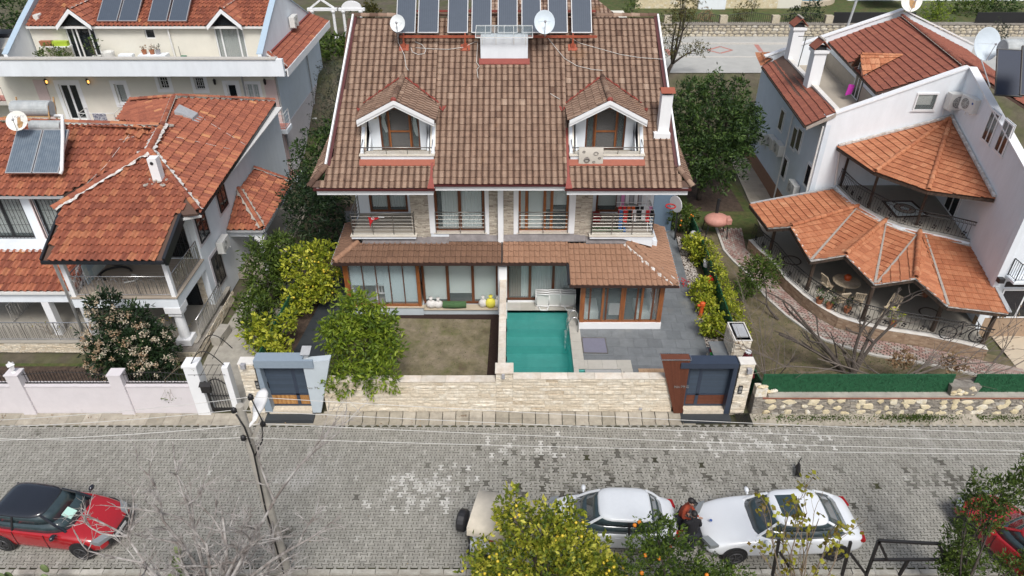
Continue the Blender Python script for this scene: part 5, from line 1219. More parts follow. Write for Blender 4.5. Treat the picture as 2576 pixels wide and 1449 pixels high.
v = MB(); v.tube([(lerp(gx0,gx1,i / 10),YW + .1,1.35 + .32 * math.sin(math.pi * i / 10)) for i in range(11)],.022,6); v.bar((gx0,YW + .1,.18),(gx1,YW + .1,.18),.05,.10); v.bar((gx0,YW + .1,.85),(gx1,YW + .1,.85),.03); v.bar((gx1,YW + .1,.1),(gx1,YW + .1,1.35),.03); v.build('frame','iron_black',IG)
for i in range(8):
 f_ = (i + .5) / 8; x = lerp(gx0,gx1,f_); v = MB(); v.bar((x,YW + .1,.18),(x,YW + .1,1.46 + .32 * math.sin(math.pi * f_)),.018); v.build('bar','iron_black',IG)
v = MB()
for i in range(7):
 for z in (.80,.92): v.tube([(lerp(gx0,gx1,(i + 1) / 8) + .045 * math.cos(q),YW + .08,z + .045 * math.sin(q)) for q in np.linspace(0,5.2,8)],.008,4)
v.build('scrolls','iron_black',IG)
AR = thing('iron_arch','thin black iron arch of bars over the garden gate','arch',(-11.0,YW + .3,2.4))
for y in (YW + .05,YW + 1.0):
 v = MB(); v.tube([(lerp(-11.62,-10.42,i / 14),y,2.40 + .62 * math.sin(math.pi * i / 14)) for i in range(15)],.017,6); v.build('hoop','iron_black',AR)
for i in (3,7,11): x = lerp(-11.62,-10.42,i / 14); z = 2.42 + .62 * math.sin(math.pi * i / 14); v = MB(); v.tube([(x,YW - .1,z),(x,YW + 1.15,z)],.012,5); v.build('cross_bar','iron_black',AR)
v = MB(); v.tube([(-11.75,YW - .1,2.05),(-10.40,YW - .1,2.05)],.010,5); v.tube([(-11.4,YW + .45,2.05),(-10.5,YW + .45,2.05)],.010,5)
for i in range(5): v.tube([(-11.5 + i * .23,YW - .16,2.05),(-11.5 + i * .23,YW + .5,2.05)],.009,5)
v.build('lower_grid','iron_black',AR)
# --- right neighbour: rubble wall with pale boulders, faux hedge on top
RWX0,RWX1 = 9.05,23.5
RW = thing('rubble_wall','grey slate rubble street wall studded with big cream boulders','wall',(14,YW,0))
v = MB(); v.box(RWX0,RWX1,YW - .02,YW + .32,-.02,.88); v.build('core','wall_core',RW)
v = MB(); v.box(RWX0 + .5,RWX1,YW - .04,YW + .40,.88,.95); v.build('concrete_coping','concrete',RW)
v = MB(); v.box(RWX0 + .3,RWX1,YW - .07,YW - .02,.83,.878); v.build('brick_course','brick_red',RW)
w = Wall((RWX0,YW - .02),(RWX1,YW - .02),(0,-1)); rs = random.Random(5); bould = []
for row,(zc,sp,sz) in enumerate(((.67,.66,.235),(.40,.58,.20),(.13,.64,.19))):
 s = .35 + rs.random() * .4
 while s < RWX1 - RWX0 - .2:
  a,b = sz * rs.uniform(.55,1.25),sz * rs.uniform(.62,1.05) * .85; zz = zc + rs.uniform(-.05,.05); bould.append((s,zz,a,b)); s += sp * rs.uniform(.6,1.35)
for s,zz,a,b in bould:
 if s > 12.6: continue
 m_ = MB(); m_.ti = min(1,max(0,rs.gauss(.62,.25))); n = 8; sk = rs.uniform(-.35,.35); ring = []
 for k in range(n):
  t = 2 * math.pi * (k + rs.uniform(-.3,.3)) / n; r_ = rs.uniform(.68,1.22); x_,z_ = a * r_ * math.cos(t),b * r_ * math.sin(t); ring.append((s + x_ + sk * z_,min(.82,max(.0,zz + z_))))
 m_.add([w.P(p[0],p[1],0) for p in ring] + [w.P(lerp(s,p[0],.86),lerp(zz,p[1],.86),rs.uniform(.035,.05)) for p in ring] + [w.P(s,zz,rs.uniform(.045,.06))],[[k,(k + 1) % n,n + (k + 1) % n,n + k] for k in range(n)] + [[n + k,n + (k + 1) % n,2 * n] for k in range(n)]); m_.build('boulder','cream_stone',RW)
m_ = MB(); z = .02
while z < .80:
 s = rs.uniform(0,.1)
 while s < 12.8:
  L = rs.uniform(.07,.26); h = rs.uniform(.025,.06)
  if not any(abs(s + L / 2 - q[0]) < q[2] * .9 and abs(z + h / 2 - q[1]) < q[3] * .9 for q in bould): m_.ti = min(1,max(0,rs.gauss(.45,.25))); w.slab(m_,s,s + L - .012,z,z + h - .008,0,rs.uniform(.015,.05))
  s += L
 z += .058
m_.build('slate_pieces','slate_bits',RW,kind='stuff',fix=False)
v = MB(); v.ti = .8; x = RWX0 + .12
for k in range(7): v.ti = rs.random(); v.ball((RWX0 + .1 + k * .10 + rs.uniform(-.04,.04),YW + .08 + rs.uniform(-.05,.1),1.0 + (.34 if k < 3 else .05)),rs.uniform(.07,.13),7,5,(1.2,.8,.7),.18)
v.box(RWX0,RWX0 + .42,YW + .0,YW + .3,.85,1.30); v.build('broken_stones','cream_stone',RW,kind='stuff')
def hedge_mat(name,label,path,z0,h,n_per,th=.10,z_of=None):
 t = thing(name,label,'fence',(path[0][0],path[0][1],z0)); V = []; T = []; m_ = MB()
 for a,b in zip(path,path[1:]):
  a,b = Vc((*a,0)),Vc((*b,0)); L = (b - a).length; d = (b - a).normalized(); n = Vc((-d.y,d.x,0)); q = [a + n * .02,b + n * .02,b - n * .02,a - n * .02]; m_.hexa([p + Vc((0,0,z0)) for p in q],[p + Vc((0,0,z0 + h)) for p in q])
  k = int(L * h * n_per)
  for i in range(k):
   s,z = rd() * L,z0 + rd() * h * 1.02; sd = random.choice((-1,1)); p = np.array(a + d * s + n * sd * .02 + Vc((0,0,z))); dr = np.array(n) * sd + np.random.normal(size=3) * .8; dr /= np.linalg.norm(dr); l = ru(.03,.075); sw = np.cross(dr,np.random.normal(size=3)); sw /= np.linalg.norm(sw); sw *= .010
   V += [p,p + dr * l * .5 + sw,p + dr * l,p + dr * l * .5 - sw]; T.append(rd())
 m_.build('backing','faux_hedge',t); leafobj('needles',V,T,'faux_hedge',t)['kind'] = 'stuff'; return t
hx = Y(1918,960,YW + .2).x
hedge_mat('artificial_hedge','bright green artificial hedge fence on the rubble street wall',[(hx,YW + .22),(16.35,YW + .22)],.94,.86,1100)
hedge_mat('artificial_hedge','bright green artificial hedge fence right of the stub pillar at the frame edge',[(17.15,YW + .22),(22.5,YW + .22)],.94,.86,1100)
SP = thing('stub_pillar','short cream rubble stub pillar between the two green hedge fences','pillar',(16.75,YW + .2,1.28))
v = MB(); v.prism([(16.3,YW - .03,.94),(17.2,YW - .03,.94),(17.32,YW - .03,1.40),(16.22,YW - .03,1.40)],(0,.45,0)); v.build('core','wall_core',SP)
for i in range(13):
 m_ = MB(); m_.ti = rs.random(); m_.ball((rs.uniform(16.35,17.15),YW - .02 + rs.uniform(-.02,.02),rs.uniform(1.0,1.40)),rs.uniform(.08,.13),7,5,(1,.45,.7),.2); m_.build('stone','cream_stone',SP)
# moss and weeds at the foot of the rubble wall, drain grating, dead leaves
def tufts(name,mat,n,area,size,zf=lambda x,y: 0.0,h=1.0):
 V = []; T = []
 for i in range(n):
  x,y = area(); p = np.array((x,y,zf(x,y))); d = np.random.normal(size=3) * .5; d[2] = abs(d[2]) + .5 * h; d /= np.linalg.norm(d); l = size * ru(.5,1.3); s = np.cross(d,np.random.normal(size=3)); s /= np.linalg.norm(s) + 1e-9; s *= l * .22
  V += [p - s * .4,p + d * l * .5 + s,p + d * l,p + d * l * .5 - s]; T.append(rd())
 me = bpy.data.meshes.new(name); me.from_pydata([tuple(p) for p in V],[],[[4 * i,4 * i + 1,4 * i + 2,4 * i + 3] for i in range(n)]); vset(me,T)
 return link(name,me,mat,None,kind='stuff')
tufts('weeds','leaf_mid',5200,lambda: (random.choice((random.gauss(11.6,1.3),random.gauss(15.2,.8),ru(17.5,21))),YW - .06 - abs(random.gauss(0,.16))),.09)
tufts('grass_blades','leaf_mid',2600,lambda: (ru(-6.8,-.7),ru(19.95,25.6)),.05)
tufts('right_grass_blades','leaf_mid',4200,lambda: (ru(9.8,17),ru(20.2,26)),.06)
tufts('fallen_leaves','leaf_dry',220,lambda: (ru(-20,18),ru(18.9,19.5)),.075,lambda x,y: .06,.1)
tufts('scattered_leaves','leaf_dry',130,lambda: (ru(-15,15),ru(13,18.8)),.055,lambda x,y: .012,.1)
DG = thing('drain_grating','dark drain grating beside the step of the navy gate','grating',(8.6,19.3,0.02))
for i in range(10): v = MB(); v.box(8.42 + i * .058,8.445 + i * .058,19.0,19.55,.07,.10); v.build('bar','iron_black',DG)
# ------------------------------------------------------------------ utility pole, lamp, wires
PB = G(722,1442,0); px_,py_ = PB.x,PB.y; PT = Y(600,1020,py_).z
UP = thing('utility_pole','leaning grey concrete utility pole with forked top by the near kerb','utility pole',(px_,py_,0))
v = MB(); tx = px_ + .05; v.tube([(px_,py_,0),(px_ + .02,py_,PT * .5),(tx,py_,PT)],[.165,.135,.10],12); v.build('pole','concrete',UP,smooth=False)
v = MB(); v.bar((tx + .02,py_ + .02,PT - 1.25),(tx + .42,py_ + .1,PT - .55),.09); v.bar((tx - .02,py_,PT - .25),(tx + .30,py_ + .1,PT + .28),.09); v.build('fork_arm','concrete',UP)
ins = [(tx - .13,py_ - .08,PT - .08),(tx + .34,py_ - .02,PT + .30),(tx - .06,py_ - .16,PT - .95),(tx + .46,py_ - .02,PT - .60)]
for q in ins: v = MB(); v.lathe(q,[(.03,-.08),(.075,-.05),(.05,-.02),(.075,.01),(.045,.05),(.03,.08)],10); v.build('insulator','black_metal',UP,smooth=True)
v = MB(); v.tube([(tx - .10,py_ - .1,PT - .2),(tx + .05,py_ - .16,PT - .6),(tx + .10,py_ - .18,PT - 1.5),(px_ + .02,py_ - .17,3.2),(px_,py_ - .19,.2)],.022,5); v.tube([(tx + .34,py_,PT + .2),(tx + .5,py_ - .1,PT - .4),(tx + .38,py_ - .1,PT - 1.1),(tx + .10,py_ - .17,PT - 1.6)],.018,5); v.build('cable','cable_black',UP,smooth=True)
LM = thing('street_lamp','white oval street lamp head mounted behind the pole top','street lamp',(tx + .12,py_ + .15,PT - .5))
v = MB(); prof = [(0,.05),(.12,.07),(.22,.085),(.36,.14),(.62,.175),(.86,.15),(1.0,.06)]
vs = []; n = 12; base = Vc((tx + .20,py_ + .10,PT - .62))
for l,r_ in prof:
 for k in range(n): a = 2 * math.pi * k / n; vs.append(base + Vc((r_ * math.cos(a) + .02 * l,l * .95,l * .22 + r_ * .55 * math.sin(a))))
v.add(vs,[[i * n + k,i * n + (k + 1) % n,(i + 1) * n + (k + 1) % n,(i + 1) * n + k] for i in range(len(prof) - 1) for k in range(n)] + [list(range(n))[::-1],list(range((len(prof) - 1) * n,len(prof) * n))]); v.build('lamp_head','white_metal',LM,smooth=True)
v = MB(); v.tube([base + Vc((-.12,-.1,-.1)),base + Vc((0,.02,0))],.04,8); v.build('arm','white_metal',LM)
def wire(a,b,lab,sag=.12,r=.0075,mat='cable_white'):
 cable([a,b],r,lab,mat,sag=sag,name='overhead_wire',cat='wire',n=16,group='overhead wires along the street')
def far_pt(u,v_,y): return Y(u,v_,y)
I = [Vc(q) for q in ins]
wire(I[1],far_pt(2700,1094,15.5),'uppermost overhead wire running right from the pole top'); wire(I[0],far_pt(2700,1113,15.2),'overhead wire running right just below the uppermost one')
wire(I[3],far_pt(2700,1136,14.6),'overhead wire running right from the forked arm, lowest over the street'); wire(I[2],far_pt(2700,1143,14.4),'thin overhead wire beside the lowest one, running right')
wire(I[1],far_pt(-120,1062,14.8),'uppermost overhead wire running left across the pink wall foot'); wire(I[0],far_pt(-120,1076,14.4),'overhead wire running left just below the uppermost one')
wire(I[2],far_pt(-120,1098,14.0),'overhead wire running left over the pavers from the lower insulator'); wire(I[3],far_pt(-120,1110,13.8),'lowest overhead wire running left over the pavers',r=.009)
# ------------------------------------------------------------------ left neighbour: white house under terracotta barrel tiles
LH = thing('terracotta_house','white house with terracotta barrel tile roof and white mortared hips, left of the middle house','house',(-16,27,0))
EX = -13.35
b = MB(); b.box(EX - .25,EX,26.0,39.0,0,5.35); b.box(-17.5,EX - .26,26.0,26.25,0,2.5)
WLf = Wall((-24.5,27.5),(EX,27.5),(0,-1)); b_s = lambda u,v_: WLf.S(u,v_)
wl1 = (-24.5 + 24.5,b_s(95,610)[0],3.15,5.12)
wl2 = (b_s(107,560)[0],b_s(165,560)[0],3.15,5.12)
wall_with_holes(WLf,b,0,24.5 - 17.5 + .0,0,5.35,[(.3,wl1[1],3.15,5.12),(wl2[0],6.95,3.15,5.12),(1.2,4.6,.6,2.4)],th=.25)
WBf = Wall((-17.5,26.0),(EX - .26,26.0),(0,-1)); bd = (2.35,3.75,3.05,5.05)
wall_with_holes(WBf,b,.0,3.88,2.5,5.35,[bd],th=.25); b.box(-17.5,-17.3,26.26,27.5,2.5,5.35); b.build('wall','white_render',LH)
window(WLf,LH,.3,wl1[1],3.15,5.12,'black_frame',cols=3,o=-.05,fw=.08,gl='glass_clear',back=[(.0,1,'curtain_grey',.05,1)],bars=('iron_black',.16))
window(WLf,LH,wl2[0],6.95,3.15,5.12,'black_frame',cols=1,o=-.05,fw=.08,gl='glass_clear',back=[(.0,1,'curtain_grey',.05,1)],bars=('iron_black',.16))
window(WLf,LH,1.2,4.6,.6,2.4,'black_frame',cols=3,o=-.05,gl='glass_dark')
window(WBf,LH,*bd,'black_frame',cols=2,o=-.05,fw=.08,gl='glass_dark',bars=('iron_black',.16))
for s in (b_s(97,560)[0],wl2[0] - .12): v = MB(); WLf.slab(v,s,s + .12,3.1,5.3,0,.03); v.build('trim','pink_quoin',LH)
WE = Wall((EX,26.0),(EX,39.0),(1,0))
def ewin(u0,v0,u1,v1,h):   # side windows with iron bars
 (s,z) = WE.S((u0 + u1) / 2,(v0 + v1) / 2); window(WE,LH,s - .48,s + .48,z - h / 2,z + h / 2,'black_frame',cols=2,o=.012,depth=.05,fw=.05,gl='glass_dark',bars=('iron_black',.15),surround=('pink_render',.16))
ewin(495,545,518,590,1.25); ewin(545,470,567,520,1.2); ewin(530,632,566,715,1.5)
ac_unit(X(551,618,EX) + Vc((0.0,0,-.2)),R(90),'white air conditioner unit on the side wall of the terracotta roofed house',s=1.0)
# roofs
AP = G(378,385,6.8); c1,c2 = G(500,537,5.4),G(690,258,5.4)
en = (c2 - c1).cross(AP - c1).normalized(); RJ,RB = PL(412,318,c1,en),PL(440,248,c1,en)
fl,frr = G(108,655,5.0),G(410,655,5.0)
fn = (frr - fl).cross(AP - fl).normalized(); FP = lambda u,v_: PL(u,v_,fl,fn)
front = tile_roof(LH,[fl,frr,FP(452,541),FP(497,537),AP,FP(139,529),FP(166,506)],'tile_terracotta','barrel',.27,.385,290,thick=.10,name='porch_roof',spread=.34,mid=.45,outlier=.10)
east = tile_roof(LH,[c1,c2,RB,RJ,AP],'tile_terracotta','barrel',.27,.385,120,thick=.10,name='side_roof',spread=.24,mid=.38,outlier=.05)
ms = [G(-30,492,5.42),G(400,492,5.42),G(376,322,7.2),G(-30,308,7.2)]
mn = (ms[1] - ms[0]).cross(ms[3] - ms[0]).normalized(); MP = lambda u,v_: PL(u,v_,ms[0],mn)
main = tile_roof(LH,[ms[0],MP(158,492),MP(383,378),MP(405,322),MP(-30,308)],'tile_terracotta','barrel',.27,.385,250,thick=.10,name='front_roof',spread=.30,mid=.40,outlier=.09)
mb = MB(); mb.poly([ms[3],ms[2],Vc((ms[2].x,34,4.8)),Vc((ms[3].x,34,4.8))]); mb.build('rear_roof','underlay',LH)
tile_roof(LH,[(lambda q: PL(330,250,RJ,(RB - RJ).cross(q - RJ).normalized()))(G(298,304,6.3)),G(298,304,6.3),RJ,RB],'tile_terracotta','barrel',.27,.385,0,auto=True,thick=.08,name='rear_side_roof',spread=.2,mid=.35)
Hn = Vc((0,0,.13))
ridge(LH,FP(137,532) + Hn,AP + Hn,'tile_terracotta',.13,.38,.02,bed=('mortar',True)); ridge(LH,c1 + Hn,AP + Hn,'tile_terracotta',.13,.38,.02,bed=('mortar',True))
ridge(LH,AP + Hn,RJ + Hn,'tile_terracotta',.13,.38,.02,bed=('mortar',True)); ridge(LH,RJ + Hn,RB + Hn,'tile_terracotta',.11,.36,.02,bed=('mortar_grey',False))
ridge(LH,c2 + Hn,RB + Hn,'tile_terracotta',.11,.36,.02,bed=('mortar_grey',False)); ridge(LH,MP(-30,308) + Hn,MP(404,322) + Hn,'tile_terracotta',.11,.36,.02,bed=('mortar_grey',False))
ridge(LH,G(330,250,6.75),RB + Hn,'tile_terracotta',.10,.36,.0)
def mlump(p,n,r,mat='mortar'):
 m_ = MB()
 for i in range(n): m_.ball(p + Vc((random.gauss(0,r),random.gauss(0,r),random.gauss(0,r * .3))),ru(.05,.12),6,4,(1.3,1.3,.5),.25)
 m_.build('mortar_patch',mat,LH,kind='stuff')
mlump(RJ,14,.15,'mortar_grey'); mlump(AP,18,.2)
def edge(p,q,mat,w=.10,h=.18,dz=-.06,nm='gutter'): v = MB(); v.bar(Vc(p) + Vc((0,0,dz)),Vc(q) + Vc((0,0,dz)),w,h); v.build(nm,mat,LH)
edge(fl + Vc((-.05,-.06,0)),frr + Vc((.05,-.06,0)),'gutter_black',.10,.12); edge(fl + Vc((-.06,0,.04)),FP(166,506) + Vc((-.06,0,.04)),'gutter_black',.08,.22)
edge(frr + Vc((.06,0,-.02)),FP(452,541) + Vc((.06,0,-.02)),'gutter_black',.12,.40); edge(c1 + Vc((.05,-.05,0)),c2 + Vc((.05,0,0)),'gutter_black',.08,.14)
edge(ms[0] + Vc((0,-.06,0)),MP(160,492) + Vc((0,-.06,0)),'zinc',.10,.10); edge(FP(452,541) + Vc((.1,-.05,-.1)),c1 + Vc((.1,-.08,-.02)),'gutter_white',.10,.08)
v = MB(); v.prism([fl + Vc((.1,.1,-.14)),frr + Vc((-.1,.1,-.14)),FP(452,541) + Vc((-.1,0,-.14)),FP(166,506) + Vc((.1,0,-.14))],(0,0,-.05)); v.build('soffit','soffit',LH)
v = MB(); v.box(EX + .01,EX + .45,26.0,38.6,5.16,5.22); v.build('soffit','soffit',LH)
# square white flue
q = FP(402,455); v = MB(); v.obox((q.x,q.y,q.z - .3),.36,.36,1.35); fl_ = v.build('flue','white_paint',LH); v = MB(); v.lathe((0,0,0),[(.07,0),(.07,.02)],10,M=MT((q.x - .02,q.y - .185,q.z + .86)) @ MR(R(90),4,'X')); v.build('flue_hole','black_metal',fl_); mlump(q + Vc((0,.0,.02)),26,.22,'mortar_grey')
# roof hatch
hp = [PL(u,v_,c1,en) for u,v_ in ((441,292),(487,309),(501,296),(454,274))]; hn = Vc((0,0,.14)); v = MB(); v.prism([p + Vc((0,0,.04)) for p in hp],(0,0,.20)); v.build('roof_hatch','zinc',LH)
v = MB(); v.prism([PL(u,v_,c1,en) + Vc((0,0,.09)) for u,v_ in ((487,309),(502,313),(516,297),(502,297))],(0,0,.015)); v.build('hatch_flashing','zinc',LH)
# loose tiles lying on the front slope
for i,(u,v_,a) in enumerate(((319,344,.1),(342,352,-.2),(361,345,.5),(348,334,.7),(356,333,1.2))):
 o = link('loose_tile',tile_meshes('barrel',.27,.385,'tile_terracotta')[7],None,None); o.matrix_basis = MT(MP(u,v_) + mn * (.10 if mn.z > 0 else -.10)) @ MR(a,4,'Z') @ MR(R(22),4,'X')
 tag(o,['loose pale orange roof tile lying straight on the terracotta slope, left of the heap','loose pale tile lying at the front of the heap near the ridge','loose tile at the right end of the heap near the ridge','loose tile leaning at the back of the heap near the ridge','broken loose tile turned sideways in the heap near the ridge'][i],'roof tile','loose tiles lying on the terracotta roof')
# balcony of the left house
BX0,BX1,BY0 = -17.5,-13.3,23.05
v = MB(); v.box(BX0,BX1,BY0,25.98,2.50,2.95); v.build('balcony_slab','white_render',LH); v = MB(); v.box(BX0 - .03,BX1 + .03,BY0 - .04,25.97,2.951,3.0); v.build('balcony_floor','floor_wood',LH)
for x in (BX0 + .12,BX1 - .12): v = MB(); v.obox((x,BY0 + .12,3.0),.17,.17,1.92); v.build('roof_post','white_paint',LH)
v = MB(); v.tube([(BX0 - .06,BY0 - .02,.6),(BX0 - .06,BY0 - .02,4.6),(BX0 + .1,BY0 - .4,4.9)],.06,8); v.build('downpipe','gutter_white',LH,smooth=True)
def hooprail(pts,z,h,parent,mat='steel_bright',step=.30):
 o = rail(parent,[(p[0],p[1],z) for p in pts],h,mat,post_every=1.3,bal=.15,tr=.024,hr=.010,name='balcony_railing')
 for a,b in zip(pts,pts[1:]):
  a,b = Vc((*a,z)),Vc((*b,z)); L = (b - a).length; n = int(L / .45)
  for i in range(n):
   p0,p1 = a.lerp(b,(i + .2) / n),a.lerp(b,(i + .8) / n); v = MB(); v.tube([p0 + Vc((0,0,.1))] + [p0.lerp(p1,.5 - .5 * math.cos(q)) + Vc((0,0,h * .62 + h * .26 * math.sin(q))) for q in np.linspace(0,math.pi,7)] + [p1 + Vc((0,0,.1))],.011,5); v.build('hoop',mat,o)
 return o
hooprail([(BX0 + .1,25.9),(BX0 + .1,BY0 + .1),(BX1 - .1,BY0 + .1),(BX1 - .1,25.9)],3.0,.92,LH)
v = MB()
SW = thing('swing_chair','black hanging swing chair on the tiled balcony under the terracotta roof','chair',(-16.2,24.9,3.0))
v.tube([(-16.5 + .62 * math.cos(q),24.75 + .5 * math.sin(q),3.04) for q in np.linspace(.4,4.4,16)],.045,7); v.build('ring_base','black_metal',SW,smooth=True)
v = MB(); v.tube([(-15.9 + .5 * math.cos(q),24.35 + .3 * math.sin(q),3.05) for q in np.linspace(-1.4,1.3,9)],.04,7); v.build('padded_foot','ac_white',SW,smooth=True)
v = MB(); v.lathe((-16.4,25.2,3.25),[(.1,0),(.38,.10),(.55,.35),(.56,.6),(.5,.62),(.34,.2),(.01,.12)],14); v.build('basket','black_metal',SW,smooth=True)
v = MB()
CP = thing('checked_panel','blue and white checked panel hung inside the left balcony railing','panel',(-17.2,24.6,3.0))
for i in range(7):
 for j in range(4): v = MB(); v.box(-17.22,-17.19,23.9 + i * .26,24.155 + i * .26,3.05 + j * .22,3.265 + j * .22); v.build('square',random.choice(['blind_blue','curtain_white','metal_pale_blue','curtain_white']),CP)
cx,cy = -13.62,23.35
v = MB(); v.lathe((cx,cy,.82),[(.21,0),(.19,1.2)],16); v.build('column','white_paint',LH,smooth=False)
v = MB(); v.obox((cx,cy,.55),.62,.62,.27); v.build('column_base','white_paint',LH); v = MB(); v.obox((cx,cy,2.03),.52,.52,.18); v.obox((cx,cy,2.211),.66,.66,.28); v.build('column_capital','white_paint',LH)
# ground terrace with rail on a ledge-stone base
v = MB(); v.box(-24.5,-13.2,23.3,27.4,0,.52); v.box(-14.4,-13.0,22.7,26.0,0,.50); v.build('terrace_base','wall_core',LH); v = MB(); v.box(-24.5,-13.15,23.25,27.45,.521,.57); v.build('terrace_floor','floor_terrace',LH)
WT = Wall((-24.5,23.3),(-14.4,23.3),(0,-1)); ledge(WT,0,10.1,.02,.52,LH,.07,'travertine'); WT2 = Wall((-14.4,22.7),(-13.0,22.7),(0,-1)); ledge(WT2,0,1.4,.02,.5,LH,.07,'travertine'); WT3 = Wall((-13.0,22.7),(-13.0,27.2),(1,0)); ledge(WT3,0,4.5,.02,.52,LH,.07,'travertine')
hooprail([(-24.4,23.4),(-17.6,23.4),(-14.5,23.4)],.57,.92,LH); hooprail([(-13.12,23.6),(-13.12,26.4)],.57,.92,LH); hooprail([(-21.6,26.8),(-21.6,24.6)],.57,.92,LH)
wps = Wall((-17.0,25.99),(-13.6,25.99),(0,-1)); window(wps,LH,2.0,3.1,.6,2.45,'black_frame',cols=1,o=.012,depth=.05,gl='glass_dark'); ledge(wps,0.1,1.9,.6,2.5,LH,.08,'travertine'); ledge(wps,3.15,3.4,.6,2.5,LH,.08,'travertine')
for x in (-19.2,-17.7): v = MB(); v.obox((x,23.9,.57),.3,.3,1.7); v.build('terrace_column','white_paint',LH)
v = MB(); v.box(-24.5,-17.55,23.75,24.05,2.28,2.72); v.build('beam','white_render',LH)
lr = [Vc((-24.5,23.72,2.86)),Vc((-17.6,23.72,2.86)),Vc((-17.9,25.6,3.62)),Vc((-24.5,25.6,3.62))]
tile_roof(LH,lr,'tile_terracotta','barrel',.27,.385,90,thick=.08,name='terrace_roof',spread=.3,mid=.42); ridge(LH,lr[1] + Hn,lr[2] + Hn,'tile_terracotta',.10,.36,.02,bed=('mortar',True))
edge(lr[0] + Vc((0,-.06,0)),lr[1] + Vc((0,-.06,0)),'gutter_white',.10,.12)
v = MB(); v.box(-24.5,-17.6,25.4,27.48,2.75,3.12); v.build('upper_balcony_slab','white_render',LH); rail(LH,[(-24.4,25.5,3.12),(-17.8,25.5,3.12)],.55,'white_metal',rows=1,name='upper_railing'); v = MB(); v.box(-24.5,-17.7,25.55,25.6,3.12,3.5); v.build('upper_parapet','pink_quoin',LH)
# side entrance canopy
e0,e1,e2 = G(563,575,2.75),G(661,578,2.75),G(726,460,2.75); e0 = Vc((EX + .02,e1.y,2.75)); kx = Vc((EX + .05,31.2,3.68)); ky = Vc((EX + .05,33.6,3.68)); e2 = Vc((e1.x,34.0,2.75))
tile_roof(LH,[e0,e1,kx],'tile_terracotta','barrel',.27,.385,40,thick=.08,name='canopy_roof',spread=.25,mid=.45); tile_roof(LH,[e1,e2,ky,kx],'tile_terracotta','barrel',.27,.385,60,thick=.08,name='canopy_roof',spread=.2,mid=.38)
ridge(LH,e1 + Hn,kx + Hn,'tile_terracotta',.10,.36,.02,bed=('mortar_grey',True)); ridge(LH,e2 + Hn,ky + Hn,'tile_terracotta',.10,.36,.02,bed=('mortar_grey',True)); edge(e0 + Vc((0,-.06,0)),e1 + Vc((.05,-.06,0)),'zinc',.09,.08); edge(e1 + Vc((.05,0,0)),e2 + Vc((.05,0,0)),'zinc',.08,.10)
v = MB(); v.box(EX + .01,e1.x - .1,e1.y + .15,e1.y + .45,2.3,2.66); v.box(e1.x - .4,e1.x - .1,e1.y + .46,34,2.3,2.66); v.build('canopy_beam','white_render',LH)
v = MB(); v.lathe((e1.x - .28,e1.y + .3,.3),[(.17,0),(.15,1.75)],14); v.obox((e1.x - .28,e1.y + .3,2.06),.46,.46,.23); v.build('canopy_column','white_paint',LH)
v = MB(); v.box(EX,e1.x + .1,e1.y,36,0,.3); v.build('entrance_landing','slab_beige',LH); rail(LH,[(e1.x,e1.y + .6,.3),(e1.x,35.5,.3)],.9,'steel_bright',bal=.3,name='landing_railing')
BN = thing('concrete_bench','plain grey concrete block bench by the side path of the terracotta house','bench',(-12.5,24.6,0)); v = MB(); p = G(555,838,.3); v.obox((p.x,p.y,0),.42,1.0,.42,R(-6)); v.build('block','concrete',BN)
# solar water heater on the left roof
for u0,u1,nm in ((27,93,'left'),(95,160,'right')):
 A,B_ = MP((u0 - 2),459) + Vc((0,0,.42)),MP((u1 - 2),461) + Vc((0,0,.42)); collector((A + B_) / 2 + Vc((0,0,0)),R(0),(B_ - A).length - .03,2.15,R(36),f'weathered grey solar collector, {nm} one of the two on the terracotta roof','solar_frosted','solar collectors on the terracotta roof','alu',11,'solar_rib')
WR2 = thing('water_tank','grey horizontal water tank behind the solar collectors on the terracotta roof','water tank',(-22,30.5,7.3),group='grey water tanks on the terracotta roof')
def tank(t,p,q,r):
 p,q = Vc(p),Vc(q); d = (q - p).normalized(); v = MB(); v.tube([p - d * .03,p,p + d * .05,q - d * .05,q,q + d * .03],[r * .9,r * .98,r,r,r * .98,r * .9],20); v.build('drum','tank_grey',t,smooth=False)
 for k in (.35,.62): c = p.lerp(q,k); v = MB(); v.tube([c - d * .012,c + d * .012],r * 1.012,20); v.build('seam_band','zinc',t)
a,b = Y(112,318,30.3),Y(158,318,30.3); tank(WR2,(a.x - .55,30.3,a.z),(b.x - .05,30.3,b.z),.27)
WR3 = thing('water_tank','larger grey water tank raised highest behind the satellite dish on the terracotta roof','water tank',(-22,31.3,7.5),group='grey water tanks on the terracotta roof')
a,b = Y(52,273,31.2),Y(135,273,31.2); tank(WR3,(a.x - .3,31.2,a.z),(b.x - .1,31.2,b.z),.36)
HS = thing('heater_stand','rusty steel stand carrying the two grey water tanks','stand',(-22,31,7.2))
for x,y,z in ((-22.6,30.9,8.0),(-20.9,30.9,8.0),(-22.6,31.5,8.2),(-20.9,31.5,8.2)): v = MB(); v.bar((x,y - .35,6.9),(x,y + .1,z),.05); v.build('leg','rust',HS)
v = MB(); v.bar((-22.8,30.6,7.62),(-20.7,30.6,7.62),.05); v.build('beam','rust',HS)
WPI = thing('water_pipe','thick white insulated pipe beside the weathered collectors','pipe',MP(172,400)); v = MB(); P_ = lambda u,v_,o: MP(u,v_) + Vc((0,0,o)); v.tube([P_(161,462,.45),P_(166,455,.5),P_(178,400,1.0),P_(182,375,1.25),P_(184,365,1.35),P_(165,362,1.3)],.075,9); v.build('pipe','white_metal',WPI,smooth=True)
dish(Y(46,306,29.2),R(8),R(38),.43,'rust stained white satellite dish lettered USKEY on the terracotta roof','dish_cream',pole=MP(50,350),rust=True)
p = Y(46,297,28.9)
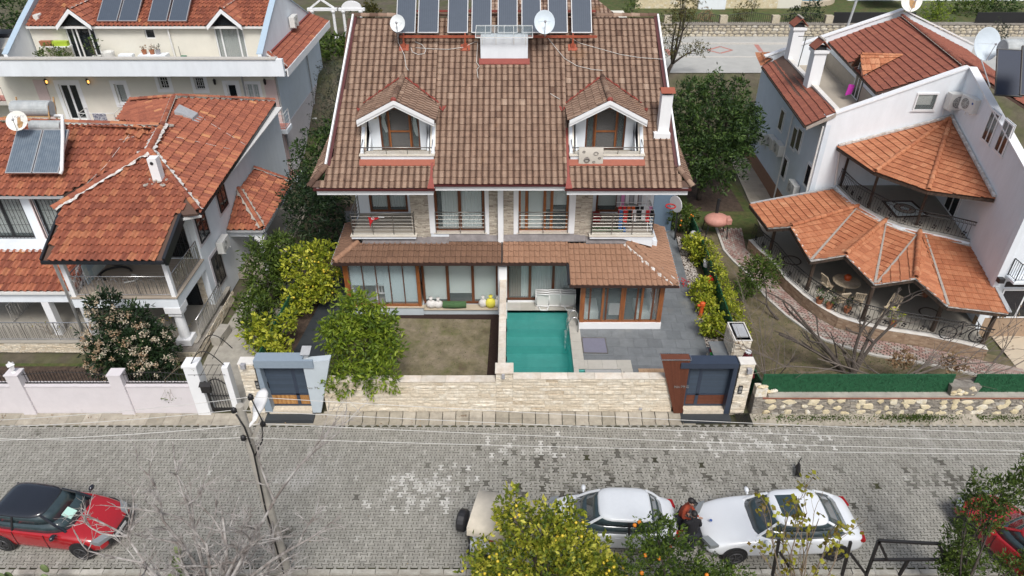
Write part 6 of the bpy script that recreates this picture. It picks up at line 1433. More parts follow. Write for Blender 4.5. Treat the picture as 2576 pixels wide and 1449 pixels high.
LT = [o for o in bpy.data.objects if o.get('label','').startswith('rust stained')][0]; text(LT,'USKEY',(p.x,p.y - .02,p.z),.17,'grey_cloth',.003,'lettering',rx=48,rz=8)
cable([MP(390,345) + Vc((0,0,.1)),PL(455,352,c1,en) + Vc((0,0,.1)),PL(590,382,c1,en) + Vc((0,0,.1))],.010,'white cable crossing the side slope of the terracotta roof',n=5)
cable([PL(515,305,c1,en) + Vc((0,0,.1)),PL(620,370,c1,en) + Vc((0,0,.1))],.010,'white cable running from the roof hatch to the eave',n=6)
cable([MP(300,358) + Vc((0,0,.11)),MP(390,338) + Vc((0,0,.11))],.010,'short white cable lying near the loose tiles',n=4); cable([MP(330,340) + Vc((0,0,.11)),MP(270,420) + Vc((0,0,.11)),MP(218,470) + Vc((0,0,.11))],.008,'thin cable hanging down the front slope of the terracotta roof',n=5)
# ------------------------------------------------------------------ the big white house behind it
BH = thing('terrace_house','big white house with a long roof terrace behind the terracotta house','house',(-20,41,0))
Wb = Wall((-30,41),(-13.85,41),(0,-1)); bs = lambda u,v_: Wb.S(u,v_)
def op(u0,u1,v0,v1): s0,z1 = bs(u0,v0); s1,z0 = bs(u1,v1); return (s0,s1,z0,z1)
doorA = op(143,222,205,300); doorA = (doorA[0],doorA[1],3.55,5.75); winA = (op(283,322,205,260)[0],op(283,326,205,260)[1],4.55,5.75); w1 = op(396,428,193,224); w2 = op(486,518,194,226); dB = (op(566,602,202,250)[0],op(566,602,202,250)[1],3.6,5.75); wB = (op(614,657,196,252)[0],op(614,657,196,252)[1],4.3,5.75)
m_ = MB(); wall_with_holes(Wb,m_,0,16.15,0,6.7,[doorA,winA,w1,w2,dB,wB],th=.25); m_.build('wall','cream_render',BH)
m_ = MB(); m_.box(-14.1,-13.85,41.26,52,0,6.7); m_.build('side_wall','shaded_white_render',BH); m_ = MB(); m_.box(-13.849,-13.81,41.0,52,0,3.0); m_.build('side_dado','pink_render',BH)
m_ = MB(); m_.box(-14.5,-13.82,40.95,41.02,0,6.0); m_.build('quoins','pink_quoin',BH); m_ = MB(); m_.box(-27.95,-27.3,40.95,41.02,0,6.0); m_.build('quoins','pink_quoin',BH)
window(Wb,BH,*doorA,'upvc',cols=2,o=-.06,fw=.10,gl='glass_dark',surround=('white_paint',.22)); window(Wb,BH,*winA,'upvc',cols=1,o=-.1,fw=.09,gl='glass_clear',back=[(0,1,'curtain_grey',.03,0)],surround=('white_paint',.2),sill='white_paint')
for q in (w1,w2): window(Wb,BH,*q,'upvc',o=-.08,gl='glass_dark',surround=('white_paint',.2),bars=('white_metal',.11))
window(Wb,BH,*dB,'upvc',o=-.06,fw=.09,gl='glass_dark',surround=('white_paint',.2)); window(Wb,BH,*wB,'upvc',cols=2,o=-.06,gl='glass_clear',back=[(0,1,'curtain_white',.02,0)],surround=('white_paint',.16),bars=('white_metal',.12))
for u in (117,222,541,667): p = Y(u,205,40.95); m_ = MB(); m_.lathe((p.x,40.86,p.z - .18),[(.02,0),(.07,.06),(.08,.26),(.10,.28),(.02,.38)],6); m_.build('wall_lantern','iron_black',BH)
for (u,v_) in ((117,205),(222,205)): p = Y(u,v_,40.78); m_ = MB(); m_.box(p.x - .045,p.x + .045,40.74,40.79,p.z - .10,p.z + .06); m_.build('lit_bulb','lit_lamp',BH)
# parapet, terrace floor, back wall with two gabled doors
m_ = MB(); m_.box(-29.2,-12.75,39.55,39.8,6.64,7.58); m_.build('parapet','white_render',BH); m_ = MB(); m_.box(-29.25,-13.1,39.48,39.87,7.581,7.65); m_.build('parapet_capping','concrete_pale',BH)
m_ = MB(); m_.box(-29.2,-13.0,39.81,42.4,6.62,6.8); m_.build('terrace_slab','slab_beige',BH); m_ = MB(); m_.box(-29.2,-12.8,39.81,41.0,6.55,6.615); m_.build('soffit','soffit',BH)
TW = Wall((-28.0,42.4),(-14.1,42.4),(0,-1)); ts = lambda u,v_: TW.S(u,v_); DO = []
for uc in (206,577): s = ts(uc,100)[0]; DO.append((s - .8,s + .9,6.82,8.75))
sw = ts(373,75)[0]; WN_ = (sw - .28,sw + .3,7.95,8.5)
m_ = MB(); wall_with_holes(TW,m_,0,13.9,6.8,8.75,DO + [WN_],th=.2); m_.build('terrace_wall','cream_render',BH)
for q in DO: window(TW,BH,*q,'upvc',split=[.22,.80],o=-.05,fw=.07,gl='glass_dark' if q is DO[0] else 'glass_clear',back=None if q is DO[0] else [(0,1,'curtain_grey',.0,1)])
window(TW,BH,*WN_,'upvc',o=-.08,gl='glass_dark')
ev0,ev1 = Vc((-27.95,42.2,8.72)),Vc((-14.1,42.2,8.72)); k = math.tan(R(25)); top = lambda p: Vc((p.x,44.7,8.72 + 2.5 * k))
hol = [[Vc((TW.P((q[0] + q[1]) / 2,0).x + dx,yy,8.72 + (yy - 42.2) * k)) for dx,yy in ((-.95,42.0),(.95,42.0),(0,43.6))] for q in DO]
tile_roof(BH,[ev0,ev1,top(ev1),top(ev0)],'tile_terracotta','barrel',.25,.33,120,thick=.1,name='upper_roof',spread=.28,mid=.36,holes=hol)
m_ = MB(); m_.prism([top(ev0),top(ev1),Vc((-14.1,51,7.2)),Vc((-27.95,51,7.2))],(0,0,-.1)); m_.build('rear_roof','tile_terracotta',BH); ridge(BH,top(ev0) + Hn,top(ev1) + Hn,'tile_terracotta',.13,.38,.02,bed=('mortar',True))
m_ = MB(); m_.bar(ev0 + Vc((0,-.06,-.06)),ev1 + Vc((0,-.06,-.06)),.1,.12); m_.build('gutter','gutter_white',BH)
for q in DO:
 xm = TW.P((q[0] + q[1]) / 2,0).x; az,ez,hw = 9.72,8.80,1.0; r0,r1 = Vc((xm,41.95,az)),Vc((xm,44.4,az))
 for sx in (-1,1):
  e0_,e1_ = Vc((xm + sx * hw,41.95,ez)),Vc((xm + sx * hw,42.5,ez)); ps = [e1_,e0_,r0,r1] if sx < 0 else [e0_,e1_,r1,r0]
  tile_roof(BH,ps,'tile_terracotta','barrel',.25,.33,0,thick=.07,name='gable_roof',mid=.36)
  m_ = MB(); m_.hexa([e0_,r0,r0 + Vc((0,0,-.24)),e0_ + Vc((0,0,-.24))],[p + Vc((0,-.06,0)) for p in (e0_,r0,r0 + Vc((0,0,-.24)),e0_ + Vc((0,0,-.24)))]); m_.build('bargeboard','white_paint',BH)
 m_ = MB(); m_.prism([(xm - .8,42.2,8.76),(xm + .8,42.2,8.76),(xm,42.2,az - .2)],(0,.1,0)); m_.build('gable_infill','glass_dark',BH); ridge(BH,r0,r1,'tile_terracotta',.09,.36,.02,bed=('mortar',True))
# verge parapets with pale blue metal capping, gable side, side skirt roof
for x,xt in ((-28.1,-28.1),(-13.95,-13.95)):
 m_ = MB(); pr = [(x,39.9,6.8),(x,39.9,7.75),(x,42.2,8.95),(x,44.7,10.15),(x,51,7.3),(x,51,6.8)]; m_.prism(pr,(-.2,0,0)); m_.build('verge_wall','white_render',BH)
 m_ = MB(); 
 for a,b in ((pr[1],pr[2]),(pr[2],pr[3]),(pr[3],pr[4])): a,b = Vc(a) + Vc((-.1,0,.03)),Vc(b) + Vc((-.1,0,.03)); m_.bar(a,b,.34,.05)
 m_.build('verge_capping','metal_pale_blue',BH)
q0,q1 = Vc((-12.75,39.9,6.92)),Vc((-12.75,51.0,6.92)); u0_,u1_ = Vc((-13.94,41.0,7.42)),Vc((-13.94,51.0,7.42))
tile_roof(BH,[q0,q1,u1_,u0_],'tile_terracotta','flat',.25,.33,40,thick=.08,name='skirt_roof',mid=.34,spread=.2); ridge(BH,q0 + Hn,u0_ + Hn,'tile_terracotta',.1,.36,.02,bed=('mortar',True))
m_ = MB(); m_.bar(q0 + Vc((.08,0,-.18)),q1 + Vc((.08,0,-.18)),.08,.42); m_.bar((-14.3,39.86,6.9),(-12.7,39.86,6.9),.1,.1); m_.build('fascia','white_paint',BH); m_ = MB(); m_.bar(u0_ + Vc((.03,0,.07)),u1_ + Vc((.03,0,.07)),.16,.04); m_.build('apron_flashing','flashing_red',BH)
q0,q1 = Vc((-28.3,51.0,7.4)),Vc((-28.3,40.6,7.4)); tile_roof(BH,[Vc((-29.4,51,6.9)),Vc((-29.4,39.8,6.9)),q1,q0],'tile_terracotta','barrel',.25,.33,0,thick=.08,name='skirt_roof',mid=.36)
for pts in ([(-13.75,41.0,6.4),(-13.75,41.0,.1)],[(-13.75,48,6.4),(-13.75,48,.1)],[(-24.9 + 9.2,40.9,6.5),(-15.7,40.9,3.0)]): m_ = MB(); m_.tube(pts,.05,7); m_.build('downpipe','zinc',BH)
# small balconies of the big house
for x0,x1,z in ((-15.4,-13.3,3.35),(-15.4,-13.2,.25),(-25.4,-23.2,3.4)):
 m_ = MB(); m_.box(x0,x1,39.9,40.98,z - .25,z); m_.build('balcony_slab','white_render',BH); m_ = MB(); m_.box(x0 + .1,x1 - .1,40.0,40.97,z + .001,z + .02); m_.build('balcony_floor','paver_red',BH); rail(BH,[(x0 + .06,40.9,z),(x0 + .06,39.96,z),(x1 - .06,39.96,z),(x1 - .06,40.9,z)],.95,'white_metal',rows=3,post_every=1.0,name='balcony_railing')
WSd = Wall((-17.2,40.6),(-13.85,40.6),(0,-1)); m_ = MB(); m_.box(-16.6,-13.86,40.62,40.98,0,3.0); m_.build('porch_wall','pink_quoin',BH); window(WSd,BH,1.35,2.45,1.0,2.55,'upvc',cols=2,o=.0,gl='glass_dark',surround=('white_paint',.14),bars=('white_metal',.13))
for (u0,u1),nm in zip(((245,295),(299,345),(373,420),(425,470)),('leftmost','second','third','rightmost')):
 A,B_ = Y(u0,55,42.35),Y(u1,55,42.35); collector(((A.x + B_.x) / 2,42.35,A.z),0,B_.x - A.x,2.1,R(34),f'grey solar collector, {nm} of four on the terrace house roof','solar_glass','solar collectors on the terrace house roof','alu',9,'solar_rib')
ac_unit((-13.93,46.2,7.75),R(90),'white air conditioner on the gable of the big terrace house',s=1.1)
ac_unit((-13.78,47.2,.9),R(90),'low white air conditioner on the pink dado, the nearer of two',s=1.05); ac_unit((-13.78,48.6,1.0),R(90),'low white air conditioner on the pink dado, the farther of two',s=1.05)
ac_unit(Y(118,42,43) + Vc((-.2,0,-.4)),R(-90),'white air conditioner at the left gable of the big terrace house',s=1.0)
# things on the roof terrace
def plant(name,label,p,r,h,n,size,mat,pot=None,group=None,cat='plant',aspect=2.2):
 p = Vc(p); t = thing(name,label,cat,p,group=group); z = p.z
 if pot: m_ = MB(); m_.lathe(p,[(pot[1] * .75,0),(pot[1],pot[2]),(pot[1] * .86,pot[2]),(pot[1] * .8,pot[2] - .03),(.01,pot[2] - .04)],12); m_.build('pot',pot[0],t); z += pot[2]
 s = MB()
 for i in range(4): s.tube([(p.x,p.y,z - .02),(p.x + ru(-.6,.6) * r,p.y + ru(-.6,.6) * r,z + h * .7)],[.012,.006],5)
 s.build('stem','twig_tan',t); V,T = leafcloud([(p.x,p.y,z + h * .55)],[(r,r,h * .5)],n,size,.3,None,.1,5,aspect); leafobj('foliage',V,T,mat,t); return t
TZ = 6.8
p = Y(122,128,41.2); plant('potted_shrub','bushy green shrub at left end of the roof terrace',(p.x,41.2,TZ),.62,1.0,420,.16,'leaf_mid',None); p = Y(158,128,41.3); plant('potted_shrub','smaller green shrub beside the white shelf on the roof terrace',(p.x,41.3,TZ),.42,.9,200,.14,'leaf_mid',None); p = Y(238,125,41.6); plant('potted_shrub','loose green shrub in front of the left terrace door',(p.x,41.6,TZ),.36,1.3,150,.14,'leaf_mid',('ac_white',.25,.4))
p = Y(270,130,41.7); PT_ = thing('planter','round white planter right of the left terrace door','planter',(p.x,41.7,TZ)); m_ = MB(); m_.lathe((p.x,41.7,TZ),[(.3,0),(.36,.62),(.3,.62),(.28,.5),(.01,.5)],14); m_.build('tub','ac_white',PT_)
SHf = thing('shelf','white shelf with red and lime planters on the roof terrace','shelf',(-26.1,41.9,TZ)); m_ = MB(); p = Y(142,105,42); m_.box(p.x - 1.0,p.x + .75,41.8,42.2,7.62,7.68); m_.box(p.x - .05,p.x + .0,41.8,42.2,6.8,7.61); m_.build('board','white_paint',SHf)
for x,w_,mt,lab in ((p.x - .55,.75,'terracotta_pot','brick red planter box on the white terrace shelf'),(p.x + .22,.95,'leaf_lime','lime green planter box on the white terrace shelf')):
 mk('leaf_lime',(.45,.60,.06),.5) if 'leaf_lime' not in MATS else None; t = thing('planter_box',lab,'planter',(x,42,7.68)); m_ = MB(); m_.prism([(x - w_ / 2 + .03,41.85,7.685),(x + w_ / 2 - .03,41.85,7.685),(x + w_ / 2,41.82,7.96),(x - w_ / 2,41.82,7.96)],(0,.26,0)); m_.build('trough',mt,t)
p = Y(380,130,41.7); BQ = thing('white_bench','low white plastered bench with pots on the roof terrace','bench',(p.x,41.7,TZ)); m_ = MB(); m_.box(p.x - .75,p.x + .85,41.5,42.1,TZ,TZ + .45); m_.box(p.x - 2.0,p.x - 1.2,41.7,42.1,TZ,TZ + .42); m_.build('block','white_render',BQ)
for dx,mt,lab in ((-.45,'terracotta_pot','tilted terracotta pot on the white terrace bench'),(.0,'terracotta_pot','terracotta pot with dry plant on the white terrace bench'),(.35,'grey_cloth','grey bundled bag on the white terrace bench')):
 plant('flower_pot',lab,(p.x + dx,41.8,TZ + .45),.17,.28,40,.09,'leaf_dry' if mt != 'grey_cloth' else 'leaf_olive',(mt,.15,.24),cat='flower pot')
p = Y(452,135,41.6); GC = thing('garden_tool','small green garden tool leaning on the roof terrace wall','garden tool',(p.x,41.8,TZ)); m_ = MB(); m_.tube([(p.x - .2,42.1,TZ + .8),(p.x,41.7,TZ)],.015,5); m_.build('handle','black_metal',GC); m_ = MB(); m_.box(p.x - .05,p.x + .25,41.7,41.9,TZ,TZ + .35); m_.build('box','green_dark',GC) if 'green_dark' in MATS else (mk('green_dark',(.02,.16,.09),.5),m_.build('box','green_dark',GC))
for x in (-19.9,-25.2): m_ = MB(); m_.tube([(x,42.25,8.6),(x,42.3,6.85)],.05,7); m_.build('downpipe','gutter_white',BH)
CTH = thing('patterned_cloth','black and white patterned cloth drying on the balcony rail behind the tanks','cloth',(-24,39.9,4.2)); m_ = MB(); mk('cloth_pattern',(.55,.54,.56),.9,col2=(.06,.06,.12),scale=12,var=.3); vs = [(lerp(-24.5,-23.7,i / 10),39.9 - .03 * math.sin(i * 1.5),z) for z in (4.36,3.7) for i in range(11)]; m_.add(vs,[[i,i + 1,12 + i,11 + i] for i in range(10)]); m_.build('sheet','cloth_pattern',CTH,fix=False)
# ------------------------------------------------------------------ right neighbour: white house with fan-shaped orange terrace roofs
RH = thing('fan_roof_house','white house with fan shaped orange tile roofs over two curved terraces','house',(18,33,0))
CX,CY = 21.28,33.0; w2d = Vc((-.150,-.9887,0)); C3 = Vc((CX,CY,0)) + w2d * 8.7
W1 = Wall((15.3,CY),(CX,CY),(0,-1)); W2 = Wall((CX,CY),(C3.x,C3.y),(-1,0)); W3 = Wall((C3.x,C3.y),(C3.x + 9,C3.y),(0,-1)); WLs = Wall((15.3,CY),(15.5,44),(-1,0))
def span(w,u0,v0,u1,v1): a,b = w.S(u0,v0),w.S(u1,v1); return (min(a[0],b[0]),max(a[0],b[0]),min(a[1],b[1]),max(a[1],b[1]))
m_ = MB(); wa = span(W1,2308,234,2347,277); wall_with_holes(W1,m_,0,W1.len,0,6.55,[],th=.25)
m_.prism([W1.P(0,6.55),W1.P(W1.len,6.55),W1.P(W1.len,9.05)],(0,.25,0)); m_.prism([W1.P(0,6.55),W1.P(W1.len,9.05),W1.P(0,6.70)],(0,.25,0)); m_.build('front_wall','white_render',RH)
m_ = MB(); za,zb = 9.05,W2.S(2600,262)[1]; m_.hexa([W2.P(0,0),W2.P(8.7,0),W2.P(8.7,0,-.25),W2.P(0,0,-.25)],[W2.P(0,za),W2.P(8.7,7.0),W2.P(8.7,7.0,-.25),W2.P(0,za,-.25)]); m_.build('wing_wall','white_render',RH)
m_ = MB(); W3.slab(m_,0,9,1.0,7.0,-.25,0); m_.build('wing_front_wall','white_render',RH); m_ = MB(); W3.slab(m_,0,9,0,.999,-.25,0.0); m_.build('brick_dado','brick_buff',RH)
m_ = MB(); WLs.slab(m_,.0,11,.9,6.3,-.25,0); m_.build('side_wall','shaded_white_render',RH); m_ = MB(); WLs.slab(m_,0,11,0,.899,-.25,.03); m_.build('side_dado','tile_tan_low',RH)  # white side wall, its darker bluish shade painted in by the render colour
m_ = MB(); m_.box(15.6,24.5,43.0,43.25,0,6.7); m_.prism([(15.3,43.0,6.7),(22.7,43.0,9.35),(27.5,43.0,7.4),(27.5,43.0,6.7)],(0,.25,0)); m_.build('rear_wall','white_render',RH)
def capbar(p,q,nm='parapet_capping',w=.36,h=.07,mt='white_paint'): m_ = MB(); m_.bar(Vc(p) + Vc((0,0,h / 2 + .002)),Vc(q) + Vc((0,0,h / 2 + .002)),w,h); m_.build(nm,mt,RH)
o_ = Vc((0,.125,0)); capbar(W1.P(-.1,6.68) + o_,W1.P(W1.len,9.08) + o_); capbar(W2.P(0,9.08,-.12),W2.P(8.7,7.02,-.12)); capbar((15.2,43.12,6.72),(22.7,43.12,9.40)); capbar((22.7,43.12,9.40),(27.5,43.12,7.45))
window(W1,RH,*wa,'upvc',cols=1,o=.02,depth=.06,gl='glass_clear',back=[(.0,.8,'curtain_grey',.3,1)],sill='white_paint',surround=('white_paint',.03))
for (u,v_) in ((2495,320),(2528,347)): s,z = W2.S(u,v_); q = (s - .42,s + .42,z - .68,z + .68); window(W2,RH,*q,'upvc',cols=2,o=.02,depth=.05,gl='glass_dark',sill='white_paint',surround=('white_paint',.04))
s = W2.S(2392,525)[0]; window(W2,RH,s - .65,s + .65,3.15,4.9,'upvc',cols=2,o=.02,depth=.05,gl='glass_dark',surround=('white_paint',.05))
q = span(W3,2524,726,2600,778); window(W3,RH,q[0],q[1] + .3,1.05,q[3],'upvc',cols=2,o=.02,depth=.05,gl='glass_dark',back=[(0,.6,'curtain_grey',0,1)],surround=('white_paint',.04)); m_ = MB(); W3.slab(m_,q[0],q[1] + .3,q[3] + .1,q[3] + .35,0,.03); m_.build('shutter_slot','black_frame',RH)
p = Y(2517,703,C3.y - .1); m_ = MB(); m_.obox((p.x,C3.y - .12,p.z - .12),.22,.22,.2); m_.build('wall_lamp','black_metal',RH)
p = Y(2590,676,C3.y - .5); rail(RH,[(p.x - .35,C3.y - .02,3.2),(p.x - .35,C3.y - .5,3.2),(p.x + 1.5,C3.y - .5,3.2)],.8,'iron_black',bal=.11,name='window_balcony'); m_ = MB(); m_.box(p.x - .42,p.x + 1.5,C3.y - .58,C3.y - .01,3.1,3.2); m_.build('balcony_slab','white_render',RH)
for (u,v_) in ((1968,300),(2000,345),(2012,350),(1975,420),(2035,440)):
 s,z = WLs.S(u,v_); q = (s - .35,s + .35,z - .65,z + .55); window(WLs,RH,*q,'upvc',o=.012,depth=.05,gl='glass_dark',sill='white_paint',surround=('white_paint',.06))
# roofs: main slopes, skirt, upper terrace
def quadpl(p0,p1,p2,uv): n = (p1 - p0).cross(p2 - p0).normalized(); return PL(*uv,p0,n)
e0,e1 = G(2084,103,7.6),G(2208,233,7.6); rg0,rg1 = Vc((21.2,33.28,9.02)),Vc((22.6,42.98,9.30))
n_ = (e1 - e0).cross(rg0 - e0).normalized()
rr = tile_roof(RH,[e0,e1,rg0,PL(2268,42,e0,n_)],'tile_red','flat',.25,.345,60,thick=.12,name='main_roof',spread=.22,holes=[[PL(u,v_,e0,n_) for u,v_ in ((2140,160),(2152,172),(2258,146),(2192,146),(2163,142))]])
for a,b in ((e0,e1),): m_ = MB(); m_.bar(a + Vc((-.04,0,-.06)),b + Vc((-.04,0,-.06)),.10,.10); m_.build('gutter','wood_dark',RH)
rgb = PL(2268,42,e0,n_); ridge(RH,rg0 + Vc((0,0,.05)),rgb + Vc((0,0,.05)),'tile_red',.11,.36,.02,bed=('mortar_grey',False))
tile_roof(RH,[Vc((27,42.9,7.2)),Vc((24.3,27,7.2)),rg0 + Vc((.05,0,0)),rgb + Vc((.05,0,0))],'tile_red','flat',.25,.345,0,thick=.1,name='far_roof',spread=.2,auto=True)
s0,s1,s2,s3 = G(1919,167,6.26),G(2028,318,6.26),Vc((15.62,33.0,6.95)),Vc((16.1,42.6,6.95))
tile_roof(RH,[s0,s1,s2,s3],'tile_red','flat',.25,.345,70,thick=.12,name='skirt_roof',spread=.22,eave_over=.02)
m_ = MB(); m_.bar(s0 + Vc((-.05,0,-.05)),s1 + Vc((-.05,0,-.05)),.10,.08); m_.build('gutter','wood_dark',RH); m_ = MB(); m_.prism([s1 + Vc((0,-.02,-.02)),s2 + Vc((0,-.02,-.02)),s2 + Vc((0,-.02,-.22)),s1 + Vc((0,-.02,-.16))],(0,-.05,0)); m_.build('verge_mortar','mortar_grey',RH)
tile_roof(RH,[G(1903,133,6.2),s0,s3 + Vc((-.1,.6,0))],'tile_orange','flat',.25,.345,0,thick=.1,name='skirt_return',auto=True)
capbar(s2 + Vc((.12,.2,0)),s3 + Vc((.12,0,0)),'terrace_parapet',.26,.10,'marble_white')
m_ = MB(); m_.poly([(15.8,33.26,6.25),(18.3,33.26,6.25),(19.0,43,6.25),(16.2,43,6.25)]); m_.build('terrace_floor','slab_beige',RH)
m_ = MB(); m_.prism([(17.95,33.26,6.25),(18.0,33.26,6.25),(18.95,43,6.25),(18.9,43,6.25)],(0,0,.85)); m_.build('terrace_dado','slab_beige',RH); m_ = MB(); m_.prism([(17.97,33.26,7.1),(18.02,33.26,7.1),(18.97,43,7.1),(18.92,43,7.1)],(0,0,.48)); m_.build('terrace_wall','white_render',RH)
WTd = Wall((17.95,33.26),(18.9,43),(-1,0)); sD = WTd.S(2162,205)[0]; window(WTd,RH,sD - .5,sD + .5,6.28,8.05,'upvc',cols=2,o=.02,depth=.06,gl='glass_dark')
m_ = MB(); m_.prism([WTd.P(sD - .75,7.5,.05),WTd.P(sD + .75,7.5,.05),WTd.P(sD,8.45,.05)],(.12,.0,0)); m_.build('door_gable','white_paint',RH)
g0,g1,g2_ = WTd.P(sD - .85,7.72,.25),WTd.P(sD,8.55,.25),PL(2268,143,e0,n_) + Vc((0,0,.08)); tile_roof(RH,[g0,g1,g2_],'tile_orange','flat',.25,.345,0,thick=.06,name='door_hood',auto=True); ridge(RH,g1 + Vc((0,0,.04)),g2_,'tile_orange',.08,.36,.0)
g3 = WTd.P(sD + .85,7.72,.25); tile_roof(RH,[g3,g1,g2_ + Vc((0,.2,0))],'tile_orange','flat',.25,.345,0,thick=.06,name='door_hood',auto=True); m_ = MB(); m_.bar(g0,g1,.12,.06); m_.bar(g3,g1,.12,.06); m_.build('hood_edge','cladding_brown',RH)
PBk = thing('pink_bucket','pink cloth hanging at the roof terrace door of the right house','cloth',WTd.P(sD - .9,7.0,.4)); p = PL(2140,216,WTd.P(0,0,.5),WTd.n); m_ = MB(); m_.hexa([p + Vc((-.18,-.05,-.5)),p + Vc((.12,-.05,-.42)),p + Vc((.12,.0,-.42)),p + Vc((-.18,0,-.5))],[p + Vc((-.12,-.05,.1)),p + Vc((.2,-.05,.05)),p + Vc((.2,0,.05)),p + Vc((-.12,0,.1))]); m_.build('cloth','pink_plastic',PBk)
for k,(u,v_,lab) in enumerate(((1990,150,0),(2040,214,0))):
 p = G(u,v_,6.9); m_ = MB(); m_.obox((p.x,p.y,6.5),.62,.62,2.15); m_.obox((p.x,p.y,8.651),.78,.78,.14); c_ = m_.build('chimney','white_paint',RH)
 m_ = MB(); m_.obox((p.x,p.y,8.79),.5,.5,.16); m_.build('chimney_throat','black_metal',c_)
 m_ = MB(); m_.ti = .6; z = 8.95; m_.prism([(p.x - .42,p.y - .42,z - .06),(p.x - .42,p.y + .42,z - .06),(p.x,p.y + .42,z + .36),(p.x,p.y - .42,z + .36)],(0,0,-.05)); m_.prism([(p.x + .42,p.y - .42,z - .06),(p.x + .42,p.y + .42,z - .06),(p.x,p.y + .42,z + .36),(p.x,p.y - .42,z + .36)],(0,0,-.05)); m_.build('chimney_cap','tile_red',c_); m_ = MB(); m_.bar((p.x,p.y - .42,z + .38),(p.x,p.y + .42,z + .38),.12,.05); m_.build('cap_mortar','mortar_grey',c_)
# upper fan roof
A = Vc((CX - .06,CY - .06,6.70)); ev = [Y(2108,369,CY - .02)] + [G(u,v_,5.28) for u,v_ in ((2203,432),(2335,479))] + [PL(2503,499,W2.P(0,0,.02),W2.n)]
for i,(a,b) in enumerate(zip(ev,ev[1:])): tile_roof(RH,[a,b,A],'tile_orange','flat',.245,.35,(90,110,90)[i],thick=.07,name='fan_roof',spread=.28,auto=True,mid=.45)
for e in ev[1:3]: ridge(RH,e + Vc((0,0,.05)),A + Vc((0,0,.05)),'tile_orange',.10,.36,.01)
for a,b in zip(ev,ev[1:]): m_ = MB(); m_.bar(a + Vc((0,0,-.11)),b + Vc((0,0,-.11)),.10,.14); m_.build('eave_beam','wood_dark',RH)
m_ = MB(); m_.bar(ev[0] + Vc((0,-.06,.10)),A + Vc((0,-.06,.12)),.12,.10); m_.bar(ev[3] + Vc((-.06,0,.10)),A + Vc((-.06,0,.12)),.12,.10); m_.build('wall_flashing','mortar',RH)
# upper terrace: slab, tiled floor, iron rail, posts, rug
UZ = 3.10; uc = [Y(2104,466,CY - .05)] + [G(u,v_,UZ) for u,v_ in ((2144,507),(2185,532),(2225,553),(2270,570),(2318,582),(2380,594))] + [PL(2443,602,W2.P(0,0,.04),W2.n)]; uc = [Vc((p.x,p.y,UZ)) for p in uc]
fp = uc + [Vc((CX - .02,CY - .02,UZ))]; m_ = MB(); m_.prism([p + Vc((0,0,-.22)) for p in fp],(0,0,.21)); m_.build('terrace_slab','white_render',RH); m_ = MB(); m_.prism([p + Vc((0,0,-.008)) for p in fp],(0,0,.012)); m_.build('terrace_floor','floor_terrace',RH)
m_ = MB(); lo = [p.lerp(Vc((CX,CY,UZ)),.05) for p in uc]; m_.add([p + Vc((0,0,.02)) for p in uc] + [p + Vc((0,0,.02)) for p in lo],[[i,i + 1,len(uc) + i + 1,len(uc) + i] for i in range(len(uc) - 1)]); m_.build('terrace_edging','concrete_pale',RH)
def ironrail(pts,h,parent,step=.14,nm='iron_railing'):
 m_ = MB(); m_.tube([p + Vc((0,0,h)) for p in pts],.022,6); o = m_.build(nm,'iron_black',parent,smooth=True); m_ = MB(); m_.tube([p + Vc((0,0,.10)) for p in pts],.014,5); m_.tube([p + Vc((0,0,h - .16)) for p in pts],.012,5); m_.build('rail_bar','iron_black',o); cnt = 0
 for a,b in zip(pts,pts[1:]):
  L = (b - a).length; n = max(1,int(L / step)); nn = Vc((-(b - a).y,(b - a).x,0)).normalized()
  for i in range(n):
   p = a.lerp(b,i / n); m_ = MB(); m_.tube([p + Vc((0,0,.1)),p - nn * .05 + Vc((0,0,h * .35)),p + nn * .0 + Vc((0,0,h * .6)),p + Vc((0,0,h - .15))],.011,4); m_.build('baluster','iron_black',o)
   c = a.lerp(b,(i + .5) / n) + Vc((0,0,h - .08)); d = (b - a).normalized(); m_ = MB(); m_.tube([c + d * .06 * math.cos(q) + Vc((0,0,.06 * math.sin(q))) for q in np.linspace(0,2 * math.pi,9)[:-1]],.008,4,closed=True); m_.build('ring','iron_black',o)
   if cnt % 4 == 2:
    m_ = MB(); c = p + Vc((0,0,h * .33))
    for q in (.6,2.0,3.7,5.2): m_.ball(c + d * .07 * math.cos(q) + Vc((0,0,.08 * math.sin(q))),.05,5,4,(1,.4,1))
    m_.build('rosette','iron_black',o)
   cnt += 1
 return o
ironrail([p.lerp(Vc((CX,CY,UZ)),.012) for p in uc],.95,RH)
for (ub,vb,ut,vt) in ((2114,468,2119,400),(2183,524,2206,440),(2304,566,2327,484),(2449,590,2471,506)):
 p = G(ub,vb,UZ); m_ = MB(); m_.tube([p,(p.x,p.y,5.2)],.065,8); m_.build('terrace_post','wood_dark',RH)
rgc = [G(u,v_,UZ + .01) for u,v_ in ((2217,505),(2295,505),(2340,545),(2253,548))]; RG = thing('terrace_rug','dark patterned square rug on the upper curved terrace','rug',rgc[0]); c = sum(rgc,Vc()) / 4
for f0,f1,mt,nm in ((1,.82,'wood_dark','border'),(.82,.0,'curtain_white','field')):
 m_ = MB(); m_.prism([c.lerp(p,f0) + Vc((0,0,.002 + (.006 if f0 < 1 else 0))) for p in rgc],(0,0,.008)); m_.build(nm,mt,RG)
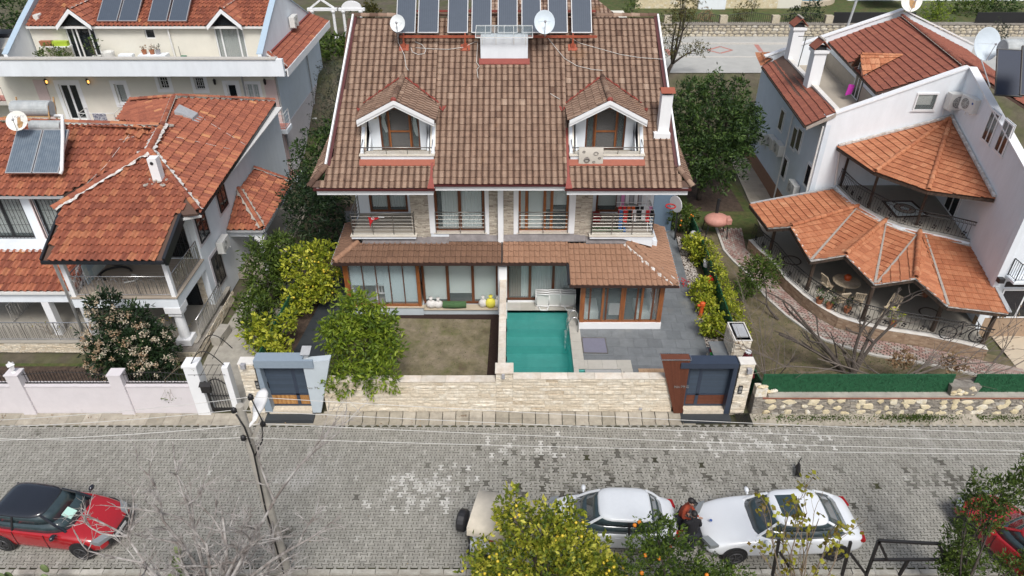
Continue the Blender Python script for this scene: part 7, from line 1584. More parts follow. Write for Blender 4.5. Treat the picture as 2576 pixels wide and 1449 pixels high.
for r_,mt in ((.62,'wood_dark'),(.55,'slab_beige'),(.32,'brick_red'),(.26,'curtain_white')): m_ = MB(); m_.add([c.lerp(rgc[0].lerp(rgc[1],.5),r_ * math.sin(q)) + (rgc[1].lerp(rgc[2],.5) - c) * r_ * math.cos(q) + Vc((0,0,.02 + (1 - r_) * .008)) for q in np.linspace(0,2 * math.pi,17)[:-1]],[list(range(16))]); m_.build('medallion',mt,RG,fix=False)
# lower fan roof: three little tents between four flat bays
TZ_,EZ_ = 2.98,2.34; T = lambda u,v_: G(u,v_,TZ_); E = lambda u,v_: G(u,v_,EZ_); AZ_ = 2.86; P_ = lambda u,v_: G(u,v_,AZ_)
t0,t1,t2,t3,t4 = T(2095,476),T(2159,521),T(2230,555),T(2313,584),T(2440,604); k0,k1,v1,v2,v3,k4 = E(1888,515),E(1934,574),E(2040,656),E(2200,715),E(2384,770),E(2535,788); a1,a2,a3 = P_(1991,570),P_(2127,641),P_(2303,700)
fac = [([k0,k1,t1,t0],60),([k1,a1,t1],0),([a1,v1,t1],45),([v1,a2,t2],40),([v1,t2,t1],20),([a2,v2,t2],45),([v2,t3,t2],30),([v2,a3,t3],35),([a3,v3,t3],30),([v3,k4,t4,t3],90)]
for ps,n in fac:
 tile_roof(RH,ps if len(ps) == 3 else [ps[0],ps[1],ps[2],ps[3] if abs((ps[3] - ps[0]).dot((ps[1] - ps[0]).cross(ps[2] - ps[0]).normalized())) < .02 else ps[3] - (ps[1] - ps[0]).cross(ps[2] - ps[0]).normalized() * (ps[3] - ps[0]).dot((ps[1] - ps[0]).cross(ps[2] - ps[0]).normalized())],'tile_orange','flat',.245,.35,n,thick=.07,name='fan_roof',spread=.25,auto=True,mid=.5)
for a,b in ((a1,t1),(a2,t2),(a3,t3)): ridge(RH,a + Vc((0,0,.05)),b + Vc((0,0,.06)),'tile_orange',.11,.36,.02)
for a,b in ((v1,t1),(v2,t2),(v2 + Vc((.1,0,0)),t3),(v3,t3 + Vc((.2,0,0)))):
 m_ = MB(); d = (b - a).normalized(); x = d.cross(Vc((0,0,1))).normalized() * .055; m_.hexa([a - x + Vc((0,0,.05)),a + x + Vc((0,0,.05)),b + x * .5 + Vc((0,0,.05)),b - x * .5 + Vc((0,0,.05))],[a - x + Vc((0,0,.09)),a + x + Vc((0,0,.09)),b + x * .5 + Vc((0,0,.09)),b - x * .5 + Vc((0,0,.09))]); m_.build('valley_mortar','mortar_grey',RH)
for a,b in ((k0,k1),(k1,a1),(a1,v1),(v1,a2),(a2,v2),(v2,a3),(a3,v3),(v3,k4)):
 m_ = MB(); m_.bar(a + Vc((0,-.02,-.0)),b + Vc((0,-.02,-.0)),.07,.06); m_.build('eave_mortar','mortar',RH); m_ = MB(); m_.bar(a + Vc((0,.03,-.12)),b + Vc((0,.03,-.12)),.10,.16); m_.build('eave_beam','wood_dark',RH)
m_ = MB(); m_.bar(t4 + Vc((.05,0,.06)),k4 + Vc((.05,0,.06)),.16,.05); m_.bar(t0 + Vc((0,.05,.06)),k0 + Vc((0,.05,.06)),.10,.05); m_.build('verge_flashing','zinc',RH)
ap = MB(); ap.add([p + Vc((0,0,-.12)) for p in uc] + [Vc((CX,CY,UZ - .1)) + (p - Vc((CX,CY,UZ))) * 1.035 + Vc((0,0,-.02)) for p in uc],[[i,i + 1,len(uc) + i + 1,len(uc) + i] for i in range(len(uc) - 1)]); ap.build('apron_flashing','mortar',RH)
# ground terrace
FZ = .56; fc = [G(u,v_,FZ) for u,v_ in ((1884,603),(1905,625),(1940,655),(1978,703),(2024,744),(2065,773),(2110,798),(2165,815),(2220,829),(2280,838),(2340,847),(2410,862),(2486,880))]; fpp = fc + [Vc((C3.x,C3.y - .02,FZ)),Vc((CX - .02,CY - .02,FZ)),Vc((15.0,CY - .02,FZ))]
m_ = MB(); m_.prism([p + Vc((0,0,-FZ)) for p in fpp],(0,0,FZ - .015)); m_.build('terrace_base','mortar_grey',RH); m_ = MB(); m_.prism([p + Vc((0,0,-.014)) for p in fpp],(0,0,.014)); m_.build('terrace_floor','floor_terrace',RH)
cen = Vc((CX,CY,0)); cnt = 0; bj = MB()
for a,b in zip(fc,fc[1:]):
 w = Wall(a,b,a - cen); L = (b - a).length
 for r in range(7):
  s = -.05 * (r % 2)
  while s < L: l = min(.215,L - s); (lambda q: None)(0); bj.ti = rd(); w.slab(bj,max(0,s) + .004,s + l - .006,r * .077 + .005,r * .077 + .070,0,.022); s += .215
bj.build('bricks','brick_buff',RH,kind='stuff',fix=False)
m_ = MB(); n = len(fc); outr = [p + (p - cen).normalized() * .03 for p in fc]; inn = [p.lerp(cen + Vc((0,0,FZ)),.03) for p in fc]; m_.add([p + Vc((0,0,.005)) for p in outr] + [p + Vc((0,0,.012)) for p in inn],[[i,i + 1,n + i + 1,n + i] for i in range(n - 1)]); m_.build('terrace_edging','marble_white',RH)
ironrail([p.lerp(cen + Vc((0,0,FZ)),.015) for p in fc],.92,RH,.165)
for (ub,vb) in ((1935,640),(2030,728),(2168,806),(2344,832),(2471,864)): p = G(ub,vb,FZ); m_ = MB(); m_.tube([p,(p.x,p.y,1.4),(p.x,p.y,2.3)],[.10,.085,.09],8); m_.build('terrace_post','wood_dark',RH)
# tile roundels on the floor
for (u,v_,r_) in ((1992,655,.42),(2339,788,.42)):
 c = G(u + 0,v_,FZ + .004); m_ = MB(); m_.tube([c + Vc((r_ * math.cos(q),r_ * math.sin(q),0)) for q in np.linspace(0,2 * math.pi,25)[:-1]],.035,4,closed=True); m_.build('floor_roundel','wood_dark',RH)
# path, brick walk round the terrace
slabs('side_path','path_tile',[G(1836,398)[:2],G(1885,397)[:2],G(1945,510)[:2],(14.6,33.0),(13.6,33.0)],0,.5,.5,.02,'slab_beige','grout',parts=120)
ob = [cen + (p - cen) * f for p in fc for f in (1.0,)]; inn = [p + (p - cen).normalized() * .06 for p in fc]; outp = [p + (p - cen).normalized() * 1.25 for p in fc]; inn = [Vc((12.6,34,0))] + inn + [Vc((21,22.2,0))]; outp = [Vc((11.2,34,0))] + outp + [Vc((21.0,20.9,0))]
m_ = MB(); n = len(inn); m_.add([(p.x,p.y,-.002) for p in inn] + [(p.x,p.y,-.002) for p in outp],[[i,i + 1,n + i + 1,n + i] for i in range(n - 1)]); walk = struct('brick_walk',m_,'joint_dirt')
MSp = []
for i in range(6): m_ = MB(); m_.ti = i / 5; m_.box(-.10,.10,-.05,.05,0,.02); me = m_.mesh('paver'); me.materials.append(MATS['paver_pink']); MSp.append(me)
rest = MB(); cnt = 0
for i in range(n - 1):
 a0,a1_,b0,b1 = inn[i],inn[i + 1],outp[i],outp[i + 1]; L = ((a1_ - a0).length + (b1 - b0).length) / 2; nr = 11; nc = max(1,int(L / .215)); ang = math.atan2((b1 - b0).y,(b1 - b0).x)
 for r in range(nr):
  for c in range(nc):
   f = (c + (.5 if r % 2 else 0) + .25) / nc; p = a0.lerp(a1_,f).lerp(b0.lerp(b1,f),(r + .5) / nr); aa = ang + ru(-.04,.04)
   if cnt < 2000 and p.length < 28.0 and cnt < 300: link('paver',random.choice(MSp),None,walk).matrix_basis = MT((p.x,p.y,.002 + ru(-.003,.003))) @ MR(aa,4,'Z'); cnt += 1
   else: rest.ti = rd(); rest.obox((p.x,p.y,.002 + ru(-.003,.003)),.2,.10,.02,aa)
if rest.v: rest.build('pavers','paver_pink',walk,kind='stuff')
m_ = MB()
for a,b in zip(outp,outp[1:]): m_.bar((a.x,a.y,.0),(b.x,b.y,.0),.12,.12)
struct('walk_edging',m_,'concrete_pale')
sheet('right_yard',[(20.6,19.9),(27,19.9),(27,24.4),(20.9,24.4)],.012,'slab_cream'); sheet('right_yard_paving',[(20.3,19.9),(27,19.9),(27,22.3),(21.2,22.3)],.018,'paver_pink')
# fittings
ac_unit(Y(2407,246,CY) + Vc((0,0,-.45)),0,'large beige air conditioner high on the gable wall of the right house',s=1.35,logo=True); q = W2.S(2452,262); ac_unit(W2.P(q[0],q[1] - .3),R(-90) + R(8.6),'smaller white air conditioner beside the beige one on the right house',s=1.1,logo=True)
for (u,v_,lab) in ((1925,350,'farthest of the three white air conditioners in a row on the shaded white side wall'),(1950,362,'middle one of the three white air conditioners in a row on the shaded white side wall'),(1968,378,'nearest of the three white air conditioners in a row on the shaded white side wall'),(2005,478,'single white air conditioner low on the shaded white side wall above the orange roof')): s,z = WLs.S(u,v_); ac_unit(WLs.P(s,z - .2),R(-90),lab,s=1.1)
for s in (.12,4.2): m_ = MB(); m_.tube([WLs.P(s,6.2,.08),WLs.P(s,.1,.08)],.05,7); m_.build('downpipe','gutter_white',RH)
m_ = MB(); m_.tube([Y(2113,378,CY - .08),Y(2100,465,CY - .08)],.05,7); m_.build('downpipe','gutter_white',RH)
dish(PL(2475,112,W2.P(0,0,-1),W2.n),R(12),R(22),.72,'big white satellite dish on the ridge of the right house','dish_blue',pole=W2.P(1.2,8.6,-.6),sq=1.05)
p = Y(2290,2,42.6); dish(p,R(0),R(20),.6,'rusty white satellite dish on the rear gable of the right house, cut by the frame','dish_cream',pole=(p.x,43.1,9.3),rust=True)
for k,(u,lab) in enumerate(((2535,'black framed dark blue solar collector nearest the gable on the right house'),(2600,'dark blue solar collector at the right frame edge'))):
 p = PL(u,243,W2.P(0,0,-.3),W2.n); collector(p,R(-12),1.05,2.1,R(48),lab,'solar_dark','dark solar collectors on the right house','black_metal',0)
TK = thing('water_tank','pale grey horizontal water tank behind the dark collectors on the right house','water tank',PL(2540,125,W2.P(0,0,-1.4),W2.n)); a = PL(2522,122,W2.P(0,0,-1.4),W2.n); tank(TK,a,a + Vc((2.0,.1,0)),.42)
TA = thing('tv_aerial','thin black aerial mast behind the white chimney of the right house','aerial',(16.4,39,6.9)); p = Y(2020,110,40); m_ = MB(); m_.tube([(p.x,40,6.9),(p.x + .1,40,p.z + .4)],.025,5); m_.bar((p.x - .35,40,p.z + .4),(p.x + .5,40,p.z + .4),.03); m_.build('mast','black_metal',TA)
# ------------------------------------------------------------------ trees and shrubs
def tr3(u,v,y): p = Y(u,v,y); return (p.x,y,p.z)
def TREE(name,label,base,lobes,n,size,mat,group=None,cat='tree',**k): return tree(name,label,cat,base,lobes,n,size,mat,group=group,**k)
TREE('garden_tree','bright green tree standing on the dry lawn and hanging over the cream front wall',(-5.4,20.9,0),[(-5.6,21.0,2.3,1.25,1.0,1.0),(-5.7,21.3,3.7,.75,.7,.75),(-6.3,19.9,1.55,.75,.6,.65),(-4.9,19.8,1.75,.8,.6,.8),(-4.7,20.8,2.6,.65,.7,.8),(-6.5,20.9,2.9,.7,.7,.8),(-4.9,21.2,3.2,.6,.6,.6)],7200,.225,'leaf_bright',tr=.10,hollow=.25,aspect=3.0,drop=.5,cluster=9)
fb = TREE('flowering_shrub','dark green shrub covered in faded cream flower heads behind the pink wall',(-14.6,21.4,0),[(-14.8,21.5,1.7,1.65,1.15,1.45),(-15.4,21.8,3.2,.62,.6,.85),(-13.9,21.2,2.2,.9,.7,.9),(-15.4,20.9,1.6,.8,.6,1.1),(-13.7,20.8,1.3,.8,.6,.8),(-14.3,21.9,2.8,.5,.5,.7)],8000,.21,'leaf_deep',cat='shrub',tr=.08,aspect=3.0,cluster=8)
rs = np.random.RandomState(4); V = []; T = []
for l in ((-14.8,21.5,1.7,1.68,1.2,1.5),(-15.4,21.8,3.2,.64,.6,.9),(-13.9,21.2,2.2,.95,.75,.95),(-13.7,20.8,1.3,.85,.65,.85),(-15.4,20.9,1.6,.85,.65,1.1)):
 for q in range(int(19 * l[3] * l[5]) + 9):
  d = rs.normal(size=3); d[1] -= .8; d[2] += .35; d /= np.linalg.norm(d); c = np.array(l[:3]) + d * np.array(l[3:6]) * rs.uniform(.95,1.08); t0 = rs.rand()
  for j in range(26): o = rs.normal(size=3) * .062; a = rs.normal(size=3); a /= np.linalg.norm(a); b = np.cross(a,rs.normal(size=3)); b /= np.linalg.norm(b); s = .032; p = c + o; V += [p - a * s,p + b * s,p + a * s,p - b * s]; T.append(np.clip(t0 + rs.normal() * .2,0,1))
leafobj('blossom',V,T,'blossom',fb)
TREE('dark_tree','dense dark green tree in the gap left of the middle house, lower front one',(-9.6,31.2,0),[(-9.9,31.2,2.3,1.5,1.2,1.9),(-10.5,32.0,3.0,1.1,1.0,1.4),(-8.9,30.6,1.5,1.0,.9,1.3),(-9.0,32,3.1,1.0,.9,1.2)],4200,.24,'leaf_deep',group='dark trees in the gap between the houses',drop=.6,aspect=3.2)
TREE('dark_tree','dark green tree with a few lime leaves beside the side canopy, the upper one',(-10.6,36,0),[(-10.9,36,3.0,1.3,1.2,1.7),(-10.2,37,3.9,1.0,1.0,1.2),(-10.3,35,2.2,1.2,1.0,1.4)],3200,.22,'leaf_dark',group='dark trees in the gap between the houses',drop=.5)
TREE('olive_tree','grey green olive tree behind the gap by the big terrace house',(-11.6,44,0),[(-11.3,44,4.7,1.15,1.2,1.5),(-11.7,43,2.8,1.2,1.2,1.7),(-10.7,45,5.0,.9,.9,1.0)],3000,.15,'leaf_olive',aspect=3.5,hollow=.1)
for u,v_,r_,y,lab in ((850,285,.8,42,'bare brown bush under the olive tree'),): p = tr3(u,v_,y); TREE('bare_bush',lab,(p[0],y,0),[(p[0],y,1.6,.9,.8,1.5)],500,.12,'leaf_dry',cat='bush',bark='bark_grey',twigs=8,hollow=.1)
TREE('big_tree','big dense dark green tree between the middle house and the right house',(11.0,37.5,0),[(11.0,37.4,4.7,2.45,1.8,2.0),(12.3,38,4.2,1.5,1.5,1.7),(10.0,36.2,3.0,1.3,1.3,1.6),(11.5,36,3.0,1.7,1.3,1.6),(9.9,38.5,5.8,1.1,1.1,1.2),(12.4,39,5.9,.8,.8,.9),(11.2,38.8,6.3,.7,.7,.9),(13.2,38.2,3.9,1.1,1.1,1.5),(9.5,36.8,4.6,.95,1,1.2)],14000,.25,'leaf_dark',tr=.16,drop=.5,aspect=3.0,hollow=.3,cluster=9)
TREE('lemon_bush','tall yellow green lemon bush beside the dark path',(-9.3,26.6,0),[(-9.25,26.6,1.9,1.1,.9,1.35),(-8.4,27.2,2.2,.9,.7,1.05),(-9.5,25.8,1.0,.7,.6,.8),(-8.6,26.3,1.2,.7,.6,.7)],4600,.175,'leaf_yellow',group='yellow bushes by the dark path',cat='bush',fruit=('lemon_skin',22,.045),hollow=.1,aspect=2.0)
TREE('lemon_bush','low bright yellow bush behind the left cream gate pillar',(-10.0,23.0,0),[(-10.3,23.2,1.0,.8,.7,.8),(-9.7,22.4,.9,.7,.6,.7),(-9.3,23.6,1.5,.35,.3,.5)],1900,.20,'leaf_yellow',group='yellow bushes by the dark path',cat='bush',hollow=.1,aspect=1.9)
TREE('green_shrub','tall mid green shrub between the terracotta house and the yellow bushes',(-11.0,26.5,0),[(-11.1,26.8,1.7,.95,.8,1.6),(-11.2,25.0,.9,.8,.7,1.1),(-10.5,27.6,2.2,.8,.8,1.1)],5200,.24,'leaf_mid',cat='shrub',drop=.5,aspect=3.2)
hedge_mat('artificial_hedge','green artificial hedge fence hidden among shrubs beside the dark path',[(-10.05,20.0),(-9.95,23.5),(-9.75,27.5)],0,1.25,420)
hedge_mat('artificial_hedge','green artificial hedge fence behind the pebble strip right of the patio',[(9.42,20.2),(9.25,22.4),(9.35,25.5),(9.55,29.5),(9.6,33.5)],0,1.15,420)
for u,v_,z,r_,h_,m_t,sz,n,lab in ((1717,545,.9,.8,1.0,'leaf_mid',.12,1000,'dark green bush with orange fruit behind the low roof corner'),(1742,612,.8,.55,.7,'leaf_yellow',.13,420,'yellow shrub nearest the toy car on the pebble strip'),(1760,645,.5,.45,.6,'leaf_yellow',.13,300,'small yellow shrub above the white hanging pot'),
      (1768,730,.6,.65,.75,'leaf_yellow',.12,850,'bushy yellow green shrub beside the red flowers'),(1778,765,.5,.5,.5,'leaf_yellow',.12,420,'low yellow shrub left of the red lantern'),(1797,815,.7,.6,.8,'leaf_yellow',.13,760,'yellow shrub in a terracotta pot beside the barbecue')):
 p = G(u,v_,z); TREE('yellow_shrub',lab,(p.x,p.y,.03),[(p.x,p.y,z,r_,r_ * .85,h_ * .8)],int(n * 1.5),sz * 1.25,m_t,group='shrubs on the pebble strip',cat='shrub',tr=.04,hollow=.05,aspect=1.9,fruit=('orange_skin',9,.05) if 'orange' in lab else None)
vl = [(lerp(9.62,9.75,i / 6),lerp(23.6,30,i / 6),1.05,.28,.6,.5) for i in range(7)]; TREE('climbing_hedge','long yellow green creeper hedge along the top of the green fence',(9.7,26,0),vl,4200,.12,'leaf_yellow',cat='hedge',hollow=.05,tr=.04)
p = tr3(1915,682,27); TREE('young_tree','young light green tree with pale flowers in front of the curved terrace',(12.0,25.6,0),[(p[0],27,p[2],.95,.75,.85),(p[0] - .7,26.6,1.0,.5,.5,.35)],2200,.18,'leaf_mid',tr=.06,hollow=.1,aspect=3)
p = tr3(1702,60,50); TREE('conifer','ragged olive brown conifer rising behind the right end of the middle roof',(p[0] - .2,50.3,3.3),[(p[0],50,6.9,1.3,1.1,1.3),(p[0] + .5,50,8.0,1.1,1,1.0),(p[0] - .2,50,5.4,.9,.9,.7),(p[0] + 1.6,50,5.3,.9,.7,.6),(p[0] + .2,50,9.2,1.0,.9,.9)],3200,.17,'leaf_conifer',tr=.16,hollow=.1,aspect=3.4,drop=.7)
# near trees, cut by the lower frame edge
lt = [(.85,11.7,2.1,1.75,1.0,1.45),(-.35,11.8,1.6,1.05,.9,1.2),(-.05,12.3,3.45,.42,.36,1.0),(1.9,11.8,1.9,.95,.8,1.2),(.75,12.3,2.9,.85,.6,.7),(1.45,12.3,3.1,.5,.5,.6),(2.5,11.8,1.4,.75,.6,.8)]
TREE('lemon_tree','yellow leaved lemon tree full of fruit in front of the parked jeep',(.8,11.3,.05),lt,9500,.15,'leaf_lemon',tr=.09,hollow=.15,fruit=('lemon_skin',55,.042),aspect=1.9,updir=.9)
TREE('orange_tree','dark green orange tree with a few oranges right of the lemon tree',(4.3,11.2,.05),[(4.1,11.6,2.1,1.3,.9,1.25),(5.0,11.4,1.4,1.0,.8,.9),(3.9,12.0,2.9,.7,.6,.65),(5.8,11.5,1.3,.8,.7,.8)],8500,.11,'leaf_orange_tree',tr=.09,hollow=.2,fruit=('orange_skin',20,.058),aspect=2.2,updir=.9)
def twigs(name,label,base,tips,r0,mat,cat='tree',lv=3,leaf=None,spread=.5,kids=(3,5),shrink=.62):
 t = thing(name,label,cat,base); mb = MB(); ends = []
 def grow(p,q,r,l):
  pts = limb(mb,p,q,r,r * .5,.10,4,6 if l > 1 else 4)
  if l == 0: ends.append(pts[-1]); return
  for k in range(random.randint(*kids)):
   s = pts[random.randint(1,4)]; d = (q - p).normalized() + Vc((random.gauss(0,spread),random.gauss(0,spread),random.gauss(.12,spread * .7))); grow(s,s + d.normalized() * (q - p).length * shrink * ru(.6,1.2),r * .5,l - 1)
 for q in tips: grow(Vc(base),Vc(q),r0,lv)
 mb.build('branches',mat,t,fix=False)
 if leaf:
  V = []; T = []
  for e in ends:
   if rd() > leaf[2]: continue
   for j in range(leaf[3]):
    p = np.array(e) + np.random.normal(size=3) * leaf[1] * .7; a = np.random.normal(size=3); a /= np.linalg.norm(a); b = np.cross(a,np.random.normal(size=3)); b /= np.linalg.norm(b); V += [p,p + a * leaf[1] * .5 + b * leaf[1] * .42,p + a * leaf[1],p + a * leaf[1] * .5 - b * leaf[1] * .42]; T.append(rd())
  leafobj('leaves',V,T,leaf[0],t)
 return t
yq = 12.0; twigs('bare_tree','leafless pale grey fig tree in the lower left beside the utility pole',(-8.4,11.3,.1),[tr3(u,v_,yq + d) for u,v_,d in ((320,1350,.3),(410,1310,0),(470,1270,.4),(560,1300,.2),(690,1260,.1),(750,1370,0),(640,1330,-.2),(520,1370,-.3),(340,1410,.1),(690,1400,.2),(600,1400,.2),(440,1400,.3))],.062,'bark_pale',lv=3,spread=.7,kids=(5,7),shrink=.42)
twigs('leafy_shrub','thin stemmed shrub with sparse yellow heart shaped leaves in front of the white saloon',(8.2,11.9,.1),[tr3(u,v_,12.3) for u,v_ in ((1940,1310),(1985,1290),(2030,1290),(2060,1305),(2090,1330),(2115,1350),(1960,1360),(2030,1340),(2000,1320),(1910,1390))],.022,'twig_tan',cat='shrub',lv=2,leaf=('leaf_autumn',.15,.85,4),spread=.22,kids=(2,4),shrink=.33)
TREE('wild_shrub','wild green shrub with upright shoots at the lower right, hiding a red car',(12.8,11.5,.1),[tr3(u,v_,12.1) + (rx,.4,rz) for u,v_,rx,rz in ((2420,1410,.75,.7),(2560,1425,.7,.5),(2410,1350,.35,.6),(2440,1270,.16,.75),(2490,1300,.3,.7),(2520,1240,.16,.6),(2570,1220,.3,1.0),(2400,1420,.5,.5),(2465,1225,.1,.5))],5600,.135,'leaf_mid',cat='shrub',tr=.05,hollow=.1,aspect=3,updir=1.2)
for k,(bx,by,tips,lab) in enumerate((((13.55,22.0),0,[(1990,770,22.3),(2003,800,22.4),(1960,840,22)],'slim upright bare tree on the right lawn'),((13.9,21.9),0,[(2180,800,22.6),(2240,770,22.9),(2120,880,22.2),(2270,800,23)],'bare tree leaning right in front of the curved terrace'))):
 twigs('bare_fruit_tree',lab,(bx[0],bx[1],0),[tr3(u,v_,y) for u,v_,y in tips],.085,'bark_dark',lv=2,spread=.5,kids=(3,4),shrink=.36)
vt = twigs('dry_vine','tangled leafless vine sprawling behind the green hedge fence',(14.5,20.3,.9),[(10.2,20.4,1.7),(11.5,20.6,1.9),(13,20.3,1.8),(16.2,20.5,2.0),(18,20.4,1.9),(19.5,20.6,2.0),(17.2,21.2,1.7)],.04,'bark_grey',cat='vine',lv=2,leaf=('leaf_dry',.10,.12,3),spread=.35,kids=(3,5))
for u,v_,lab in ((2275,905,'heap of dry brown leaves caught in the vine, left one'),(2400,915,'heap of dry brown leaves caught in the vine, right one')):
 p = G(u,v_,1.3); t = thing('dry_leaves',lab,'leaf heap',p,group='dry leaf heaps in the vine'); V,T = leafcloud([p],[(.55,.4,.35)],330,.12,.2,None,0,5,1.6); leafobj('leaves',V,T,'leaf_dry',t)
twigs('dry_vine','tangle of bare vine stems climbing over the end of the hedge beside the barbecue',(10.1,21.0,0),[(9.8,22.5,1.6),(10.2,23.5,1.6),(10.6,22,1.5),(9.9,24.6,1.5),(10.5,20.6,1.7)],.03,'bark_grey',cat='vine',lv=2,spread=.5)
for i,(u,v_,y) in enumerate(((420,1395,12.4),(450,1420,12.2),(30,1446,12.1),(95,1440,12.1))):
 p = Y(u,v_,y); t = thing('prickly_pear',['tall prickly pear pad beside the bare tree foot','prickly pear clump right of the taller pad','prickly pear pads in the very lower left corner','prickly pear pad right of the corner one'][i],'cactus',(p.x,y,.1),group='prickly pears along the near kerb')
 for k in range(5): m_ = MB(); m_.ti = rd(); a = ru(-.6,.6); m_.ball((p.x + ru(-.25,.25),y + ru(-.15,.15),.3 + p.z * k / 5),.15,9,7,(.8,.28,1.25)); m_.build('pad','cactus',t,smooth=True)
for u,v_,lab in ((150,870,'thin sapling with autumn leaves in the left flower bed, left one'),(460,880,'thin sapling with yellowing leaves beside the flowering shrub')): p = G(u,v_,0); twigs('sapling',lab,(p.x,p.y,0),[(p.x - .15,p.y,1.2),(p.x + .2,p.y + .1,.9)],.02,'twig_tan',lv=1,leaf=('leaf_autumn',.08,.8,3))
twigs('creeper','thin green creeper hanging over the pink wall near the white pillar',(-12.9,19.85,1.5),[(-12.6,19.5,1.2),(-12.7,19.5,.8),(-12.0,19.9,2.2),(-11.6,20,2.5)],.01,'twig_tan',cat='creeper',lv=1,leaf=('leaf_mid',.06,.9,5))
# ------------------------------------------------------------------ beyond: upper street, its wall, gardens and houses
UZ3 = 3.45; sheet('upper_street',[(-8,50.6),(60,50.6),(60,58.0),(-8,58.0)],UZ3,'paver_far'); m_ = MB(); m_.box(-8,60,58.0,58.25,UZ3 - .1,UZ3 + .10); m_.box(-8,60,54.4,54.7,UZ3 - .1,UZ3 + .02); struct('upper_kerb',m_,'concrete_pale'); sheet('upper_pavement',[(-8,58.25),(60,58.25),(60,60.1),(-8,60.1)],UZ3 + .09,'paver_far')
def band(u0,v0,u1,v1,w): a,b = G(u0,v0,UZ3 + .004),G(u1,v1,UZ3 + .004); m_ = MB(); d = (b - a).normalized(); n = Vc((-d.y,d.x,0)) * w / 2; m_.poly([a - n,b - n,b + n,a + n]); struct('red_paving_band',m_,'paver_red')
for q in ((1780,126,1812,117,.22),(1812,117,1842,126,.22),(1842,126,1812,134,.22),(1812,134,1780,126,.22),(1902,112,1915,130,.35),(1676,123,1688,140,.35)): band(*q)
SWl = thing('stone_wall','pale rubble stone retaining wall along the upper street','wall',(25,60.2,UZ3)); m_ = MB(); m_.box(8,60,60.1,60.6,UZ3 - .1,4.45); m_.build('core','wall_core',SWl); m_ = MB(); m_.box(8,60,60.02,60.65,4.45,4.56); m_.build('brick_coping','wall_core',SWl); rj = random.Random(2); ns = 0; rest = MB()
for r_ in range(4):
 x = 9.0
 while x < 46:
  L = rj.uniform(.28,.62); m_ = MB() if ns < 300 else rest; m_.ti = rj.random(); m_.ball((x + L / 2,60.1,UZ3 + .14 + r_ * .25 + rj.uniform(-.04,.04)),.5,7,4,(L * .98,.16,.255),.10)
  if m_ is not rest: m_.build('stone','rubble',SWl,fix=False); ns += 1
  x += L
if rest.v: rest.build('stones','rubble',SWl,kind='stuff',fix=False)
for u in (1680,1820,1951,2085): p = Y(u,50,60.3); m_ = MB(); m_.box(p.x - .3,p.x + .3,60.15,60.6,4.56,5.15); m_.build('pier','rubble',SWl)
UF = thing('upper_fence','black iron fence on the stone wall of the upper street','fence',(20,60.3,4.56)); px3 = [Y(u,50,60.3).x for u in (1660,1820,1951,2085)]
for a,b in zip(px3,px3[1:]):
 m_ = MB(); n = int((b - a) / .17); m_.tube([(lerp(a,b,i / 8),60.35,5.1 + .25 * math.sin(math.pi * i / 8)) for i in range(9)],.018,4)
 for i in range(n): f = i / n; m_.bar((lerp(a,b,f),60.35,4.56),(lerp(a,b,f),60.35,5.1 + .25 * math.sin(math.pi * f)),.025)
 m_.build('fence_panel','iron_black',UF)
for x0,x1 in ((px3[3] + .3,px3[3] + 7),(px3[3] + 12,px3[3] + 22)): m_ = MB(); m_.box(x0,x1,60.3,60.34,4.56,5.4); m_.build('black_screen','black_frame',UF)
sheet('upper_garden',[(8,60.6),(60,60.6),(60,90),(8,90)],4.45,'lawn_green')
UH = thing('balustrade_house','white house with stone clad base and white balustrades across the upper street','house',(20,66,4.4)); WU = Wall((8,66),(50,66),(0,-1)); m_ = MB(); m_.box(12.6,25.6,66,72,4.4,12); m_.build('wall','cream_render',UH)
s0,s1 = WU.S(1640,20,0)[0],WU.S(1920,20,0)[0]; ledge(WU,s0 - 1.5,s1 + 1.2,4.45,7.1,UH,.22,'cream_stone',.01); a,b = Y(1755,20,65.8).x,Y(1823,20,65.8).x; m_ = MB(); m_.box(a,b,65.6,65.93,4.4,12); m_.build('white_pier','white_render',UH)
def balus(x0,x1,y,z,parent,h=.9):
 m_ = MB(); m_.box(x0,x1,y - .12,y + .12,z - .12,z); m_.box(x0,x1,y - .1,y + .1,z + h,z + h + .12); m_.build('balustrade_rail','white_paint',parent); n = int((x1 - x0) / .24)
 for i in range(n): m_ = MB(); m_.lathe((lerp(x0,x1,(i + .5) / n),y,z),[(.05,0),(.085,.2),(.09,.35),(.045,.6),(.06,h)],7); m_.build('baluster','white_paint',parent)
balus(Y(1608,20,65.6).x,Y(1668,20,65.6).x,65.6,6.2,UH); balus(Y(1823,20,65.6).x,Y(1912,20,65.6).x,65.6,6.2,UH)
UP2 = thing('white_balcony_house','white house with curved balustrade balcony at the top right','house',(33,68,4.4)); m_ = MB(); m_.box(31,60,69,74,4.4,14); m_.build('wall','white_render',UP2); m_ = MB(); m_.box(Y(2205,20,65).x,Y(2310,20,65).x,65.2,69,6.0,6.3); m_.build('balcony_slab','white_paint',UP2); balus(Y(2200,20,65).x,Y(2312,20,65).x,65.2,5.9,UP2,1.0)
PO = thing('round_pool','round pool with pale rim in the upper garden','pool',(26,66,4.5)); c = G(2018,-14,4.9); m_ = MB(); m_.lathe((c.x,c.y,4.4),[(2.9,0),(2.9,.45),(2.45,.45),(2.45,.2),(.01,.2)],28); m_.build('rim','slab_cream',PO); m_ = MB(); m_.lathe((c.x,c.y,4.7),[(2.44,0),(2.44,.06)],28); m_.build('water','pool_sheet',PO)
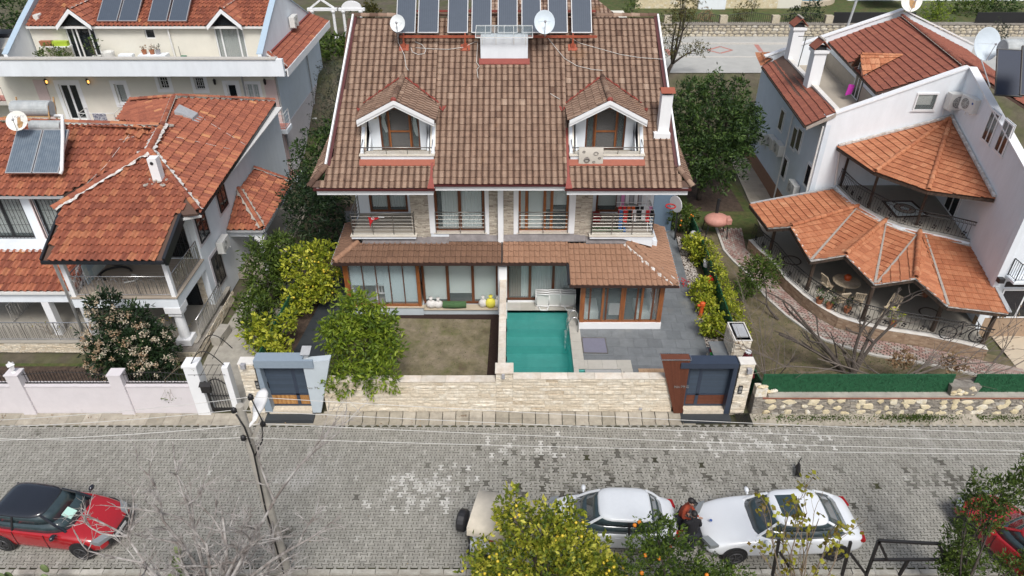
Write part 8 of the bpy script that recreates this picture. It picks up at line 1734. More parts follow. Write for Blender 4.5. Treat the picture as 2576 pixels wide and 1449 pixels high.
for i,(u,v_,y,r_,h_,mt,lab,sz) in enumerate(((2355,42,61.5,1.35,1.4,'leaf_bright','round clipped bright green shrub behind the upper street wall',.14),(2366,8,62.5,.6,1.3,'leaf_mid','pointed clipped cypress behind the round clipped shrub',.12),(2040,40,61.2,.95,1.6,'leaf_deep','tall dark green shrub above the upper street wall',.13),(2000,45,61.4,.8,1.0,'leaf_deep','low dark shrub left of the tall one above the upper street wall',.13),(1775,42,61.2,.75,.8,'leaf_dry','brown dry shrub behind the upper iron fence, left one',.1),(1862,38,61.5,.7,1.1,'leaf_conifer','olive brown shrub behind the upper iron fence, right one',.1),(2440,25,64,1.6,1.7,'leaf_mid','loose green tree right of the clipped shrub',.18),(2520,20,65,1.6,1.6,'leaf_dark','dark green tree at the top right corner',.18),(2510,80,58,.8,.9,'leaf_olive','thin grey green shrub by the upper street near the dish',.12),(1895,8,63,.6,.8,'leaf_conifer','straw coloured shrub near the stone clad house',.1),(1590,20,61,.7,.8,'leaf_mid','rounded green shrub behind the solar row',.12),(935,40,61,.8,1.4,'leaf_conifer','brown green palm like shrub behind the roof ridge',.2),(900,70,58,.9,1.3,'leaf_dark','clipped hedge block behind the white arches',.12),(830,120,55,2.2,.7,'leaf_mid','low spiky green planting in front of the white arches',.3))):
 p = Y(u,v_,y); TREE('garden_shrub',lab,(p.x,y,p.z - h_),[(p.x,y,p.z,r_,r_ * .9,h_)],int(700 * r_ * h_) + 150,sz * 1.2,mt,group='shrubs in the upper gardens',cat='shrub',tr=.05,hollow=.3)
for k,(u0,u1,arch,lab) in enumerate(((795,847,0,'white garden arch with a pointed pediment, left of the two'),(872,915,1,'white garden arch with a curved lettered pediment, right of the two'))):
 a,b = Y(u0,95,60),Y(u1,95,60); t = thing('garden_arch',lab,'arch',((a.x + b.x) / 2,60,3.45),group='white garden arches behind the houses')
 for x in (a.x,b.x): m_ = MB(); m_.lathe((x,60,3.4),[(.2,0),(.2,.12),(.12,.16),(.11,2.0),(.2,2.1),(.2,2.2)],10); m_.build('column','white_paint',t)
 m_ = MB(); m_.box(a.x - .35,b.x + .35,59.85,60.15,5.6,5.8); xm,hw = (a.x + b.x) / 2,(b.x - a.x) / 2 + .1
 if arch: m_.prism([(xm + hw * math.cos(q),59.9,5.8 + .55 * math.sin(q)) for q in np.linspace(0,math.pi,11)],(0,.2,0))
 else: m_.bar((xm - hw,60,5.8),(xm,60,6.45),.14); m_.bar((xm + hw,60,5.8),(xm,60,6.45),.14)
 m_.build('pediment','white_paint',t)
LP_ = thing('lamp_post','grey lamp post at the upper street behind the right house','lamp post',Y(2130,70,59)); p = Y(2130,62,59); m_ = MB(); m_.tube([(p.x,59,3.4),(p.x + .5,59,9)],.10,8); m_.build('pole','zinc',LP_)
RB_ = thing('rear_roof_house','low house with pale brown tiled roof glimpsed behind the solar collectors','house',(2,52,3)); m_ = MB(); m_.box(-5,9,53,60,3,5.6); m_.build('wall','cream_render',RB_); tile_roof(RB_,[Vc((-5.5,52,5.4)),Vc((9.6,52,5.4)),Vc((6,57,7.4)),Vc((-2,57,7.4))],'tile_brown','double',.3,.35,0,name='roof')
# far left: neighbour's balcony block, dark van, conifer
FB = thing('corner_house','beige house with red floored balcony cut by the left frame edge','house',(-31,46,0)); a = Y(60,200,46); m_ = MB(); m_.box(a.x - 8,a.x - 1.6,46.6,52,-1,6.0); m_.build('wall','cream_render',FB); m_ = MB(); m_.box(a.x - 6,a.x,45.4,46.59,2.9,3.15); m_.build('balcony_slab','concrete_pale',FB); m_ = MB(); m_.box(a.x - 6,a.x - .1,45.5,46.58,3.151,3.18); m_.build('balcony_floor','paver_red',FB); rail(FB,[(a.x - 6,45.45,3.15),(a.x - .05,45.45,3.15),(a.x - .05,46.6,3.15)],.9,'iron_black',bal=.25,name='balcony_railing')
tile_roof(FB,[Vc((a.x - 9,46,6.0)),Vc((a.x - 1.0,46,6.0)),Vc((a.x - 3,50,7.6)),Vc((a.x - 9,50,7.6))],'tile_terracotta','barrel',.25,.34,0,name='roof'); sheet('side_street',[(-45,44),(-28.6,44),(-28.6,62),(-45,62)],.02,'paver_far')
p = Y(48,35,54); TREE('far_tree','dark green tree at the top left corner above the dark van',(p.x,54,0),[(p.x,54,p.z,1.7,1.5,2.4),(p.x - .8,54,p.z - 1.6,1.5,1.3,1.5)],1800,.25,'leaf_dark')
# ------------------------------------------------------------------ vehicles (local x = forward)
mk('car_white',(.72,.75,.78),.25,var=.01,coat=.6); mk('car_silver_white',(.64,.67,.70),.35,var=.03,coat=.3); mk('car_red',(.36,.012,.018),.22,var=.03,coat=.8); mk('car_black_roof',(.016,.019,.026),.12,var=.05,coat=.8); mk('tyre',(.016,.016,.017),.85); mk('rim',(.10,.10,.105),.4,metal=.6,var=.05); mk('lamp_clear',(.22,.24,.25),.15,var=0,coat=.5); mk('lamp_red',(.30,.01,.012),.2,var=0); mk('plate_white',(.68,.68,.66),.5,var=.02); mk('car_glass',(.035,.055,.062),.06,var=.2,scale=2.5,coat=.5); mk('camo_sheet',(.35,.34,.32),.8,col2=(.16,.15,.14),scale=4,var=.2); mk('mint_paper',(.45,.70,.62),.7,var=.03)
def smooth(o,lv=2): m = o.modifiers.new('round','SUBSURF'); m.levels = lv; m.render_levels = lv; return o
def car(name,label,p,rz,L,W,st,cab,paint,roof=None,sun=False,dark_side=True,group='cars parked along the street'):
 t = thing(name,label,'car',p,rz,group=group,local=True); b = MB(); k = 9; vs = []
 for x,w,zb,zs,zc in st:
  h = [(0,zb),(w * .86,zb),(w * .98,zb + .10),(w,lerp(zb,zs,.55)),(w * .99,zs - .05),(w * .94,zs - .005),(w * .82,lerp(zs,zc,.8)),(0,zc)]; vs += [(x,y,z) for y,z in h] + [(x,-y,z) for y,z in h[-2:0:-1]]
 k = 14; n = len(st); b.add(vs,[[i * k + j,i * k + (j + 1) % k,(i + 1) * k + (j + 1) % k,(i + 1) * k + j] for i in range(n - 1) for j in range(k)] + [list(range(k))[::-1],list(range((n - 1) * k,n * k))]); smooth(b.build('body',paint,t,smooth=True))
 x0,x1,r0,r1,zb,zr,wb,wr = cab; zb -= .04
 def ring(a,c,w,e=5,n=32): return [((a + c) / 2 + (c - a) / 2 * math.copysign(abs(math.cos(q)) ** (2 / e),math.cos(q)),w * math.copysign(abs(math.sin(q)) ** (2 / e),math.sin(q)) * (1 - .10 * max(0,math.cos(q)))) for q in np.linspace(0,2 * math.pi,n + 1)[:-1]]
 lo,hi = ring(x0 - .05,x1 + .08,wb),ring(r0 - .03,r1 + .04,wr); mid = [((a[0] * .48 + b[0] * .52),(a[1] * .44 + b[1] * .56)) for a,b in zip(lo,hi)]
 g = MB(); g.hexa([(x,y,zb) for x,y in lo],[(x,y,lerp(zb,zr,.5)) for x,y in mid]); g.hexa([(x,y,lerp(zb,zr,.5)) for x,y in mid],[(x,y,zr - .03) for x,y in hi]); g.build('windows','car_glass',t,smooth=True)
 rf = MB(); mx = (r0 + r1) / 2; sc = lambda e,f,z: [(mx + (x - mx) * e,y * f,z) for x,y in hi]; rr = [sc(1.03,1.05,zr - .06),sc(1.03,1.05,zr - .035),sc(.97,.95,zr + .012),sc(.72,.70,zr + .038),sc(.35,.35,zr + .05)]
 rf.add(sum(rr,[]),[[i * 32 + k,i * 32 + (k + 1) % 32,(i + 1) * 32 + (k + 1) % 32,(i + 1) * 32 + k] for i in range(4) for k in range(32)] + [list(range(128,160))]); rf.build('roof',roof or paint,t,smooth=True)
 for s in (-1,1):
  for a,c in (((x0 + .03,s * wb * .86),(r0 + .04,s * wr * .88)),((x1 - .04,s * wb * .80),(r1 - .02,s * wr * .82))): pl = MB(); pl.tube([(*a,zb),((a[0] + c[0]) / 2,(a[1] + c[1]) / 2 + s * .02,(zb + zr) / 2),(*c,zr - .03)],.042,6); pl.build('pillar',paint if not roof else 'car_black_roof',t)
  pl = MB(); pl.bar((mx - .12,s * (wb + .005),zb),(mx - .08,s * wr * 1.01,zr - .04),.07,.02); pl.build('pillar','black_metal',t)
 for ax in (st[0][0] + L * .185,st[-1][0] - L * .185):
  for s in (-1,1):
   y = s * (W / 2 - .10); a = MB(); a.lathe((0,0,0),[(.37,-.11),(.37,.115)],20,M=MT((ax,y,.36)) @ MR(R(90),4,'X')); a.build('wheel_arch','black_metal',t)
   w = MB(); w.lathe((0,0,0),[(.20,-.12),(.31,-.125),(.325,-.08),(.325,.08),(.31,.125),(.20,.12)],20,M=MT((ax,y + s * .012,.325)) @ MR(R(90),4,'X')); wo = w.build('wheel','tyre',t,smooth=False)
   r = MB(); M = MT((ax,y + s * .14,.325)) @ MR(R(90),4,'X')
   for q in range(5): d = (math.cos(q * 1.2566),math.sin(q * 1.2566)); r.bar(M @ Vc((0,0,0)),M @ Vc((d[0] * .20,d[1] * .20,0)),.055,.03)
   r.tube([M @ Vc((.205 * math.cos(q),.205 * math.sin(q),0)) for q in np.linspace(0,6.283,17)[:-1]],.018,5,closed=True); r.build('rim','rim',wo)
 xm = x1 - .25
 for s in (-1,1):
  m_ = MB(); m_.ball((xm,s * (W / 2 + .08),zb + .10),.11,8,6,(.7,1.1,.75)); m_.bar((xm,s * wb,zb + .04),(xm,s * (W / 2 + .03),zb + .06),.05); m_.build('wing_mirror',paint if not roof else 'car_black_roof',t,smooth=True)
  for xh in (mx - .75,mx + .22): m_ = MB(); m_.bar((xh - .09,s * W * .493,zb - .12),(xh + .09,s * W * .493,zb - .12),.03,.03); m_.build('door_handle',paint,t)
  [(lambda b: (b.bar((xd,s * W * .497,zb - .62),(xd,s * W * .497,zb + .02),.012,.02),b.build('door_seam','black_metal',t)))(MB()) for xd in (mx + .92,mx - .10,mx - .98)]; m_ = MB(); x,w_ = st[-2][0],st[-2][1]; m_.hexa([(x + .02,s * w_ * .96,.58),(x + .20,s * w_ * .55,.58),(x + .20,s * w_ * .55,.70),(x + .02,s * w_ * .96,.72)],[(x - .22,s * w_ * .99,.62),(x + .02,s * w_ * .55,.62),(x + .02,s * w_ * .55,.765),(x - .22,s * w_ * .99,.78)]); m_.build('headlight','lamp_clear',t)
  m_ = MB(); x,w_ = st[1][0],st[1][1]; m_.hexa([(x - .09,s * w_ * .6,.70),(x - .03,s * w_ * .98,.70),(x - .03,s * w_ * .98,.80),(x - .09,s * w_ * .6,.79)],[(x + .02,s * w_ * .6,.70),(x + .14,s * w_ * .99,.70),(x + .14,s * w_ * .99,.81),(x + .02,s * w_ * .6,.80)]); m_.build('tail_light','lamp_red',t)
 xf = st[-1][0]; m_ = MB(); m_.box(xf - .10,xf + .025,-W * .30,W * .30,.36,.56); m_.build('grille','black_metal',t); m_ = MB(); m_.box(xf + .026,xf + .04,-.26,.26,.40,.51); m_.build('number_plate','plate_white',t)
 if sun: m_ = MB(); m_.hexa([(mx - .05,-wr * .62,zr + .012),(r1 - .16,-wr * .62,zr + .012),(r1 - .16,wr * .62,zr + .012),(mx - .05,wr * .62,zr + .012)],[(mx - .05,-wr * .6,zr + .056),(r1 - .18,-wr * .6,zr + .046),(r1 - .18,wr * .6,zr + .046),(mx - .05,wr * .6,zr + .056)]); m_.build('sunroof','car_glass',t)
 return t
def sedan(L,W,hz,dz,belt): h = L / 2; return [(-h,W * .36,.36,.62,.66),(-h + .10,W * .45,.24,.80,.86),(-h + .55,W * .49,.20,belt,dz),(-h + 1.2,W * .5,.18,belt,dz + .02),(0,W * .5,.18,belt,belt),(h - 1.5,W * .5,.18,belt - .03,hz + .03),(h - .75,W * .49,.20,belt - .10,hz - .03),(h - .15,W * .45,.25,.64,.70),(h,W * .36,.36,.50,.55)]
c1_ = car('white_saloon','glossy white saloon with black sunroof parked at right behind the sparse shrub',(8.25,14.15,0),R(182),4.90,1.86,sedan(4.9,1.86,.98,1.06,.96),(-2.0,.98,-1.2,.30,.97,1.43,.87,.66),'car_white',sun=True)
m_ = MB(); m_.lathe((2.12,0,.86),[(.045,0),(.045,.02)],12); m_.build('emblem','label_blue',c1_); m_ = MB()
car('old_saloon','older matt white saloon parked between the jeep and the glossy white one',(3.12,14.30,0),R(177.5),4.05,1.64,sedan(4.05,1.64,.92,1.0,.93),(-1.55,1.12,-1.08,.42,.94,1.40,.77,.62),'car_silver_white')
red = car('red_hatchback','red hatchback with black roof parked at lower left',(-14.25,14.35,0),R(-7),4.1,1.76,[(-2.05,.66,.36,.75,.80),(-1.95,.80,.24,.95,1.0),(-1.5,.87,.20,.98,1.0),(-.8,.88,.18,.97,.98),(0,.88,.18,.96,.97),(.65,.88,.18,.93,1.0),(1.25,.86,.20,.86,.93),(1.88,.80,.25,.66,.76),(2.05,.64,.36,.52,.58)],(-1.75,.92,-1.45,.12,.97,1.44,.82,.62),'car_red','car_black_roof')
m_ = MB(); m_.prism([(.58,-.30,1.235),(.84,-.30,1.085),(.84,.0,1.085),(.58,.0,1.235)],(.02,0,.035)); m_.build('windscreen_paper','mint_paper',red)
car('red_hatchback','red car mostly hidden by the wild shrub at the right frame edge',(15.5,13.4,0),R(112),3.9,1.7,sedan(3.9,1.7,.95,1.0,.95),(-1.4,.75,-1.1,.1,.96,1.42,.8,.6),'car_red')
J = thing('jeep','white open jeep with beige canvas top and black spare wheel behind the lemon tree','car',(.35,13.5,0),R(-13),group='cars parked along the street',local=True)
m_ = MB(); m_.box(-1.5,.55,-.70,.70,.42,.98); m_.build('tub','car_white',J,bevel=.04); m_ = MB(); m_.hexa([(.56,-.70,.45),(1.75,-.62,.48),(1.75,.62,.48),(.56,.70,.45)],[(.56,-.66,1.02),(1.72,-.55,.92),(1.72,.55,.92),(.56,.66,1.02)]); m_.build('bonnet','camo_sheet',J,bevel=.04)
m_ = MB(); n = 9; vs = [(lerp(-1.55,.62,i / n),y,z + .02 * math.sin(i * 2.1 + y * 3)) for y,z in ((-.74,1.42),(-.70,1.74),(0,1.80),(.70,1.74),(.74,1.42)) for i in range(n + 1)]; m_.add(vs,[[r * (n + 1) + i,r * (n + 1) + i + 1,(r + 1) * (n + 1) + i + 1,(r + 1) * (n + 1) + i] for r in range(4) for i in range(n)]); m_.build('canvas_top','canvas',J,fix=False,smooth=True)
m_ = MB()
for x in (-1.5,.6):
 for y in (-.68,.68): m_.bar((x,y,.98),(x,y,1.72),.045)
m_.build('hoops','black_metal',J); m_ = MB(); m_.box(.60,.63,-.64,.64,1.02,1.6); m_.build('windscreen','car_glass',J); m_ = MB(); m_.lathe((0,0,0),[(.30,-.14),(.35,-.09),(.35,.09),(.30,.14)],18,M=MT((-1.92,.05,1.0)) @ MR(R(90),4,'Y')); m_.build('spare_wheel_cover','black_metal',J,smooth=False); m_ = MB(); m_.box(-1.60,-1.505,-.66,.66,.40,.55); m_.build('bumper','black_metal',J); m_ = MB(); m_.ball((-.9,-.35,1.05),.18,8,6,(1.2,1,.8)); m_.build('seat','red_plastic',J)
for x in (-1.0,1.15):
 for y in (-.66,.66): m_ = MB(); m_.lathe((0,0,0),[(.18,-.11),(.31,-.11),(.33,0),(.31,.11),(.18,.11)],18,M=MT((x,y,.33)) @ MR(R(90),4,'X')); m_.build('wheel','tyre',J)
# ------------------------------------------------------------------ two people, a cat
mk('skin',(.48,.29,.21),.6,var=.04); mk('hair_black',(.012,.010,.010),.6); mk('hoodie_rust',(.27,.045,.018),.9,var=.12); mk('trousers_dark',(.018,.020,.028),.9)
def skin(name,V,E,rad,mat,parent,lv=1):
 me = bpy.data.meshes.new(name); me.from_pydata(V,E,[]); me.materials.append(MATS[mat]); o = bpy.data.objects.new(name,me); COL.objects.link(o); o.parent = parent; bm = bmesh.new(); bm.from_mesh(me); ly = bm.verts.layers.skin.verify()
 for v,r in zip(bm.verts,rad): v[ly].radius = (r,r)
 bm.verts.ensure_lookup_table(); bm.verts[0][ly].use_root = True; bm.to_mesh(me); bm.free(); o.modifiers.new('skin','SKIN').use_smooth_shade = True; smooth(o,lv); return o
def person(label,p,rz,top,cap,lean):
 t = thing('person',label,'person',p,rz,group='people standing between the parked cars',local=True); l = lean
 V = [(0,0,.98),(l * .4,0,1.22),(l * .8,0,1.42),(l,0,1.50),(l + .03,0,1.60)]; E = [(0,1),(1,2),(2,3),(3,4)]; rd_ = [.155,.15,.15,.06,.055]
 for s in (-1,1): b = len(V); V += [(0,s * .10,.92),(.03,s * .11,.50),(-.02,s * .11,.10),(.12,s * .13,.05)]; E += [(0,b),(b,b + 1),(b + 1,b + 2),(b + 2,b + 3)]; rd_ += [.095,.07,.05,.045]
 for s in (-1,1): b = len(V); V += [(l * .8,s * .19,1.42),(l * .8 + .02,s * .27,1.16),(l + .26,s * .12,1.12),(l + .34,s * .07,1.16)]; E += [(2,b),(b,b + 1),(b + 1,b + 2),(b + 2,b + 3)]; rd_ += [.075,.055,.042,.034]
 skin('body',V,E,rd_,top,t,2); q = [v for v in V]; skin('trousers',[(0,0,.96),(0,.10,.90),(.03,.11,.50),(-.02,.11,.08),(0,-.10,.90),(.03,-.11,.50),(-.02,-.11,.08)],[(0,1),(1,2),(2,3),(0,4),(4,5),(5,6)],[.168,.108,.084,.066,.108,.084,.066],'trousers_dark',t,2)
 m_ = MB(); m_.ball((l + .07,0,1.68),.10,12,9,(1.02,.84,1.2)); m_.ball((l + .175,0,1.655),.018,6,4); [m_.ball((l + .06,s * .088,1.67),.022,6,4,(.6,.5,1.2)) for s in (-1,1)]; m_.build('head','skin',t,smooth=True)
 m_ = MB(); [m_.ball((l + .158,s * .035,1.695),.012,6,4) for s in (-1,1)]; m_.box(l + .160,l + .168,-.025,.025,1.612,1.620); m_.build('face_features','hair_black',t)
 m_ = MB(); m_.ball((l + .045,0,1.735),.108,12,8,(1.05,.92,.85)); 
 if cap: m_.prism([(l + .10,-.075,1.74),(l + .25,-.05,1.71),(l + .25,.05,1.71),(l + .10,.075,1.74)],(0,0,.015))
 m_.build('cap' if cap else 'hair','hair_black',t,smooth=True)
 for s in (-1,1):
  c = (l + .37,s * .06,1.165); V = [c,(c[0] + .05,c[1],c[2] + .01)]; E = [(0,1)]; rr = [.032,.036]
  for f in range(4): b = len(V); o = (f - 1.5) * .019; V += [(c[0] + .09,c[1] + o,c[2] + .02),(c[0] + .11,c[1] + o - s * .02,c[2] + .05 - abs(f - 1.5) * .006)]; E += [(1,b),(b,b + 1)]; rr += [.010,.008]
  b = len(V); V += [(c[0] + .04,c[1] - s * .04,c[2] + .03)]; E += [(0,b)]; rr += [.011]; skin('hand',V,E,rr,'skin',t,1)
 return t
person('person in a rust red hooded top and black cap leaning on the old white saloon',(5.26,14.25,0),R(-40),'hoodie_rust',True,.16); person('person in black clothes seen from behind beside the one in rust red',(5.42,13.55,0),R(100),'black_cloth',False,.05)
CAT = thing('cat','black cat walking on the pavers towards the parked cars, tail raised','cat',(9.85,16.7,0),R(-110),local=True)
skin('body',[(0,0,.22),(.16,0,.23),(.26,0,.27),(.34,.02,.27),(-.18,0,.23),(-.26,0,.30),(-.30,.02,.42),(-.26,.04,.50),(.15,.05,.12),(.17,.05,.02),(.18,-.05,.12),(.13,-.05,.02),(-.17,.05,.13),(-.20,.055,.07),(-.16,.05,.02),(-.18,-.05,.13),(-.21,-.055,.07),(-.24,-.05,.02)],[(0,1),(1,2),(2,3),(0,4),(4,5),(5,6),(6,7),(1,8),(8,9),(1,10),(10,11),(4,12),(12,13),(13,14),(4,15),(15,16),(16,17)],[.085,.078,.05,.03,.08,.02,.016,.012,.032,.020,.032,.020,.042,.022,.020,.042,.022,.020],'hair_black',CAT,2)
m_ = MB(); m_.ball((.36,.02,.29),.058,9,7,(1.05,1,.95)); [m_.prism([(.34,.02 + s * .05,.325),(.36,.02 + s * .02,.33),(.33,.02 + s * .025,.33)],(0,s * .005,.05)) for s in (-1,1)]; m_.build('head','hair_black',CAT,smooth=True)
# ------------------------------------------------------------------ garden things
def one(name,label,cat,loc,group=None): return thing(name,label,cat,loc,group=group)
def sack(u,v_,y,s,mat,lab,h=1.3): p = Y(u,v_,y); t = one('sack',lab,'sack',(p.x,y,.33),'filled sacks on the window ledge'); m_ = MB(); m_.ball((p.x,y,.34 + s * h * .62),s,12,9,(1,.75,h * .7),.05); m_.lathe((p.x,y,.34 + s * h * 1.15),[(s * .35,0),(s * .22,.08),(s * .42,.2),(s * .05,.14)],9); m_.build('sack',mat,t,smooth=True)
for q in ((1084,755,26.1,.24,'sack_white','white sack at left end of the ledge in front of the mint blinds'),(1102,758,26.1,.22,'sack_white','white sack with red print between the leftmost sack and the green roll'),(1215,755,26.15,.20,'sack_white','white sack left of the yellow sack'),(1234,748,26.1,.24,'yellow_cloth','bright yellow sack standing on the window ledge'),(1251,752,26.15,.20,'sack_white','white sack squeezed between the yellow sack and the dividing wall')): sack(*q,1.6 if 'yellow' in q[5] else 1.25)
a,b = Y(1114,757,26.05),Y(1172,757,26.05); t = one('turf_roll','rolled up piece of green turf carpet on the window ledge','carpet roll',(a.x,26.05,.33)); m_ = MB(); m_.tube([(a.x,26.1,.50),((a.x + b.x) / 2,26.05,.52),(b.x,26.1,.50)],[.16,.17,.15],12); m_.build('roll','turf_roll',t)
BE = one('white_crib','white slatted crib behind the glass of the left garden room','crib',(-5.6,26.6,.46)); m_ = MB(); m_.box(-6.15,-4.9,26.5,26.54,1.22,1.32); m_.box(-6.15,-4.9,26.5,26.54,.80,.87); m_.box(-6.17,-6.09,26.5,26.58,.46,1.3); m_.box(-4.95,-4.88,26.5,26.58,.46,1.3); m_.build('frame','white_paint',BE)
for i in range(9): m_ = MB(); m_.box(-6.05 + i * .135,-6.0 + i * .135,26.505,26.535,.871,1.219); m_.build('slat','white_paint',BE)
LO = one('sun_lounger','folded white plastic sun loungers stacked on their side by the pool','sun lounger',(1.9,26.75,.12)); xa,xb = Y(1348,750,26.7).x,Y(1446,750,26.7).x
for k in range(3):
 m_ = MB(); y = 26.48 + k * .12; z0,z1 = .16 + k * .05,.80 + k * .04
 for z in (z0,z1): m_.tube([(xa,y,z),(lerp(xa,xb,.3),y - .10,z + .04),(lerp(xa,xb,.36),y,z),(lerp(xa,xb,.64),y,z),(lerp(xa,xb,.7),y - .10,z + .04),(xb,y,z)],.035,6)
 for f in (0,.33,.62,1): m_.bar((lerp(xa,xb,f),y,z0),(lerp(xa,xb,f),y,z1),.05)
 if k == 0:
  for f in (.06,.72): m_.tube([(lerp(xa,xb,f),y - .02,z0),(lerp(xa,xb,f + .06),y - .32,z0 - .02),(lerp(xa,xb,f + .22),y - .32,z0 - .02),(lerp(xa,xb,f + .27),y - .02,z0)],.035,6)
 m_.build('frame','white_metal',LO,smooth=True); m_ = MB(); m_.box(xa + .05,xb - .05,y + .0,y + .02,z0,z1); m_.build('bed_panel','ac_white',LO)
PLd = one('pool_ladder','bright steel ladder at the right edge of the pool','ladder',(2.6,24.8,.1))
for y in (24.55,25.05): m_ = MB(); m_.tube([(2.88,y,.1),(2.88,y,.75),(2.75,y,.92),(2.55,y,.88),(2.42,y,.5),(2.40,y,-.9)],.028,8); m_.build('rail','steel_bright',PLd,smooth=True)
for z in (-.2,-.5,-.8): m_ = MB(); m_.box(2.33,2.43,24.55,25.05,z,z + .04); m_.build('tread','white_metal',PLd)
HC = one('hatch_cover','square lilac grey hatch cover set in the patio slabs','cover',G(1495,870,.11)); q = [G(u,v_,.112) for u,v_ in ((1468,888),(1529,889),(1522,851),(1464,850))]; m_ = MB(); m_.prism(q,(0,0,.016)); mk('lilac_cover',(.19,.19,.245),.6,var=.06); m_.build('cover','lilac_cover',HC); m_ = MB(); [m_.bar(q[i] + Vc((0,0,.012)),q[(i + 1) % 4] + Vc((0,0,.012)),.03,.03) for i in range(4)]; m_.build('frame','steel_rail',HC)
TB = one('wooden_table','pale wooden table behind the front wall beside the navy gate','table',(5.5,20.6,.1)); xa,xb = 4.95,6.0
for i in range(5): m_ = MB(); m_.box(xa,xb,19.95 + i * .26,20.205 + i * .26,.82,.86); m_.build('board','wood_table',TB)
for x in (xa + .06,xb - .06):
 for y in (20.0,21.2): m_ = MB(); m_.box(x - .03,x + .03,y - .03,y + .03,.1,.82); m_.build('leg','wood_table',TB)
def chair(p,rz,lab,mt,grp): t = thing('chair',lab,'chair',p,rz,group=grp,local=True); m_ = MB(); m_.box(-.22,.22,-.22,.22,.43,.46); m_.build('seat',mt,t); m_ = MB(); [m_.bar((-.22,y,.62),(-.30,y,.98),.05,.02) for y in (-.16,-.08,0,.08,.16)]; m_.bar((-.22,-.22,.62),(-.22,.22,.62),.04); m_.bar((-.31,-.22,.98),(-.31,.22,.98),.05); m_.build('backrest',mt,t); [(lambda b: (b.bar((x0,y,0),(x1,y,z),.035),b.build('leg',mt,t)))(MB()) for y in (-.21,.21) for x0,x1,z in ((.26,-.31,.98),(-.26,.20,.45))]; return t
chair((4.62,20.55,.1),0,'black chair left of the pale wooden table','black_metal',None); chair((6.18,20.3,.1),R(180),'black chair half hidden behind the brown clad wedge','black_metal',None)
BB = one('barbecue','cream stone barbecue with tall chimney beside the pebble strip','barbecue',(9.1,22.6,.05)); c = G(1832,888,.1)
m_ = MB(); m_.obox((8.95,22.1,.05),.62,1.15,2.0); ck = m_.build('chimney','travertine',BB,bevel=.02); w = Wall((8.64,22.67),(8.64,21.53),(-1,0)); stone_courses(ck,w,0,1.14,.05,2.0,[.14,.18],(.2,.5),'travertine',mid=.85); w = Wall((8.64,21.525),(9.26,21.525),(0,-1)); stone_courses(ck,w,0,.62,.05,2.0,[.14,.18],(.2,.5),'travertine',mid=.85)
m_ = MB(); m_.obox((8.95,22.1,2.05),.44,.8,.06); m_.build('chimney_cap','zinc',BB); m_ = MB(); m_.obox((8.95,22.1,2.02),.68,1.2,.03); m_.build('chimney_coping','marble_white',BB); m_ = MB(); m_.obox((8.30,22.1,1.05),.62,1.1,.06); m_.build('upper_slab','slab_grey',BB); m_ = MB(); m_.obox((8.28,22.1,.72),.66,1.2,.05); m_.build('lower_slab','slab_grey',BB); m_ = MB(); [m_.obox((8.30,y,.05),.55,.12,.67) for y in (21.6,22.6)]; m_.obox((8.5,22.6,.77),.3,.12,.28); m_.build('pier','travertine',BB)
SQ = one('water_toy','bright green and pink toy lying on the barbecue slab','toy',(8.12,22.1,.77)); m_ = MB(); m_.obox((8.12,22.05,.772),.20,.45,.07); m_.build('body','green_plastic',SQ); m_ = MB(); m_.obox((8.14,22.40,.772),.18,.22,.08); m_.obox((8.10,21.72,.772),.16,.14,.06); m_.build('ends','red_plastic',SQ)
UM = one('closed_parasol','folded maroon parasol with white trim beside the barbecue','parasol',(9.15,21.0,.0)); m_ = MB(); n = 14; prof = [(.10,2.0),(.16,1.7),(.24,1.3),(.36,.9)]; vs = [(8.95 + r * (1 + .25 * (k % 2)) * math.cos(6.283 * k / n),20.85 + r * (1 + .25 * (k % 2)) * math.sin(6.283 * k / n),z) for r,z in prof for k in range(n)]; m_.add(vs,[[i * n + k,i * n + (k + 1) % n,(i + 1) * n + (k + 1) % n,(i + 1) * n + k] for i in range(3) for k in range(n)]); m_.build('cloth','maroon_cloth',UM,fix=False); m_ = MB(); m_.lathe((8.95,20.85,1.98),[(.11,0),(.12,.06),(.01,.09)],12); m_.build('finial','white_paint',UM); m_ = MB(); m_.tube([(8.95 + .30 * math.cos(q) * 1.15,20.85 + .30 * math.sin(q) * 1.15,1.15 + .04 * math.sin(q * 3)) for q in np.linspace(0,6.283,21)[:-1]],.016,4,closed=True); m_.build('trim','white_paint',UM); m_ = MB(); m_.tube([(8.95,20.85,0),(8.95,20.85,2)],.03,6); m_.build('pole','wood_pale',UM)
p = G(1762,795,.1); HY = one('garden_pump','orange red standpipe at the pebble strip edge','standpipe',(p.x,p.y,.1)); m_ = MB(); m_.lathe((p.x,p.y,.05),[(.12,0),(.09,.1),(.09,.62),(.13,.66),(.12,.78),(.02,.84)],10); m_.tube([(p.x,p.y,.66),(p.x - .22,p.y,.70)],.06,8); m_.build('body','orange_plastic',HY)
for u,v_,z,m_t,lab,r_ in ((1776,670,.5,'white_paint','white plant pot hanging on the green fence',.17),(1793,840,.1,'terracotta_pot','terracotta pot under the yellow shrub by the barbecue',.24)): p = G(u,v_,z); plant('plant_pot',lab,p,.2,.3,40,.08,'leaf_yellow',(m_t,r_,.34),cat='plant pot')
p = G(1785,712,.6); RL = one('red_lantern','small red bird house on the green fence','bird house',p); m_ = MB(); m_.obox(p,.22,.2,.22); m_.build('box','red_plastic',RL); m_ = MB(); m_.prism([p + Vc((-.2,-.15,.22)),p + Vc((.2,-.15,.22)),p + Vc((0,-.15,.36))],(0,.3,0)); m_.build('roof','red_plastic',RL)
